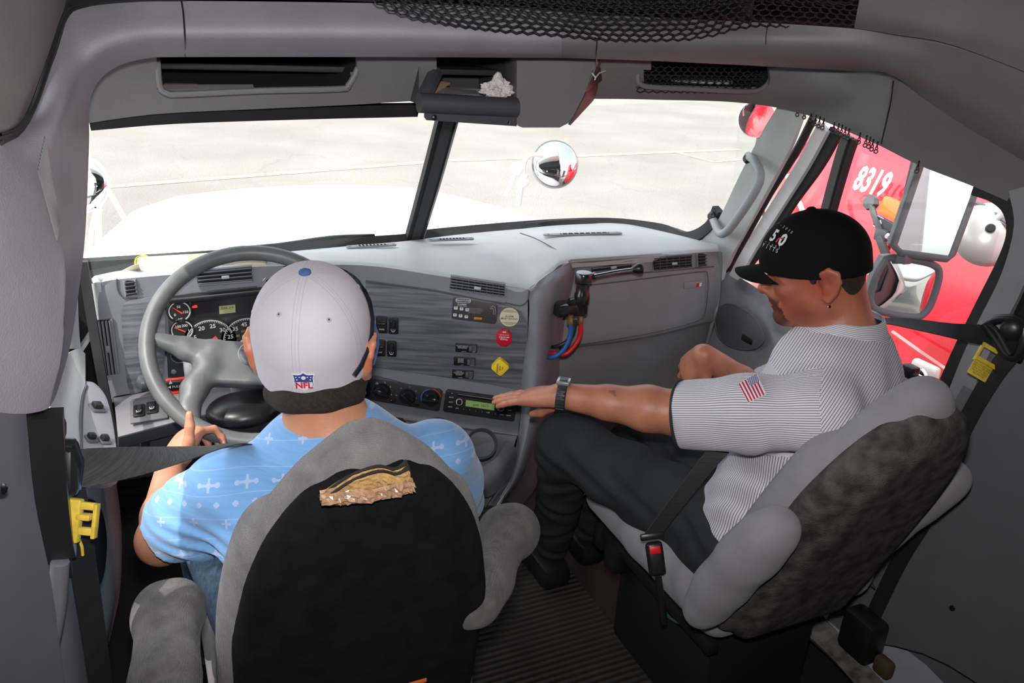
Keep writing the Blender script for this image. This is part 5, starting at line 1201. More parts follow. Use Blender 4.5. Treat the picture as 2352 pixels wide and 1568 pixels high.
# driver armrests
def armrest(e, pts, rs, m, flat=1.0, h=.006, ax=(1,0,0)):
    P = np.array([list(p) for p in pts]); s = SDF(P.min(0)-.12, P.max(0)+.12, h); s.chain([list(p) for p in pts], rs, .03, flat=(ax, flat)); return addpart(e, 'armrest', s, m)
WORN = fabric('worn_fabric', (.125,.12,.12), (.07,.067,.067), .9, scale=250)
def crosshatch(m):
    t = m.node_tree; b = t.nodes['Principled BSDF']; tc = t.nodes.new('ShaderNodeTexCoord')
    hs_ = []
    for d in ('X','Z'):
        wv = t.nodes.new('ShaderNodeTexWave'); wv.bands_direction = d; wv.inputs['Scale'].default_value = 150; wv.inputs['Distortion'].default_value = 4; wv.inputs['Detail'].default_value = 3; wv.inputs['Detail Scale'].default_value = 2
        t.links.new(tc.outputs['Object'], wv.inputs[0]); hs_.append(wv)
    ad = t.nodes.new('ShaderNodeMath'); ad.operation = 'MULTIPLY'; t.links.new(hs_[0].outputs['Fac'], ad.inputs[0]); t.links.new(hs_[1].outputs['Fac'], ad.inputs[1])
    bp = t.nodes.new('ShaderNodeBump'); bp.inputs['Distance'].default_value = .0018; bp.inputs['Strength'].default_value = .6; t.links.new(ad.outputs[0], bp.inputs['Height']); t.links.new(bp.outputs[0], b.inputs['Normal'])
crosshatch(WORN); crosshatch(SEATG)
def armrest2(e, pts, ws, hs, m, h=.006, side=(1,0,0)):
    """upholstered bar: rounded-rect section through pts with half widths ws and half heights hs"""
    P = [Vector(p) for p in pts]; A = np.array([list(p) for p in P]); s = SDF(A.min(0)-.13, A.max(0)+.13, h); sd = Vector(side).normalized()
    for i in range(len(P)-1):
        n = 5
        for k in range(n+1):
            t = k/n; p = P[i].lerp(P[i+1], t); w_ = ws[i]*(1-t)+ws[i+1]*t; q = hs[i]*(1-t)+hs[i+1]*t
            s.cone(p-sd*(w_-q), p+sd*(w_-q), q, q, .03)
    return addpart(e, 'armrest', s, m, relax=4)
armrest2(ds, [(-.80,-.42,.78),(-.795,-.2,.77),(-.782,-.05,.765),(-.778,0,.755)], [.044,.044,.044,.043], [.036,.036,.036,.033], WORN)
armrest2(ds, [px(1085,1400,'Y',-.20),px(1120,1330,'Y',-.12),px(1165,1230,'Y',.0),px(1172,1215,'Y',.02)], [.022,.032,.046,.047], [.03,.036,.040,.038], WORN)
s = SDF([-.76,-.2,.36], [-.22,.5,.62], .01); s.box((-.49,.15,.50), (.24,.28,.06), .05, .02); addpart(ds, 'seat_cushion', s, SEATG)
rbox('seat_base', (-.49,.1,.20), (.40,.46,.40), BLK, ds, bevel=.03)
rbox('seat_bellows', (-.33,.0,.12), (.24,.42,.22), mat('black_bellows', (.016,.016,.017), .5), ds, bevel=.06)
o = rbox('orange_tag', px(945,1560,'Y',-.2), (.05,.02,.012), mat('orange_label', (.7,.15,.03), .6), ds, bevel=.002)
# passenger seat
ps, PSP, u2, f2, L2 = seat('passenger_seat', .515, (-.10,.50), (-.335,1.100), .215, ((0,.195),(.25,.195),(.45,.185),(.62,.170),(.74,.150),(.84,.125),(.92,.095),(1.0,.05)), .002, .06, 'light grey passenger seat turned to the camera with worn dark back shell', SEATL, SEATF)
s = SDF([.25,-.2,.34], [.86,.62,.62], .008)
s.box((.56,.18,.46), (.25,.31,.055), .05, .02)
for sg in (-1,1): s.chain([(.56+sg*.21,-.08,.49),(.56+sg*.22,.2,.495),(.56+sg*.16,.46,.47)], [.045,.05,.04], .04)
addpart(ps, 'seat_cushion', s, SEATL, relax=3)
armrest2(ps, [px(1618,1400,'X',.27),px(1660,1340,'X',.27),px(1720,1275,'X',.275),px(1775,1215,'X',.285)], [.045,.052,.055,.05], [.034,.040,.042,.036], SEATL, side=(.75,-.35,.55))
armrest2(ps, [px(2010,1250,'X',.70),px(2100,1160,'X',.73),px(2180,1100,'X',.76)], [.04,.045,.045], [.03,.034,.034], SEATL, side=(.8,-.2,.5))
rbox('seat_base', (.56,.16,.20), (.34,.42,.36), mat('seat_base_black', (.008,.008,.008), .6), ps, bevel=.02)
rbox('slide_rail', (.36,.16,.36), (.03,.5,.03), BLK, ps, bevel=.004); rbox('slide_rail', (.76,.16,.36), (.03,.5,.03), BLK, ps, bevel=.004)
rbox('mount_bracket', (.35,.33,.33), (.05,.06,.08), BLK, ps, bevel=.01); rbox('mount_bracket', (.37,.43,.33), (.05,.05,.07), BLK, ps, bevel=.01)
tube('wiring_cable', [px(1510,1330,'Z',.35),px(1525,1400,'Z',.30),px(1560,1430,'Z',.32),px(1610,1430,'Z',.36)], .004, mat('green_cable', (.02,.10,.07), .5), ps, 8, sm=4)
tube('cable_loop', [px(u, v, 'Z', .06) for u, v in ((1700,1500),(1745,1535),(1790,1530),(1805,1490),(1800,1440))], .003, BLK, ps, 8, sm=4)
rbox('paper_tag', px(1565,1340,'Z',.43), (.03,.03,.002), mat('pink_tag', (.45,.25,.25), .7), ps, bevel=.0005)
# ================================================================ people
def on_ray(u, v, P, dist, far=True):
    """point seen at u, v that lies dist from P"""
    d = ray(u, v).normalized(); oc = CAM-Vector(P); b = oc.dot(d); c = oc.dot(oc)-dist*dist; q = b*b-c
    t = -b+(math.sqrt(q) if far else -math.sqrt(q)) if q > 0 else -b
    return CAM+d*t
def skin(name, col, col2):
    m = bpy.data.materials.new(name); m.use_nodes = True; t = m.node_tree; b = t.nodes['Principled BSDF']; MATS[name] = m
    b.inputs['Roughness'].default_value = .48; b.inputs['Subsurface Weight'].default_value = .08; b.inputs['Subsurface Scale'].default_value = .01; b.inputs['Subsurface Radius'].default_value = (1,.3,.15)
    tc = t.nodes.new('ShaderNodeTexCoord'); n = t.nodes.new('ShaderNodeTexNoise'); n.inputs['Scale'].default_value = 22; n.inputs['Detail'].default_value = 5; t.links.new(tc.outputs['Object'], n.inputs[0])
    mx = t.nodes.new('ShaderNodeMix'); mx.data_type = 'RGBA'; mx.inputs[6].default_value = tuple(col)+(1,); mx.inputs[7].default_value = tuple(col2)+(1,)
    mr = t.nodes.new('ShaderNodeMapRange'); mr.inputs[1].default_value = .35; mr.inputs[2].default_value = .7; t.links.new(n.outputs[0], mr.inputs[0]); t.links.new(mr.outputs[0], mx.inputs[0])
    at = t.nodes.new('ShaderNodeAttribute'); at.attribute_name = 'tint'; m2 = t.nodes.new('ShaderNodeMix'); m2.data_type = 'RGBA'; m2.blend_type = 'MULTIPLY'; m2.inputs[0].default_value = 1
    t.links.new(mx.outputs[2], m2.inputs[6]); t.links.new(at.outputs['Color'], m2.inputs[7]); t.links.new(m2.outputs[2], b.inputs['Base Color'])
    n2 = t.nodes.new('ShaderNodeTexNoise'); n2.inputs['Scale'].default_value = 250; t.links.new(tc.outputs['Object'], n2.inputs[0]); bp = t.nodes.new('ShaderNodeBump'); bp.inputs['Distance'].default_value = .001; bp.inputs['Strength'].default_value = .35
    t.links.new(n2.outputs[0], bp.inputs['Height']); t.links.new(bp.outputs[0], b.inputs['Normal']); return m
def tint(o, V, spots):
    """spots: (centre, radius, rgb multiplier) - beard, lips, tattoo: real colour of the skin there"""
    c = np.ones((len(V), 4), np.float32)
    for ctr, r, rgb, *pw in spots:
        if callable(ctr): d = ctr(V)
        else: d = np.linalg.norm((V-np.array(list(ctr)))/np.array(r if isinstance(r, (tuple, list)) else (r, r, r)), axis=1)
        w_ = np.clip((1-d)*(pw[0] if pw else 2.5), 0, 1)[:, None]; c[:, :3] *= (1-w_)+w_*np.array(rgb)
    a = o.data.color_attributes.new('tint', 'FLOAT_COLOR', 'POINT'); a.data.foreach_set('color', c.ravel())
def npv(p): return np.array(list(p), float)
def hand(s, W, fd, bk, th, curl=(.1,.1,.1,.1), scale=1.0, thumb=None, spread=.0, splay=None):
    """W wrist; fd finger direction; bk back-of-hand normal; th side the thumb is on (unit)"""
    W = Vector(W); fd = Vector(fd).normalized(); bk = (Vector(bk)-fd*Vector(bk).dot(fd)).normalized(); th_ = fd.cross(bk); th_ = th_ if th_.dot(Vector(th)) > 0 else -th_
    S = scale
    for i, x in enumerate((.030,.011,-.010,-.029)):
        k0 = W+fd*.012*S+th_*x*.55*S; k1 = W+fd*(.088-.004*abs(i-1))*S+th_*x*1.05*S-bk*.002*abs(i-1.3)
        s.cone(k0, k1, .0155*S, .0125*S, .016, )
    s.ell(npv(W+fd*.05*S-bk*.004), (.046*S,.034*S,.017*S), .02, ax=(fd, th_, bk))
    L = [(.043,.026,.020),(.047,.030,.021),(.043,.028,.020),(.034,.021,.018)]
    for i, x in enumerate((.0315,.0105,-.0115,-.031)):
        p = W+fd*(.088-.004*abs(i-1))*S+th_*x*1.05*S-bk*.002*abs(i-1.3); a = 0; cu = curl[i] if isinstance(curl, (tuple, list)) else curl
        d0 = (fd+th_*(x*(spread))).normalized()
        for j, l in enumerate(L[i]):
            a += cu*(1,1.25,.8)[j]; d = d0*math.cos(a)-bk*math.sin(a); q = p+d*l*S
            s.cone(p, q, (.0096,.0086,.0076)[j]*S, (.0088,.0078,.0066)[j]*S, .005); p = q
    # thumb leaves the side of the palm near its base
    b = W+fd*.022*S+th_*.024*S-bk*.008*S; tv = thumb or [(fd*.55+th_*.75-bk*.25), (fd*.85+th_*.35-bk*.25), (fd*.95+th_*.1-bk*.2)]
    p = b
    for j, (d, l, r0, r1) in enumerate(zip(tv, (.040,.032,.026), (.0155,.0115,.0105), (.0118,.0105,.0082))):
        q = p+Vector(d).normalized()*l*S; s.cone(p, q, r0*S, r1*S, .012 if j == 0 else .005); p = q
    return p
# ---------------------------------------------------------------- driver
SK1 = skin('skin_driver', (.42,.185,.105), (.50,.235,.14))
D = empty('person', (-.50,.05,.45), 'person in pale blue patterned t-shirt and grey cap at the steering wheel', 'person')
hC = Vector((-.517,.012,1.192)); hy = R(-24)
hF = Vector((math.sin(-hy), math.cos(-hy), -.10)).normalized(); hR = hF.cross(Vector((0,0,1))).normalized(); hU = hR.cross(hF)
def Hp(C_, x, y, z, fr=None):
    r_, f__, u__ = fr or (hR, hF, hU); return C_+r_*x+f__*y+u__*z
def head(s, C_, fr, k=.02, nose=1, sc_=1.0):
    r_, f__, u__ = fr; P = lambda x, y, z: npv(C_+r_*x*sc_+f__*y*sc_+u__*z*sc_)
    s.ell(P(0,-.008,.035), (.077*sc_,.096*sc_,.088*sc_), k, ax=fr)              # cranium
    s.ell(P(0,.025,-.02), (.064*sc_,.068*sc_,.085*sc_), k, ax=fr)               # face block
    s.cone(P(-.048,-.01,-.058), P(-.012,.066,-.092), .020*sc_, .017*sc_, .03); s.cone(P(.048,-.01,-.058), P(.012,.066,-.092), .020*sc_, .017*sc_, .03)  # jaw
    s.cone(P(-.05,-.01,-.02), P(-.05,-.01,-.055), .022*sc_, .02*sc_, .03); s.cone(P(.05,-.01,-.02), P(.05,-.01,-.055), .022*sc_, .02*sc_, .03)
    s.ell(P(0,.078,-.094), (.019*sc_,.016*sc_,.017*sc_), .02, ax=fr)             # chin
    if nose:
        s.cone(P(-.035,.078,.022), P(.035,.078,.022), .011*sc_, .011*sc_, .02)      # brow
        s.cone(P(0,.086,.012), P(0,.113,-.026), .0075*sc_, .0105*sc_, .010); s.ell(P(0,.113,-.030), (.0125*sc_,.0125*sc_,.0105*sc_), .008, ax=fr)
        for sg in (-1, 1):
            s.ell(P(sg*.013,.100,-.033), (.0085*sc_,.011*sc_,.0085*sc_), .006, ax=fr)          # nostril wings
            s.ell(P(sg*.031,.083,.004), (.014*sc_,.010*sc_,.009*sc_), .01, ax=fr, op='s')        # eye sockets
            s.ell(P(sg*.031,.074,.003), (.0125*sc_,.0115*sc_,.0105*sc_), .003, ax=fr)            # lids over eyeball
            s.ell(P(sg*.043,.058,-.020), (.020*sc_,.018*sc_,.014*sc_), .02, ax=fr)               # cheek bone
            s.cone(P(sg*.018,.09,-.040), P(sg*.028,.078,-.062), .006, .007, .012)
        s.cone(P(-.014,.094,-.055), P(.014,.094,-.055), .0065, .0065, .007); s.cone(P(-.012,.092,-.067), P(.012,.092,-.067), .007, .007, .007)
        s.cone(P(-.022,.098,-.0612), P(.022,.098,-.0612), .0022, .0022, .002, op='s')
        s.ell(P(0,.086,-.045), (.024,.014,.014), .015, ax=fr)
def ear(s, C_, fr, sg, sc_=1.0, out=.01, dy=0):
    r_, f__, u__ = fr; C_ = C_+f__*dy; P = lambda x, y, z: npv(C_+r_*sg*x*sc_+f__*y*sc_+u__*z*sc_)
    s.ell(P(.080+out*.3,-.012,-.012), (.007*sc_,.017*sc_,.026*sc_), .01, ax=fr)
    pts = [P(.074,.006,-.004),P(.084+out*.5,.004,.017),P(.092+out,-.010,.026),P(.094+out,-.026,.018),P(.091+out,-.029,.0),P(.086+out*.6,-.020,-.022),P(.080,-.006,-.038),P(.075,.003,-.034)]
    s.chain(pts, [.005,.0055,.0055,.0055,.005,.005,.0065,.005], .004)
    cc = P(.083+out*.35,-.012,-.004)
    for q in pts: s.cone(cc, (q+cc)*.5+(q-cc)*.46, .0075, .0045, .004)
    s.ell(P(.083+out*.6,-.016,-.002), (.006,.017,.026), .006, ax=fr)
    s.ell(P(.0955+out*.6,-.005,-.002), (.011,.010,.015), .005, ax=fr, op='s')
fr = (hR, hF, hU)
s = SDF([-.90,-.22,.42], [-.12,.62,1.36], .0034)
head(s, hC, fr)
ear(s, hC, fr, -1, 1.12, out=-.004); ear(s, hC, fr, 1, 1.12, out=-.003)
s.chain([npv(hC+Vector((-.005,-.045,-.055))), (-.505,-.035,1.06), (-.50,-.02,.98)], [.058,.060,.078], .03)   # neck
s.chain([(-.50,-.02,.99),(-.50,-.0,.80),(-.49,.03,.60)], [.10,.12,.13], .05); s.cone((-.68,-.01,.965), (-.33,-.01,.955), .055, .055, .06)
Sh = Vector((-.668,-.005,.962)); El = px(372,1240,'Y',.10); Wr = px(392,1066,'Y',.33)
s.chain([Sh, El], [.050,.043], .02); s.chain([El, El.lerp(Wr,.3), Wr], [.042,.040,.026], .015)
ru = (px(428,990,'Y',.41)-Wr).normalized()
hand(s, Wr, ru*.9+Vector((.25,.15,.2)), Vector((-.75,-.55,.2)), Vector((.3,-.6,.6)), curl=(.75,.8,.8,.85), scale=.93, thumb=[Vector((.28,-.05,.95)), Vector((.15,.15,.98)), Vector((.05,.2,.95))])
ShR = Vector((-.30,-.0,.955)); ElR = Vector((-.215,.12,.76)); WrR = Vector((-.36,.34,.70))
s.chain([ShR, ElR], [.05,.042], .02); s.chain([ElR, WrR], [.042,.027], .015); hand(s, WrR, Vector((-.5,.8,-.1)), Vector((0,0,1)), Vector((-.8,-.5,0)), curl=.3)
for x in (-.60,-.39): s.chain([(x,.05,.58),(x+(-.06 if x < -.5 else .04),.36,.60)], [.075,.05], .03)
body, V_, Q_ = solid('body', s, SK1, None, relax=2); body.parent = D; body.location = body.location-D.location
tint(body, V_, [(lambda V: 1+0*V[:, 0]-(0), 1, (1,1,1)),
   (Hp(hC,-.105,-.02,-.005), .035, (1.05,.72,.66)), (Hp(hC,.105,-.02,-.005), .035, (1.05,.78,.70))])
# hair: close-cropped band showing under the cap
HAIR = mat('dark_hair', (.018,.012,.010), .8, noise=.4, nscale=200, bump=1, bscale=900)
s = SDF([-.65,-.14,1.05], [-.38,.14,1.36], .0035); s.ell(npv(Hp(hC,0,-.011,.022)), (.083,.100,.098), .01, ax=fr)
s.chain([npv(hC+Vector(q)) for q in ((-.062,-.030,-.058),(-.040,-.062,-.060),(-.004,-.073,-.062),(.032,-.060,-.060),(.056,-.026,-.058))], [.026,.032,.035,.032,.026], .02)
s.half(hC-Vector((0,0,.082))-hF*.02, Vector((0,-.15,-1)), .006); s.half(Hp(hC,0,.035,0), hF, .004)
hr, V_, Q_ = solid('hair', s, HAIR, None, relax=1); hr.parent = D; hr.location = hr.location-D.location
# t-shirt
TS = bpy.data.materials.new('blue_star_shirt'); TS.use_nodes = True; t = TS.node_tree; b = t.nodes['Principled BSDF']; b.inputs['Roughness'].default_value = .9; b.inputs['Sheen Weight'].default_value = .2
tc = t.nodes.new('ShaderNodeTexCoord')
def N(ty, **k):
    n = t.nodes.new(ty)
    for a, v in k.items(): setattr(n, a, v)
    return n
def mth(op, a, b_=None, c_=None):
    n = N('ShaderNodeMath', operation=op)
    for i, x in enumerate((a, b_, c_)):
        if x is None: continue
        if isinstance(x, (int, float)): n.inputs[i].default_value = x
        else: t.links.new(x, n.inputs[i])
    return n.outputs[0]
sp_ = N('ShaderNodeSeparateXYZ'); t.links.new(tc.outputs['Object'], sp_.inputs[0]); X_, Y_, Z_ = sp_.outputs
Xs = mth('SUBTRACT', X_, mth('MULTIPLY', Y_, .35)); Zs = mth('ADD', Z_, mth('MULTIPLY', Y_, .35))
def star(cx, cz, px_, pz_, arm, wd):
    u = mth('SUBTRACT', mth('PINGPONG', mth('ADD', Xs, cx), px_/2), 0); v = mth('PINGPONG', mth('ADD', Zs, cz), pz_/2)
    a = mth('LESS_THAN', mth('ADD', u, v), arm*.55); b1 = mth('MULTIPLY', mth('LESS_THAN', u, wd), mth('LESS_THAN', v, arm)); b2 = mth('MULTIPLY', mth('LESS_THAN', v, wd), mth('LESS_THAN', u, arm))
    return mth('MAXIMUM', a, mth('MAXIMUM', b1, b2))
m1 = star(.01,.02,.062,.13,.0115,.0022); m2_ = star(.041,.085,.062,.13,.0085,.002); m3 = star(.026,.052,.031,.13,.0050,.0025); m4 = star(.026,.02,.031,.13,.0042,.0025)
st_ = mth('MAXIMUM', mth('MAXIMUM', m1, m2_), mth('MAXIMUM', m3, m4))
ln = mth('LESS_THAN', mth('PINGPONG', mth('ADD', Zs, .037), .02), .0009); nz = N('ShaderNodeTexNoise'); nz.inputs['Scale'].default_value = 30; nz.inputs['Detail'].default_value = 5
mp_ = N('ShaderNodeMapping'); mp_.inputs['Scale'].default_value = (.5,.5,8); t.links.new(tc.outputs['Object'], mp_.inputs[0]); t.links.new(mp_.outputs[0], nz.inputs[0])
c1 = N('ShaderNodeMix', data_type='RGBA'); c1.inputs[6].default_value = (.095,.24,.48,1); c1.inputs[7].default_value = (.16,.34,.60,1); t.links.new(nz.outputs[0], c1.inputs[0])
c2 = N('ShaderNodeMix', data_type='RGBA'); c2.inputs[7].default_value = (.44,.46,.62,1); t.links.new(c1.outputs[2], c2.inputs[6]); t.links.new(mth('MULTIPLY', mth('MAXIMUM', st_, mth('MULTIPLY', ln, .45)), .55), c2.inputs[0]); t.links.new(c2.outputs[2], b.inputs['Base Color'])
s = SDF([-.90,-.22,.48], [-.10,.34,1.14], .005)
s.chain([(-.50,-.03,1.0),(-.50,-.015,.80),(-.49,.03,.58)], [.115,.14,.15], .06)
s.chain([(-.665,-.012,.965),(-.50,-.035,1.003),(-.325,-.012,.955)], [.060,.072,.060], .05)
s.ell((-.503,-.035,1.02), (.095,.08,.045), .03)
s.chain([Sh, Sh.lerp(El,.45), Sh.lerp(El,.75)], [.066,.068,.066], .03); s.chain([ShR, ShR.lerp(ElR,.5), ShR.lerp(ElR,.95)], [.066,.066,.06], .03)
s.cone((-.62,-.07,.90), (-.38,-.07,.89), .07, .07, .05)
pass
s.disp(lambda X, Y, Z: .0035*np.sin(70*X+38*Z+9*np.sin(21*Z))*np.exp(-((X+.70)/.10)**2-((Z-.85)/.10)**2)*1.6+.0016*np.sin(45*Z+30*X))
s.cone((-.505,-.030,1.035), (-.51,-.035,1.12), .064, .064, .004, op='s')
aD = (El-Sh).normalized(); s.cutcyl(Sh.lerp(El,.74)+aD*.01, aD, .09, .12); s.cone(npv(Sh.lerp(El,.55)), npv(Sh.lerp(El,1.1)), .050, .060, .003, op='s')
ts, V_, Q_ = solid('t_shirt', s, TS, None, relax=2); ts.parent = D; ts.location = ts.location-D.location
tube('shirt_neckband', [(-.507+.068*math.cos(a), -.032+.066*math.sin(a), 1.050+.008*math.sin(a)-.004*math.cos(a)) for a in [2*math.pi*k/32 for k in range(32)]], .006, mat('neckband_blue', (.16,.36,.62), .9), D, 8, True)
JE = mat('blue_denim', (.10,.17,.26), .9, noise=.25, nscale=80, bump=.5)
s = SDF([-.85,-.12,.05], [-.2,.75,.78], .008)
for x, dx in ((-.59,-.09),(-.40,.05)): s.chain([(x,.04,.57),(x+dx,.44,.615),(x+dx,.62,.15)], [.105,.078,.058], .03)
s.cone((-.60,.0,.57), (-.39,.0,.57), .11, .11, .05)
je, V_, Q_ = solid('jeans', s, JE, None); je.parent = D; je.location = je.location-D.location
for x in (-.69,-.35): rbox('shoe', (x,.70,.06), (.10,.27,.09), BLK, D, bevel=.03)
# grey cap
def capmat(name, base, seam, w_=.006):
    m = mat(name, base, .85, bump=.25, bscale=700, sheen=.1 if base[0] > .1 else 0, spec=.5 if base[0] > .1 else .12); t = m.node_tree; b = t.nodes['Principled BSDF']
    tc = t.nodes.new('ShaderNodeTexCoord'); at = t.nodes.new('ShaderNodeAttribute'); at.attribute_name = 'capl'
    def mq(op, a, b_=None):
        n = t.nodes.new('ShaderNodeMath'); n.operation = op
        for i, x in enumerate((a, b_)):
            if x is None: continue
            if isinstance(x, (int, float)): n.inputs[i].default_value = x
            else: t.links.new(x, n.inputs[i])
        return n.outputs[0]
    sx = t.nodes.new('ShaderNodeSeparateXYZ'); t.links.new(at.outputs['Vector'], sx.inputs[0])
    an = mq('PINGPONG', mq('ARCTAN2', sx.outputs[0], sx.outputs[1]), math.pi/6); rd = mq('SQRT', mq('ADD', mq('MULTIPLY', sx.outputs[0], sx.outputs[0]), mq('MULTIPLY', sx.outputs[1], sx.outputs[1])))
    an2 = mq('PINGPONG', mq('ADD', mq('ARCTAN2', sx.outputs[0], sx.outputs[1]), math.pi*2), math.pi/6)
    dd_ = mq('MULTIPLY', mq('PINGPONG', mq('ADD', mq('ARCTAN2', sx.outputs[0], sx.outputs[1]), math.pi*2), math.pi/6), rd)
    seamf = mq('MAXIMUM', mq('MULTIPLY', mq('LESS_THAN', mq('ABSOLUTE', mq('SUBTRACT', dd_, .0052)), .00055), .55), mq('MULTIPLY', mq('LESS_THAN', dd_, .0006), .3))
    mx = t.nodes.new('ShaderNodeMix'); mx.data_type = 'RGBA'; mx.inputs[6].default_value = tuple(base)+(1,); mx.inputs[7].default_value = tuple(seam)+(1,)
    ns = t.nodes.new('ShaderNodeTexNoise'); ns.inputs['Scale'].default_value = 14; ns.inputs['Detail'].default_value = 4; t.links.new(tc.outputs['Object'], ns.inputs[0])
    mm = t.nodes.new('ShaderNodeMix'); mm.data_type = 'RGBA'; mm.blend_type = 'MULTIPLY'; mm.inputs[0].default_value = 1; mr = t.nodes.new('ShaderNodeMapRange'); mr.inputs[3].default_value = .86; mr.inputs[4].default_value = 1.08; t.links.new(ns.outputs[0], mr.inputs[0])
    t.links.new(seamf, mx.inputs[0]); t.links.new(mx.outputs[2], mm.inputs[6]); t.links.new(mr.outputs[0], mm.inputs[7]); t.links.new(mm.outputs[2], b.inputs['Base Color']); return m
def cap(name, label, C_, fr, rad, base_z, tilt, m, brim_m, brim_len, brim_w, seamcol=None, h=.0028, back_drop=.03, brim_drop=.02, droop=.2, slope=.22):
    r_, f__, u__ = fr; e = empty(name, C_, label, 'cap')
    rr_ = max(rad)+.04; s = SDF(npv(C_)-rr_, npv(C_)+rr_, h)
    s.dome(npv(C_), rad, .0, ax=fr)
    n = (-u__+f__*tilt).normalized(); p = C_+u__*base_z
    s.half(p, n, .004)
    s2 = None
    s.dome(npv(C_), (rad[0]-.007, rad[1]-.007, rad[2]-.007), .001, ax=fr, op='s')
    o, V, Q = solid('crown', s, m, None, relax=3); o.parent = e; o.location = o.location-e.location
    L = (V-npv(C_)) @ np.array([npv(r_), npv(f__), npv(u__)]).T
    a = o.data.attributes.new('capl', 'FLOAT_VECTOR', 'POINT'); a.data.foreach_set('vector', L.astype(np.float32).ravel())
    # brim: cupped plate of real thickness
    rows = []
    for i in range(9):
        t_ = i/8; row = []
        for j in range(-8, 9):
            q = j/8; x = brim_w/2*math.sin(q*math.pi/2*.98); y0 = (rad[1]-.004)*math.sqrt(max(0, 1-(x/rad[0]/1.02)**2)); y1 = y0*.15+(rad[1]+brim_len)*math.cos(q*math.pi/2*.98)**.55*.85+.0
            y1 = max(y1, y0); y = y0+(y1-y0)*t_
            z = base_z+.004-brim_drop-abs(x/ (brim_w/2))**2*droop*.1-(y-y0)*slope+tilt*y0
            row.append(C_+r_*x+f__*y+u__*z)
        rows.append(row)
    loft('brim', rows, brim_m, e, 1, 1, .004, C_+u__*1)
    return e, s
CAPG = capmat('cap_grey_cloth', (.50,.475,.53), (.30,.29,.37)); BLUE = mat('cap_blue', (.055,.11,.28), .8, bump=.4, bscale=900)
CR_ = (.094,.112,.105); cC = Hp(hC,0,-.010,.038)
kU = (hU*math.cos(R(22))-hF*math.sin(R(22))).normalized(); kF = kU.cross(hR); kfr = (hR, kF, kU)
ce, _s = cap('baseball_cap', 'grey fitted cap with blue button and football shield patch on the driver', cC, kfr, CR_, -.066, .0, CAPG, BLUE, .074, .196, h=.0028, brim_drop=.0, droop=.10)
def on_cap(u, v, rad=CR_, C_=cC, fr_=kfr, off=.0):
    """point of the crown seen at u, v"""
    d = ray(u, v).normalized(); M_ = np.array([npv(a) for a in fr_]); o = M_ @ npv(CAM-C_); dd = M_ @ npv(d); R3 = np.array(rad)+off
    t = np.linspace(.6, 2.6, 6000); L = o+t[:, None]*dd; L[:, 2] = np.where(L[:, 2] > 0, L[:, 2], L[:, 2]*.25); q = ((L/R3)**2).sum(1)
    k = np.where(q < 1)[0]; k = k[0] if len(k) else int(q.argmin())
    return CAM+d*float(t[k])
def capn(p, C_=cC, rad=CR_, fr_=kfr):
    M_ = np.array([npv(a) for a in fr_]); L = M_ @ npv(p-C_); L[2] *= (1 if L[2] > 0 else .0625); g = M_.T @ (L/np.array(rad)**2); return Vector(g).normalized()
bt = cC+kU*CR_[2]; lathe('cap_button', bt, kU, [(.0095,-.002),(.0095,.002),(.007,.004),(.003,.005)], BLUE, ce, 24)
for (u, v) in ((641,722),(755,734),(823,657),(608,642)):
    p = on_cap(u, v); n = capn(p); lathe('eyelet', p+n*.0006, n, [(.004,0),(.0038,.0008),(.0022,.0012),(.0014,.0002)], mat('eyelet_thread', (.38,.35,.42), .8), ce, 16)
    lathe('eyelet_hole', p+n*.0014, n, [(.0013,0),(.0012,.0003)], BLK, ce, 10)
p = on_cap(698,876); n = capn(p); ex_ = n.cross(Vector((0,0,1))).normalized(); ex_ = ex_ if ex_.dot(CR) > 0 else -ex_; ey_ = n.cross(ex_)
ey_ = ey_ if ey_.z > 0 else -ey_
def shield(S, off, m, nm, d=.0008):
    pts = [(-.95,.82),(-.55,.76),(-.25,.82),(0,1.0),(.25,.82),(.55,.76),(.95,.82),(.86,.5),(.88,-.35),(.75,-.62),(.3,-.78),(0,-.98),(-.3,-.78),(-.75,-.62),(-.88,-.35),(-.86,.5)]
    return prism(nm, [p+ex_*x*S*.0165+ey_*y*S*.0185+n*off for x, y in pts], n*d, m, ce)
sh = shield(1.08, .0, mat('patch_white', (.62,.62,.66), .8), 'football_shield_patch', .0012); sh['label'] = 'red, white and blue shield patch reading NFL'
shield(.96, .0012, mat('patch_navy', (.03,.05,.20), .8), 'patch_field', .0006)
prism('patch_red', [p+ex_*x*.0165+ey_*y*.0185+n*.0019 for x, y in ((-.80,.02),(.80,.02),(.80,-.34),(.68,-.57),(.28,-.72),(0,-.90),(-.28,-.72),(-.68,-.57),(-.80,-.34))], n*.0004, mat('patch_white', (0,0,0)), ce)
text('patch_text', 'NFL', p-ey_*.0058+n*.0022, ex_, ey_, .0165, mat('patch_red', (.55,.01,.03), .8), ce, .0008, bold=.035, sx=.9)
lathe('patch_ball', p+ey_*.0085+n*.0018, n, [(.0036,0),(.003,.0006)], MATS['patch_white'], ce, 16)
for (x, y) in ((-.011,.010),(-.006,.010),(.006,.010),(.011,.010),(-.010,.005),(.010,.005)): lathe('patch_star', p+ex_*x+ey_*y+n*.0018, n, [(.0012,0),(.001,.0004)], MATS['patch_white'], ce, 6)
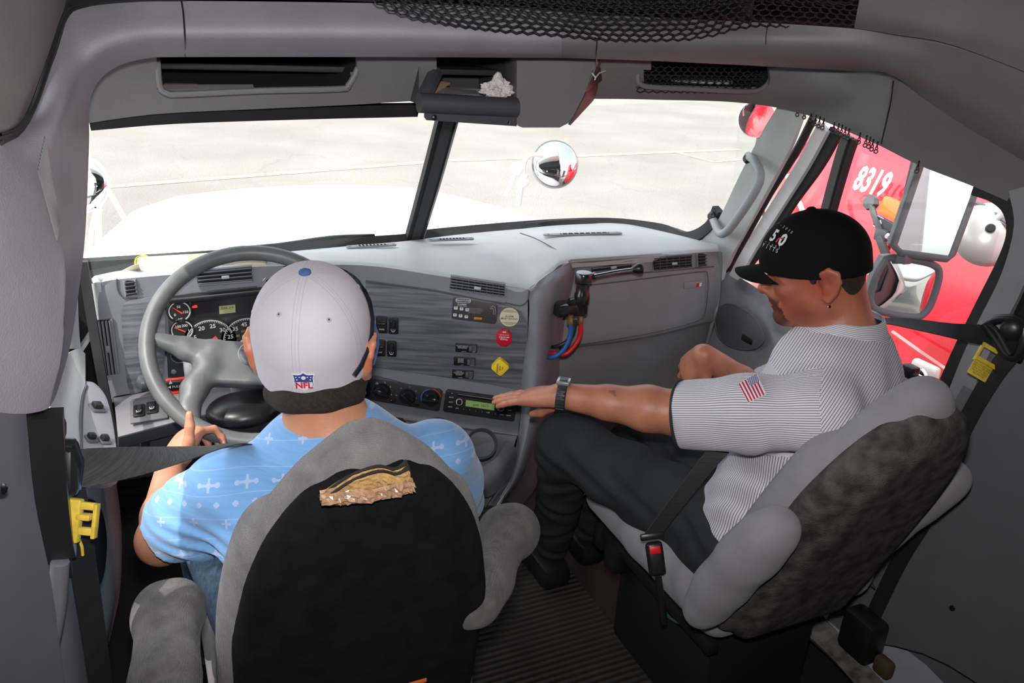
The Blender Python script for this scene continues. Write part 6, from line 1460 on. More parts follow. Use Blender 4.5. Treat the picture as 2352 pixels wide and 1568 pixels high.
# sunglasses resting on the cap
sg_ = empty('sunglasses', on_cap(860,700), 'black wraparound sunglasses pushed back on the grey cap', 'sunglasses')
def Kp(phi, z, off=.004, sgn=1):
    zz = z if z > 0 else z*.25; k_ = math.sqrt(max(.05, 1-(zz/CR_[2])**2)); a = R(phi)
    return cC+hR*(sgn*(CR_[0]*k_+off)*math.sin(a))+kF*((CR_[1]*k_+off)*math.cos(a))+kU*z
SGB = mat('sunglass_black', (.012,.013,.02), .15, coat=.5)
for sgn in (1,-1):
    tp = [Kp(p_, z_, .004, sgn) for p_, z_ in ((128,-.038),(118,-.030),(106,-.018),(94,-.004),(82,.010),(68,.024),(56,.034))[0 if sgn > 0 else 4:]]
    tube('temple_arm', tp, [.0038,.0038,.0034,.0034,.0034,.0038,.004][:len(tp)], SGB, sg_, 8)
lensm = mat('sunglass_lens', (.01,.01,.012), .05, coat=1)
rows = [[Kp(p_, z_+.034, .007) for p_ in np.linspace(-62,62,13)] for z_ in (-.018,.0,.018)]
loft('lens_band', rows, lensm, sg_, 1, 2, .003, cC+hF*1)
# ---------------------------------------------------------------- passenger
SK2 = skin('skin_passenger', (.35,.130,.075), (.45,.185,.11))
PS = empty('person', (.56,.05,.45), 'person in striped work shirt and black trousers reaching towards the radio', 'person')
A_ = R(-43)
qF0 = Vector((math.sin(A_), math.cos(A_), 0)); tl = R(13)
qF = (qF0*math.cos(tl)-Vector((0,0,1))*math.sin(tl)); qR = qF0.cross(Vector((0,0,1))).normalized(); qU = qR.cross(qF)
qr = (qR, qF, qU); HPl = (Vector((.565,.03,1.2)), Vector((qR.x, qR.y, 0)))
pC = px(1876,626,pl=HPl)
s = SDF([-.09,-.30,.44], [.96,.66,1.40], .0034)
head(s, pC, qr, sc_=1.0)
ear(s, pC+qU*.002, qr, -1, 1.05, .004, -.020); ear(s, pC, qr, 1, 1.05, .004, -.020)
nb = Vector((.612,-.045,1.088)); fwd = Vector((-.60,.80,0)); lft = Vector((-.80,-.60,0))
s.chain([npv(pC-qF*.035-qU*.05), npv(nb)], [.064,.068], .03)
SL = nb+lft*.200+Vector((0,0,-.088)); SR = nb-lft*.185+Vector((0,0,-.095))
pel = Vector((.55,-.02,.58))
s.chain([npv(nb-Vector((0,0,.08))), npv((nb+pel)/2+Vector((.0,-.02,0))), npv(pel)], [.12,.13,.15], .05); s.cone(npv(SL), npv(SR), .06, .06, .05)
EL = on_ray(1566,950, SL, .285); WL = on_ray(1288,908, EL, .268)
tipL = on_ray(1130,908, WL, .185); fdL = (tipL-WL).normalized()
s.chain([SL, EL], [.056,.050], .02); s.chain([EL, EL.lerp(WL,.28), EL.lerp(WL,.6), WL], [.050,.050,.038,.0285], .015)
up = Vector((0,0,1)); camd = (CAM-WL).normalized()
hand(s, WL, fdL, (up*.93-camd*.10+Vector((0,0,0))), -camd*1.0, curl=(.04,.05,.07,.10), scale=1.0, thumb=[fdL*.45-camd*.2-up*.85, fdL*.8-up*.45, fdL*.95-up*.15])
ER = Vector((.70,.27,.80)); WR = on_ray(1618,815, ER, .25, False)
s.chain([SR, ER], [.055,.046], .02); s.chain([ER, ER.lerp(WR,.35), WR], [.045,.042,.028], .015)
tR = on_ray(1540,888, WR, .165, True); hd = (tR-WR).normalized()
hand(s, WR, hd, (up*.75+Vector((-.3,-.5,0))), Vector((-.3,-.8,0)), curl=(.18,.22,.25,.28), scale=1.0)
for k_ in ((.46,-.02,.21,.40),(.60,.06,.52,.56)): s.chain([(k_[0]+.02,k_[1],.55),(k_[2]*.6+k_[0]*.4,k_[3]*.6+k_[1]*.4,.59)], [.07,.045], .03)
body, V_, Q_ = solid('body', s, SK2, None, relax=2); body.parent = PS; body.location = body.location-PS.location
def Q(x, y, z, c=1.0): return pC+qR*x*c+qF*y*c+qU*z*c
def loc(V): 
    L = (V-npv(pC)) @ np.array([npv(qR), npv(qF), npv(qU)]).T; return L
def goatee(V):
    L = loc(V); x, y, z = L.T; d = np.hypot((y-.083)/.030, (z+.083)/.040); front = np.where(np.abs(x) < .036, d, 2)
    mouth = np.hypot(x/.020, (z+.061)/.012)
    return np.where((mouth < 1) & (y > .075), 2, np.where(z < -.050, front, 2))
def mous(V):
    L = loc(V); x, y, z = L.T; return np.where((y > .07), np.hypot(x/.040, (z+.049)/.009), 2)
def stub(V):
    L = loc(V); x, y, z = L.T; return np.where(z < -.03, np.hypot((y-.03)/.06, (z+.075)/.04), 2)
hz_ = Vector((0,0,1))
def srf(u, v):
    d = npv(ray(u, v).normalized()); L = V_-npv(CAM); t_ = L@d; D_ = np.linalg.norm(L-t_[:, None]*d, axis=1); k_ = np.where(D_ < .008)[0]
    return Vector(CAM)+Vector(d)*float(t_[k_].min()) if len(k_) else Vector((9,9,9))
tint(body, V_, [(pC-qU*.01, (.13,.13,.15), (.82,.60,.56), 3), (goatee, 1, (.28,.25,.27), 3.5), (mous, 1, (.38,.34,.36), 3), (stub, 1, (.80,.72,.74), 1.5),
   (Q(0,.097,-.061), .017, (1.25,1.05,1.1), 3), (Q(0,.115,-.028), .022, (1.05,.75,.72)), (Q(-.095,-.012,0), .045, (1.0,.72,.68)),
   (srf(1409,898), .008, (.50,.64,.60), 3), (srf(1413,906), .005, (.45,.6,.56), 3), (srf(1418,895), .005, (.5,.62,.6), 3), (EL+Vector((0,0,-.01)), .05, (.95,.78,.74), 1.2),
   (srf(1401,896), .006, (.4,.5,.5), 3), (tipL, .015, (1.2,1.1,1.15), 2)])
# eyes under the peak
for sgx in (-1, 1):
    lathe('eye', Q(sgx*.031,.0765,.002), qF, [(.001,-.006),(.0085,-.004),(.0095,0),(.006,.004),(.001,.0052)], mat('eye_white', (.7,.66,.64), .2), PS, 18)
    lathe('iris', Q(sgx*.031,.0812,.001), qF, [(.0042,0),(.001,.0012)], mat('iris_brown', (.05,.03,.02), .15), PS, 14)
# cropped hair
HAIR2 = mat('brown_cropped_hair', (.030,.018,.013), .85, noise=.5, nscale=250, bump=1, bscale=1100)
s = SDF(npv(pC)-.16, npv(pC)+.16, .0035); s.ell(npv(Q(0,-.009,.034)), (.080,.097,.090), .01, ax=qr); s.ell(npv(Q(0,-.046,-.036)), (.061,.050,.060), .02, ax=qr)
s.half(Q(0,.008,0), qF+qU*-.25, .004); s.half(Q(0,0,-.078), -qU-qF*.3, .006)
for sgx in (-1, 1): s.ell(npv(Q(sgx*.095,-.012,-.006)), (.03,.028,.036), .002, ax=qr, op='s')
s.cone(npv(Q(-.073,.004,.03)), npv(Q(-.073,.001,.0)), .012, .007, .006)
hr, Vh, Qh = solid('hair', s, HAIR2, None, relax=1); hr.parent = PS; hr.location = hr.location-PS.location
lathe('earring', Q(-.090,-.028,-.050), camd, [(.0030,0),(.0032,.0015),(.001,.0022)], CHR, PS, 12)
# striped shirt
SH = bpy.data.materials.new('striped_work_shirt'); SH.use_nodes = True; MATS['sh'] = SH; t = SH.node_tree; b = t.nodes['Principled BSDF']; b.inputs['Roughness'].default_value = .85; b.inputs['Sheen Weight'].default_value = .1
at = t.nodes.new('ShaderNodeAttribute'); at.attribute_name = 'stripe'
def mt2(op, a, b_=None):
    n = t.nodes.new('ShaderNodeMath'); n.operation = op
    for i, x in enumerate((a, b_)):
        if x is None: continue
        if isinstance(x, (int, float)): n.inputs[i].default_value = x
        else: t.links.new(x, n.inputs[i])
    return n.outputs[0]
fr_ = mt2('PINGPONG', mt2('MULTIPLY', at.outputs['Fac'], 1/.0050), .5); ls = t.nodes.new('ShaderNodeMapRange'); ls.inputs[1].default_value = .10; ls.inputs[2].default_value = .19; t.links.new(fr_, ls.inputs[0])
mx = t.nodes.new('ShaderNodeMix'); mx.data_type = 'RGBA'; mx.inputs[6].default_value = (.12,.12,.16,1); mx.inputs[7].default_value = (.62,.60,.64,1); t.links.new(ls.outputs[0], mx.inputs[0]); t.links.new(mx.outputs[2], b.inputs['Base Color'])
s = SDF([.10,-.30,.50], [.96,.46,1.20], .0045)
ch = (nb+pel)/2
s.chain([npv(nb-Vector((0,0,.09))+fwd*.01), npv(ch+Vector((-.005,-.01,.02))), npv(pel+Vector((-.03,.0,.03)))], [.140,.155,.165], .06)
s.chain([npv(SL+Vector((0,0,.004))), npv(nb+lft*.08+Vector((0,0,-.050))), npv(nb-lft*.08+Vector((0,0,-.055))), npv(SR)], [.070,.078,.078,.070], .05)
s.cone(npv(nb-fwd*.03-lft*.10-Vector((0,0,.12))), npv(nb-fwd*.03+lft*.08-Vector((0,0,.13))), .10, .10, .05)
SE = SL.lerp(EL, .90); s.chain([SL, SL.lerp(EL,.5), SL.lerp(EL,1.06)], [.074,.077,.073], .035)
SRE = SR.lerp(ER, .85); s.chain([SR, SRE], [.072,.068], .03)
aL = (EL-SL).normalized()
s.ell(npv(nb+Vector((0,0,.0))), (.095,.088,.05), .03)
s.disp(lambda X, Y, Z: .004*np.sin(60*(X*.5+Z)+25*Y+6*np.sin(18*X))*np.exp(-((Z-.78)/.16)**2)+.0022*np.sin(55*X-40*Z+20*Y))
# open sleeve hem and neck
s.cutcyl(SE+aL*.032, aL, .14, .14); s.cone(npv(SE-aL*.05), npv(SE+aL*.1), .058, .066, .003, op='s')
s.cutcyl(SRE+(ER-SR).normalized()*.02, (ER-SR), .12, .14)
s.cone(npv(nb+Vector((-.0,.0,.020))+fwd*.012), npv(nb+fwd*.03+Vector((0,0,.10))), .070, .075, .004, op='s')
so, V, Qd = solid('striped_shirt', s, SH, None, relax=2); so.parent = PS; so.location = so.location-PS.location
# stripe coordinate per corner, by tailoring panel
fcen = V[Qd].mean(1)
def stripes(V, fc, idx):
    r = np.zeros(Qd.size, np.float32); Vq = V[Qd]                     # faces x 4 x 3
    a0, a1 = npv(SL), npv(aL); yk0 = npv(nb)
    ts_ = (fc-a0)@a1; rad = np.linalg.norm(fc-a0-ts_[:, None]*a1, axis=1)
    sleeve = (ts_ > -.012) & (rad < .098) & ((fc-a0)@npv(lft) > -.02)
    aR = npv((ER-SR).normalized()); tr = (fc-npv(SR))@aR; slR = (tr > .02) & (np.linalg.norm(fc-npv(SR)-tr[:, None]*aR, axis=1) < .11) & ((fc-npv(SR))@npv(-lft) > -.03)
    e1 = np.cross(a1, [0,0,1]); e1 /= np.linalg.norm(e1); e2 = np.cross(a1, e1)
    L = Vq-a0; th = np.arctan2(L@e1, L@e2)*.078
    th0 = th.mean(1, keepdims=True)
    e1r = np.cross(aR, [0,0,1]); e1r /= np.linalg.norm(e1r); e2r = np.cross(aR, e1r); Lr = Vq-npv(SR); thr = np.arctan2(Lr@e1r, Lr@e2r)*.07
    yoke = (fc[:, 2] > nb.z-.125+.35*((fc-yk0)@npv(-fwd))*0) & ~sleeve & ~slR
    yoke &= ((fc-yk0)@npv(-fwd)*.2+(fc[:, 2]-yk0[2])) > -.085
    tor = Vq@npv(lft)*1.0; yk = Vq@npv(fwd)*.9+Vq[..., 2]*.35
    # wrap torso stripes around its side
    ctr = npv(ch); ang = np.arctan2((Vq-ctr)@npv(lft), -(Vq-ctr)@npv(fwd)); tor = ang*.16
    out = np.where(sleeve[:, None], th, np.where(slR[:, None], thr, np.where(yoke[:, None], yk, tor)))
    return out.astype(np.float32)
st = stripes(V, fcen, None)
a = so.data.attributes.new('stripe', 'FLOAT', 'CORNER'); a.data.foreach_set('value', st.ravel())
# collar
col_m = SH
def ringpt(a, r, z, tilt=.0): 
    return nb+fwd*(.012+math.cos(a)*r*1.0)+lft*(math.sin(a)*r*.98)+Vector((0,0,z+tilt*math.cos(a)))
rows = []
for (r, z) in ((.076,.068),(.082,.067),(.091,.048),(.102,.018),(.106,.002)):
    rows.append([ringpt(a, r*(1.0 if abs(a) > .6 else 1.02), z-.040*max(0, math.cos(a))-.002) for a in np.linspace(.25, 2*math.pi-.25, 34)])
co = loft('shirt_collar', rows, SH, PS, 1, 2, .002, nb+Vector((0,0,.5)))
# collar stripes run around the neck
me = co.data; a = me.attributes.new('stripe', 'FLOAT', 'CORNER'); vals = np.zeros(len(me.loops), np.float32)
for l in me.loops:
    p_ = me.vertices[l.vertex_index].co+PS.location; vals[l.index] = (p_.z-nb.z)*1.1+math.hypot(p_.x-nb.x, p_.y-nb.y)*-.8
a.data.foreach_set('value', vals)
# sleeve hem band and flag patch
e1 = aL.cross(Vector((0,0,1))).normalized(); e2 = aL.cross(e1)
hb = SE+aL*.030
tube('sleeve_hem', [hb+e1*.0735*math.cos(a)+e2*.0735*math.sin(a) for a in [2*math.pi*k/40 for k in range(40)]], .0035, mat('hem_dark', (.02,.022,.025), .8), PS, 8, True)
def surf_at(u, v, obj_V, rad=.02):
    d = npv(ray(u, v).normalized()); L = obj_V-npv(CAM); t_ = L@d; D_ = np.linalg.norm(L-t_[:, None]*d, axis=1); k_ = np.where(D_ < .006)[0]
    if len(k_) == 0: return None
    return Vector(CAM)+Vector(d)*float(t_[k_].min())
# flag: draped grid over the sleeve
def fl(s_, t_):   # s along long side (stripes direction), t across
    a_, b_, c_, d_ = (1738,838),(1762,890),(1718,911),(1693,864)   # tr, br, bl, tl
    u = (d_[0]*(1-t_)+a_[0]*t_)*(1-s_)+(c_[0]*(1-t_)+b_[0]*t_)*s_; v = (d_[1]*(1-t_)+a_[1]*t_)*(1-s_)+(c_[1]*(1-t_)+b_[1]*t_)*s_
    return u, v
FLM = [mat('flag_red', (.42,.01,.04), .8), mat('flag_white', (.66,.64,.68), .8), mat('flag_blue', (.10,.12,.32), .8)]
G = 26; pts = {}
for dv in (0,8,16,24,32,40):
    for i in range(G+1):
        for j in range(G+1): q_ = fl(i/G, j/G); pts[i, j] = surf_at(q_[0], q_[1]+dv, V)
    dd_ = [(v-CAM).length for v in pts.values() if v is not None]
    ok = len(dd_) == (G+1)**2 and max(dd_)-min(dd_) < .09
    if ok: break
print('FLAG', ok, dv)
if ok:
    H_ = {k_: v+(CAM-v).normalized()*.0035 for k_, v in pts.items()}
    for _ in range(6): H_ = {(i, j): (H_[i, j]*2+sum((H_[min(max(i+a, 0), G), min(max(j+b_, 0), G)] for a, b_ in ((1,0),(-1,0),(0,1),(0,-1))), Vector()))/6 for (i, j) in H_}
    vs = []; fs = []; mi = []
    for i in range(G+1):
        for j in range(G+1): vs.append(H_[i, j])
    n0 = len(vs); vs += [v-(CAM-v).normalized()*.002 for v in vs]
    for i in range(G):
        for j in range(G):
            fs.append((i*(G+1)+j, i*(G+1)+j+1, (i+1)*(G+1)+j+1, (i+1)*(G+1)+j)); edge = i == 0 or j == 0 or i == G-1 or j == G-1
            if edge: c_ = 1
            elif i < 10 and j > 11: c_ = 2 if (i+j) % 3 else 1
            else: c_ = 0 if ((j-1)//2) % 2 == 0 else 1
            mi.append(c_)
    fs += [tuple(n0+q for q in f[::-1]) for f in fs]; mi += [1]*(len(fs)-len(mi))
    fo = mk('flag_patch', vs, fs, None, PS, False)
    for m_ in FLM: fo.data.materials.append(m_)
    fo.data.polygons.foreach_set('material_index', mi); fo['label'] = 'small stars and stripes flag patch on the sleeve'
# black trousers
TR = mat('black_trousers', (.016,.018,.020), .85, noise=.2, nscale=12, bump=.5, bscale=500)
s = SDF([.02,-.20,.02], [.86,.86,.78], .007)
kn = px(1305,1022,'Z',.635)
s.chain([(.50,-.03,.56), npv(kn)], [.115,.083], .03); s.chain([npv(kn), (kn.x+.10, kn.y+.22, .14)], [.080,.055], .03)
s.chain([(.62,.05,.57),(.52,.50,.63),(.50,.72,.15)], [.115,.080,.055], .03); s.cone((.44,-.02,.56), (.66,.02,.56), .12, .12, .05)
s.disp(lambda X, Y, Z: .005*np.sin(38*Y-22*X+5*np.sin(25*Z)))
tr_, V2, _ = solid('trousers', s, TR, None, relax=3); tr_.parent = PS; tr_.location = tr_.location-PS.location
rbox('shoe', (kn.x+.09, kn.y+.28, .06), (.11,.29,.09), BLK, PS, bevel=.035); rbox('shoe', (.50,.80,.06), (.11,.29,.09), BLK, PS, bevel=.035)
# black cap
CAPB = capmat('cap_black_cloth', (.005,.005,.0055), (.003,.003,.003)); cP = Q(0,.003,.038)
cfr = (qR, (qF+qU*-.02).normalized(), qR.cross((qF+qU*-.02).normalized()))
RADP = (.094,.115,.100)
cb, _s = cap('baseball_cap', 'black cap with white lettering on the passenger', cP, cfr, RADP, -.030, .10, CAPB, mat('cap_black_brim', (.007,.007,.007), .85, bump=.3, bscale=900, spec=.12), .064, .150, h=.003, brim_drop=-.004, droop=.22, slope=.06)
lathe('cap_button', cP+cfr[2]*RADP[2], cfr[2], [(.010,-.002),(.010,.002),(.007,.005),(.003,.006)], CAPB, cb, 20)
def capline(s_, pts_, size, m, bold=.02, sx=1):
    """letters one by one on the crown between two photograph points"""
    n_ = len(s_)
    for i, chh in enumerate(s_):
        if chh == ' ': continue
        t_ = (i+.5)/n_; u = pts_[0][0]*(1-t_)+pts_[1][0]*t_; v = pts_[0][1]*(1-t_)+pts_[1][1]*t_
        pth_ = on_cap(u, v, RADP, cP, cfr); nn_ = capn(pth_, cP, RADP, cfr); q2 = on_cap(u+(pts_[1][0]-pts_[0][0])*.02, v+(pts_[1][1]-pts_[0][1])*.02, RADP, cP, cfr)
        exx = (q2-pth_); exx = (exx-nn_*exx.dot(nn_)).normalized(); eyy = nn_.cross(exx)
        if eyy.dot(cfr[2]) < 0: pass
        text('cap_letter', chh, pth_+nn_*.0018, exx, eyy, size, m, cb, .0006, bold=bold, sx=sx)
WL_ = mat('embroidery_white', (.60,.60,.62), .7); GL_ = mat('embroidery_grey', (.35,.35,.36), .7); RL_ = mat('embroidery_red', (.5,.04,.03), .7)
capline('1-2015', ((1787,512),(1822,537)), .0085, GL_, .02)
capline('50', ((1770,538),(1808,558)), .037, WL_, .035, sx=.85)
capline('YEARS', ((1757,556),(1795,571)), .0075, GL_, .0); capline('PITTS', ((1752,562),(1790,578)), .0125, WL_, .0)
q_ = [on_cap(u, v, RADP, cP, cfr, .0025) for u, v in ((1782,556),(1790,547),(1800,548))]; tube('cap_swoosh', q_, .0014, RL_, cb, 6, sm=3)
# wristwatch
wd = (WL-EL).normalized(); wc_ = WL-wd*.004; e1w = (camd-wd*camd.dot(wd)).normalized(); e2w = wd.cross(e1w)
ww = empty('wristwatch', wc_, 'black digital wristwatch with silver case on the reaching arm', 'watch')
WB = mat('watch_strap', (.025,.028,.032), .5); vs = []; fs = []; K = 40
ring_n = [(-.011,.0305),(-.011,.0335),(.0,.0345),(.011,.0335),(.011,.0305)]
for k in range(K):
    a = 2*math.pi*k/K; d = e1w*math.cos(a)*.98+e2w*math.sin(a)*1.0
    for (h_, r_) in ring_n: vs.append(wc_+wd*h_+d*r_)
for k in range(K):
    l = (k+1) % K
    for q in range(5): r2_ = (q+1) % 5; fs.append((k*5+q, l*5+q, l*5+r2_, k*5+r2_))
mk('watch_strap', vs, fs, WB, ww)
for k in range(-4, 5):
    a = k*.28; d = e1w*math.cos(a)+e2w*math.sin(a); tt = wd.cross(d); rbox('strap_link', wc_+d*.0345, (.019,.006,.003), WB, ww, (wd, tt, d), .001)
dt = (up*.97-wd*up.dot(wd)).normalized(); tt = wd.cross(dt)
rbox('watch_case', wc_+dt*.0355, (.030,.032,.009), mat('watch_silver', (.35,.36,.37), .3, .6), ww, (wd, tt, dt), .003); rbox('watch_face', wc_+dt*.0405, (.018,.020,.001), BLK, ww, (wd, tt, dt), .0003)
# ================================================================ overhead shelf, console, net
o = rbox('ceiling', (0,.30,1.93), (2.0,1.1,.03), DARK, None, bevel=.002); struct(o)
o = mk('wall_front', [(-1.0,.86,1.57),(1.0,.86,1.57),(1.0,.80,1.95),(-1.0,.80,1.95),(-1.0,.89,1.57),(1.0,.89,1.57),(1.0,.83,1.95),(-1.0,.83,1.95)], [(0,1,2,3),(7,6,5,4),(0,4,5,1),(1,5,6,2),(2,6,7,3),(3,7,4,0)], DARK, smooth=False); struct(o)
o = rbox('wall_front', (0,.70,1.585), (1.70,.34,.012), RUB, None, bevel=.002); struct(o)
o = rbox('ceiling', (0,.58,1.725), (1.9,.52,.012), DARK, None, bevel=.002); struct(o)
for x in (-.93,.93): o = rbox('wall_left' if x < 0 else 'wall_right', (x,.5,1.74), (.02,.60,.26), DARK, None, bevel=.002); struct(o)
o = rbox('trim_14', (0,.70,2.35), (2.1,1.0,.9), WHITE, None, bevel=.1); struct(o)   # roof fairing outside
HG = MATS['header_grey']; CON = mat('console_overhead_grey', (.155,.15,.155), .5, noise=.05, nscale=10, bump=.2, bscale=400)
oc = empty('overhead_console', px(1190,290,'Y',.42), 'grey overhead console with open metal storage tray above the windshield divider', 'console')
Yq = lambda u, v, y=.41: px(u, v, 'Y', y)
face = [(1187,128),(1378,134),(1372,150),(1340,222),(1316,268),(1303,284),(1285,293),(1200,293),(1192,290),(1187,280)]
prism('console_body', [Yq(u, v) for u, v in face], Vector((.02,.14,0)), CON, oc, .006)
prism('console_side', [Yq(1379,136,.415),Yq(1402,140,.50),Yq(1388,190,.50),Yq(1362,232,.50),Yq(1310,288,.43),Yq(1318,268,.415),Yq(1342,222,.415)], Vector((.004,.02,.0)), mat('console_side_brown', (.10,.085,.085), .6, noise=.15, nscale=60), oc)
prism('cup_gap', [Yq(1362,160,.408),Yq(1396,150,.47),Yq(1390,180,.47),Yq(1345,212,.408)], Vector((.003,.006,0)), BLK, oc)
tube('scratch_mark', [Yq(1360,168,.40),Yq(1368,178,.40),Yq(1366,184,.40)], .0016, GW, oc, 6); tube('scratch_mark', [Yq(1368,178,.40),Yq(1376,168,.41),Yq(1390,163,.43)], .0016, GW, oc, 6)
# open compartment
comp = [Yq(u, v, .44) for u, v in ((962,120),(1187,122),(1187,270),(962,240))]; bk = [p+Vector((.0,.22,0)) for p in comp]; vs = comp+bk
mk('compartment_liner', vs, [(0,4,5,1),(1,5,6,2),(2,6,7,3),(3,7,4,0),(4,7,6,5)], mat('compartment_dark', (.035,.035,.04), .7), oc, False)
MET = mat('tray_metal', (.06,.062,.072), .5, .2)
tube('tray_arm', [Yq(1000,168,.46),Yq(985,200,.42),Yq(972,226,.40)], .016, MET, oc, 8, sm=3)
tube('tray_bar', [Yq(962,236,.39),Yq(1186,247,.39)], .020, MET, oc, 14)
prism('tray_lip', [Yq(u, v, .39) for u, v in ((976,258),(1187,268),(1187,290),(980,276),(976,270))], Vector((0,.008,0)), MET, oc, .002)
lathe('tray_bolt', Yq(997,270,.388), (0,-1,0), [(.006,0),(.006,.003),(.003,.005)], BLK, oc, 12); lathe('tray_bolt', Yq(1168,281,.388), (0,-1,0), [(.004,0),(.0035,.002),(.001,.003)], CHR, oc, 12)
prism('tray_shelf', [Yq(1000,205,.62),Yq(1187,210,.62),Yq(1187,232,.42),Yq(975,226,.42)], Vector((0,0,-.004)), mat('compartment_dark', (0,0,0)), oc)
o = prism('folded_paper', [Yq(966,198,.47),Yq(1010,186,.52),Yq(1034,190,.52),Yq(1000,212,.46)], Vector((0,0,-.003)), mat('kraft_paper', (.4,.2,.1))); setp(o, 'tan paper poking from the left of the overhead console tray', 'paper')
o = prism('grey_booklet', [Yq(1008,200,.50),Yq(1090,200,.52),Yq(1100,218,.45),Yq(1000,216,.45)], Vector((0,0,-.006)), mat('booklet_grey', (.22,.21,.23), .6)); setp(o, 'grey booklet lying in the overhead console tray', 'booklet')
# crumpled tissue
bm = bmesh.new(); bmesh.ops.create_icosphere(bm, subdivisions=5, radius=1); random.seed(3)
from mathutils import noise as mn
ctr = Yq(1143,206,.44); 
for v in bm.verts:
    p = v.co.copy(); n_ = mn.noise(p*2.2)*.35+abs(mn.noise(p*5))*.35+abs(mn.noise(p*11))*.15; p *= (.78+n_); p = Vector((p.x*.036, p.y*.025, p.z*.021))
    if p.z > 0: p.z += .016*max(0, 1-(p.x/.014)**2-(p.y/.02)**2)
    v.co = ctr+p
bm.verts.index_update(); o = mk('crumpled_tissue', [v.co.copy() for v in bm.verts], [[v.index for v in f.verts] for f in bm.faces], mat('tissue_white', (.62,.57,.59), .9), None, False); bm.free()
setp(o, 'crumpled white tissue lying in the open overhead console tray', 'tissue')
# hexagonal nets
NETM = mat('black_net', (.010,.010,.011), .7)
def hexnet(name, nx, ny, S, rad, label, cat, keep=None):
    """nx x ny cells; S(a, b) maps unit square to the place"""
    vs = []; fs = []; E = set()
    def P(i, j): return (round(i, 3), round(j, 3))
    for r in range(ny):
        for c in range(nx):
            cx = c+(.5 if r % 2 else 0); cy = r*.75
            hx = [(cx+math.sin(math.pi/3*k)*.5774*.866*1.0, cy+math.cos(math.pi/3*k)*.5) for k in range(6)]
            for k in range(6):
                a, b = P(*hx[k]), P(*hx[(k+1) % 6]); E.add((a, b) if a < b else (b, a))
    for a, b in E:
        A, B = S(a[0]/nx, a[1]/(ny*.75)), S(b[0]/nx, b[1]/(ny*.75))
        if A is None or B is None: continue
        q, f = tubemesh([A-(B-A)*.04, B+(B-A)*.04], rad, 5); k = len(vs); vs += q; fs += [tuple(i+k for i in x) for x in f]
    o = mk(name, vs, fs, NETM, None, True); return setp(o, label, cat)
import bisect
LB = [(870,2),(900,20),(950,36),(1030,50),(1150,64),(1280,74),(1380,84),(1480,86),(1580,84),(1640,74),(1680,60),(1740,52),(1860,58),(1990,66)]
def lowv(u):
    k = max(0, min(len(LB)-2, bisect.bisect([p[0] for p in LB], u)-1)); a, b = LB[k], LB[k+1]; return a[1]+(b[1]-a[1])*(u-a[0])/(b[0]-a[0])
def SN_(a, b):
    u = 870+a*1110; w_ = 1-max(0, 1-b); v = lowv(u)-b*95+2*math.sin(a*60)*b
    y = .195-.05*max(0, (u-1650)/330)**1-.0 if True else 0
    if v < -30: return None
    return px(u+5*math.sin(b*9+a*20), v, 'Y', y-.005+.03*b)
hexnet('storage_net', 45, 8, SN_, .0015, 'black hexagonal storage net sagging over the grey beam at the top', 'net')
hexnet('storage_net', 45, 7, lambda a, b: (lambda p: p+Vector((.006,.035,.012)) if p else None)(SN_(a, b*.7+.42)), .0015, 'second dark layer of the black storage net behind the first', 'net')
def SC_(a, b):
    u = 1472+a*300; v = 206-b*66+a*0
    if u > 1740 and v > 190: return None
    return px(u+3*math.sin(b*7+a*9), v+a*3, 'Y', .465)
hexnet('cubby_net', 17, 7, SC_, .0012, 'black hexagonal net across the cubby above the passenger side', 'net')
o = prism('white_papers', [px(1540,172,'Y',.56),px(1690,170,'Y',.58),px(1700,200,'Y',.52),px(1545,200,'Y',.52)], Vector((0,0,-.01)), mat('paper_white', (.6,.58,.66), .8)); setp(o, 'white papers behind the net of the passenger side cubby', 'paper')
o = tube('net_cord', [px(1366,86,'Y',.19),px(1371,95,'Y',.185),px(1369,125,'Y',.20),px(1371,150,'Y',.26)], .0014, BLK, None, 6, sm=4); setp(o, 'thin black cord hanging from the net in front of the console', 'cord')
o = tube('net_cord', [px(1764,56,'Y',.15),px(1760,75,'Y',.14),px(1759,100,'Y',.15)], .0008, BLK, None, 6, sm=4); setp(o, 'short thin black cord hanging over the beam at right', 'cord')
# curtain hooks along the roof edge above the passenger window
def hook(u, v, x=.885, s_=1.0):
    p = px(u, v, 'X', x); a = p+Vector((0,0,.004)); c = p-Vector((0,0,.006*s_)); d = (CAM-p).normalized(); ex = d.cross(Vector((0,0,1))).normalized(); ey = ex.cross(d)*1.0
    q1 = tubemesh(disc(c, ex, ey, .0042*s_, 12), .0016, 6, True); q2 = tubemesh(disc(c+ey*.0075*s_, ex, ey, .0028*s_, 10), .0014, 6, True); q3 = tubemesh([c+ey*.009*s_, a+ey*.014], .002, 6)
    vs = []; fs = []
    for vv, ff in (q1, q2, q3): k = len(vs); vs += vv; fs += [tuple(i+k for i in f) for f in ff]
    return vs, fs
HK = [(1832,258),(1848,264),(1862,270),(1872,280),(1881,284),(1890,288),(1914,297),(1924,300),(1932,303),(1940,308),(1948,312),(1973,321),(1988,328),(1996,331),(2003,337),(2013,342)]
ORD = 'first second third fourth fifth sixth seventh eighth ninth tenth eleventh twelfth thirteenth fourteenth fifteenth sixteenth'.split()
for i, (u, v) in enumerate(HK):
    vs, fs = hook(u, v); o = mk('curtain_hook', vs, fs, BLK); setp(o, ORD[i]+' small black curtain hook from the left in the row above the passenger window', 'hook', 'black curtain hooks in a row above the passenger window')
vs, fs = hook(2107,387,.90); o = mk('curtain_hook', vs, fs, BLK); setp(o, 'lone black curtain hook hanging above the tall door mirror', 'hook')

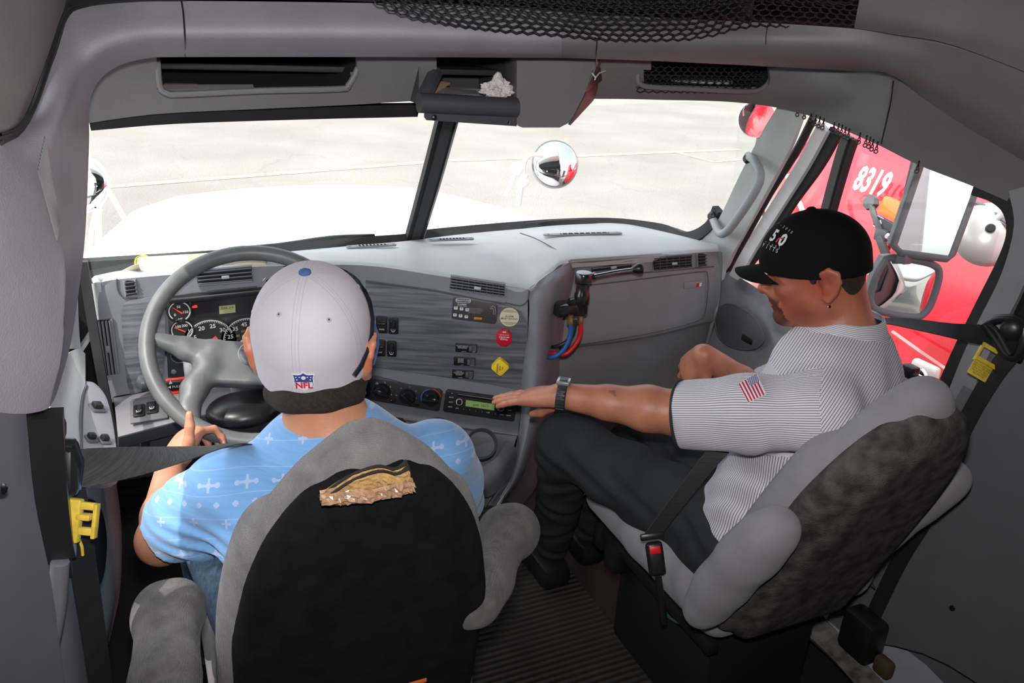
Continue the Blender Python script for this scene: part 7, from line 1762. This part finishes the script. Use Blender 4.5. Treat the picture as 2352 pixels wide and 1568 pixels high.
# ================================================================ seat belts
WEB = mat('belt_webbing', (.045,.046,.048), .7, bump=.6, bscale=60, stretch=(1,1,30), noise=.25, nscale=20); WEBB = mat('belt_webbing_black', (.013,.013,.014), .7, noise=.2, nscale=30)
YC = mat('yellow_clip', (.62,.44,.05), .5, noise=.15, nscale=60)
bl = empty('seat_belt', px(140,1085,'Y',-.18), 'black shoulder belt with yellow comfort clip running to the driver from the left pillar', 'seat belt')
strip('belt_webbing', [px(150,1080,'Y',-.19),px(260,1065,'Y',-.15),px(350,1051,'Y',-.11),px(440,1035,'Y',-.07),px(520,1021,'Y',-.03),px(560,1020,'Y',.02)], .050, .0015, [CU*c_+ray(u_, 1050).normalized()*math.sqrt(1-c_*c_) for c_, u_ in ((1,150),(.8,260),(.55,350),(.28,440),(.04,520),(.02,560))], WEB, bl)
strip('belt_webbing', [px(168,1120,'Y',-.19),px(182,1200,'Y',-.21),px(192,1300,'Y',-.20),px(212,1430,'Y',-.18),px(236,1600,'Y',-.16)], .046, .002, [CF+CR*.12]*5, WEBB, bl)
P_ = lambda u, v, y=-.20: px(u, v, 'Y', y)
tube('belt_guide', [P_(112,1020),P_(160,1022),P_(172,1060),P_(165,1120),P_(148,1140),P_(118,1120),P_(106,1060)], .011, BLK, bl, 10, True)
rbox('guide_anchor', P_(134,1075), (.05,.03,.075), BLK, bl, (CR, CF, CU), .012)
rbox('height_adjuster', P_(112,985), (.035,.03,.03), BLK, bl, (CR, CF, CU), .008); rbox('adjuster_track', P_(84,1100,-.22), (.045,.02,.30), BLK, bl, bevel=.006)
def clip(c, ex, ey, n, parent, wtag):
    rbox('comfort_clip', c+ey*.02, (.052,.006,.010), YC, parent, (ex, n, ey), .002); rbox('comfort_clip', c-ey*.012, (.052,.008,.010), YC, parent, (ex, n, ey), .002)
    for sx in (-.026,.026): rbox('clip_side', c+ex*sx+ey*.002, (.005,.010,.044), YC, parent, (ex, n, ey), .001)
    if wtag:
        rbox('clip_label', c-ey*.034-ex*.004, (.046,.004,.034), YC, parent, (ex, n, ey), .002)
        text('clip_text', 'KEEP CLOSED WHEN\nNOT IN USE. READ\nTHE SEAT BELT\nINSTRUCTIONS\nBEFORE USE', c-ey*.034-ex*.004-n*.003, ex, ey, .0052, mat('clip_ink', (.18,.12,.02), .7), parent)
    else:
        rbox('clip_cover', c-ex*.010, (.036,.012,.056), YC, parent, (ex, n, ey), .003); rbox('clip_roller', c+ex*.012+ey*.006, (.018,.014,.008), YC, parent, (ex, n, ey), .002)
        lathe('clip_rivet', c-ex*.004-ey*.024-n*.007, -n, [(.003,0),(.0028,.002),(.001,.003)], STEEL, parent, 12)
clip(px(172,1195,'Y',-.23), (CR*.98-CU*.1).normalized(), (CU*.98+CR*.1).normalized(), CF, bl, False)
tube('clip_tether', [px(180,1235,'Y',-.22),px(188,1255,'Y',-.22),px(190,1275,'Y',-.22)], .002, YC, bl, 6)
br = empty('seat_belt', px(2290,780,'X',.93), 'black shoulder belt with yellow comfort clip running to the passenger from the right pillar', 'seat belt')
XR = lambda u, v, x=.925: px(u, v, 'X', x)
q0 = px(2012,737,'Y',-.06)
strip('belt_webbing', [q0+Vector((-.03,.03,-.02)), q0, px(2100,745,'Y',-.09), px(2200,762,'Y',-.13), px(2285,772,'Y',-.17)], .048, .0016, [CF*.9+CR*.3,CF*.95+CU*.22,CF*.75+CU*.5,CU*.6+CF*.5,CU*.95+CF*.2], WEBB, br)
tube('belt_guide', [XR(2262,745,.90),XR(2300,732,.90),XR(2345,740,.90),XR(2350,790,.90),XR(2335,820,.90),XR(2310,812,.90),XR(2285,775,.90)], .010, BLK, br, 10, True, sm=3)
tube('guide_loop', [XR(2272,745,.89),XR(2290,760,.89),XR(2312,800,.89),XR(2322,815,.89)], .006, mat('glossy_black', (.02,.02,.02)), br, 10, sm=3)
lathe('guide_bolt', XR(2325,755,.89), (-1,-.5,.2), [(.022,0),(.022,.008),(.014,.014),(.004,.015)], BLK, br, 20)
rbox('adjuster_track', XR(2360,720,.955), (.02,.05,.22), BLK, br, bevel=.006)
strip('belt_webbing', [XR(2318,815,.90),XR(2290,850,.90),XR(2240,930,.90),XR(2200,1010,.89),XR(2170,1090,.885),XR(2130,1180,.885),XR(2075,1270,.885),XR(2035,1350,.885),XR(2000,1425,.88)], .046, .002, [Vector((.2,1,.3))]*9, WEBB, br)
n_ = ray(2265,840).normalized(); exc = (XR(2300,812,.89)-XR(2250,800,.89)); exc = (CR*.86-CU*.5).normalized(); eyc = (CU*.86+CR*.5).normalized()
clip(XR(2272,822,.895), exc, eyc, CF, br, True)
rbox('belt_retractor', px(1982,1455,'X',.85), (.07,.10,.12), BLK, br, bevel=.015)
rbox('anchor_bracket', px(2030,1530,'X',.86), (.03,.05,.05), mat('olive_bracket', (.07,.055,.02), .6), br, bevel=.01)
tube('lap_belt_loop', [XR(1965,1328,.90),XR(1990,1335,.90),XR(2010,1350,.91),XR(2020,1362,.92)], .006, BLK, br, 8, sm=3)
# passenger's buckle
bk_ = empty('seat_belt_buckle', px(1500,1290,'X',.262), 'black seat belt buckle with red release button beside the passenger seat cushion', 'buckle')
B_ = lambda u, v, y: px(u, v, 'Y', y)
a1_, a2_ = px(1500,1240,'X',.262), px(1512,1325,'X',.262); d_ = (a1_-a2_).normalized(); nx_ = (CR-d_*CR.dot(d_)).normalized(); nn_ = nx_.cross(d_)
rbox('buckle_body', (a1_+a2_)/2-d_*.0+CF*.0, (.040,.022,.080), BLK, bk_, (nx_, nn_, d_), .009, seg=3)
fr1 = -nn_ if nn_.dot(CAM-a1_) < 0 else nn_
rbox('release_button', a1_*.76+a2_*.24+fr1*.0105, (.026,.006,.018), mat('button_red', (.6,.01,.02), .4), bk_, (nx_, nn_, d_), .002)
rbox('latch_plate', px(1497,1230,'X',.262)+fr1*.006, (.056,.010,.016), BLK, bk_, (nx_, nn_, d_), .004)
tube('buckle_stalk', [a2_, px(1518,1365,'X',.265), px(1526,1430,'X',.28)], .008, BLK, bk_, 10)
o = strip('lap_belt', [px(1500,1226,'X',.262),px(1550,1160,'X',.275),px(1600,1095,'X',.295),px(1642,1042,'X',.32),px(1662,1012,'X',.345)], .045, .002, [nx_*1.0+d_*.1]*5, WEB); setp(o, 'grey lap belt webbing from the red-button buckle up across the passenger waist', 'seat belt')
# small things seen on the left pillar edge and by the driver
lathe('pillar_screw', px(3,1122,'Y',-.40), (0,-1,.3), [(.006,0),(.006,.003),(.002,.004)], CHR, None, 14)
bpy.data.objects['pillar_screw']['label'] = 'small chrome screw head at the far left edge of the grey pillar'; bpy.data.objects['pillar_screw']['category'] = 'screw'
for (u, v) in ((2188,1396),): 
    o = lathe('wall_plug', px(u, v, 'X', .905), (-1,0,0), [(.007,0),(.006,.004),(.002,.005)], BLK, None, 14); setp(o, 'small black plug in the grey wall behind the passenger seat', 'plug')
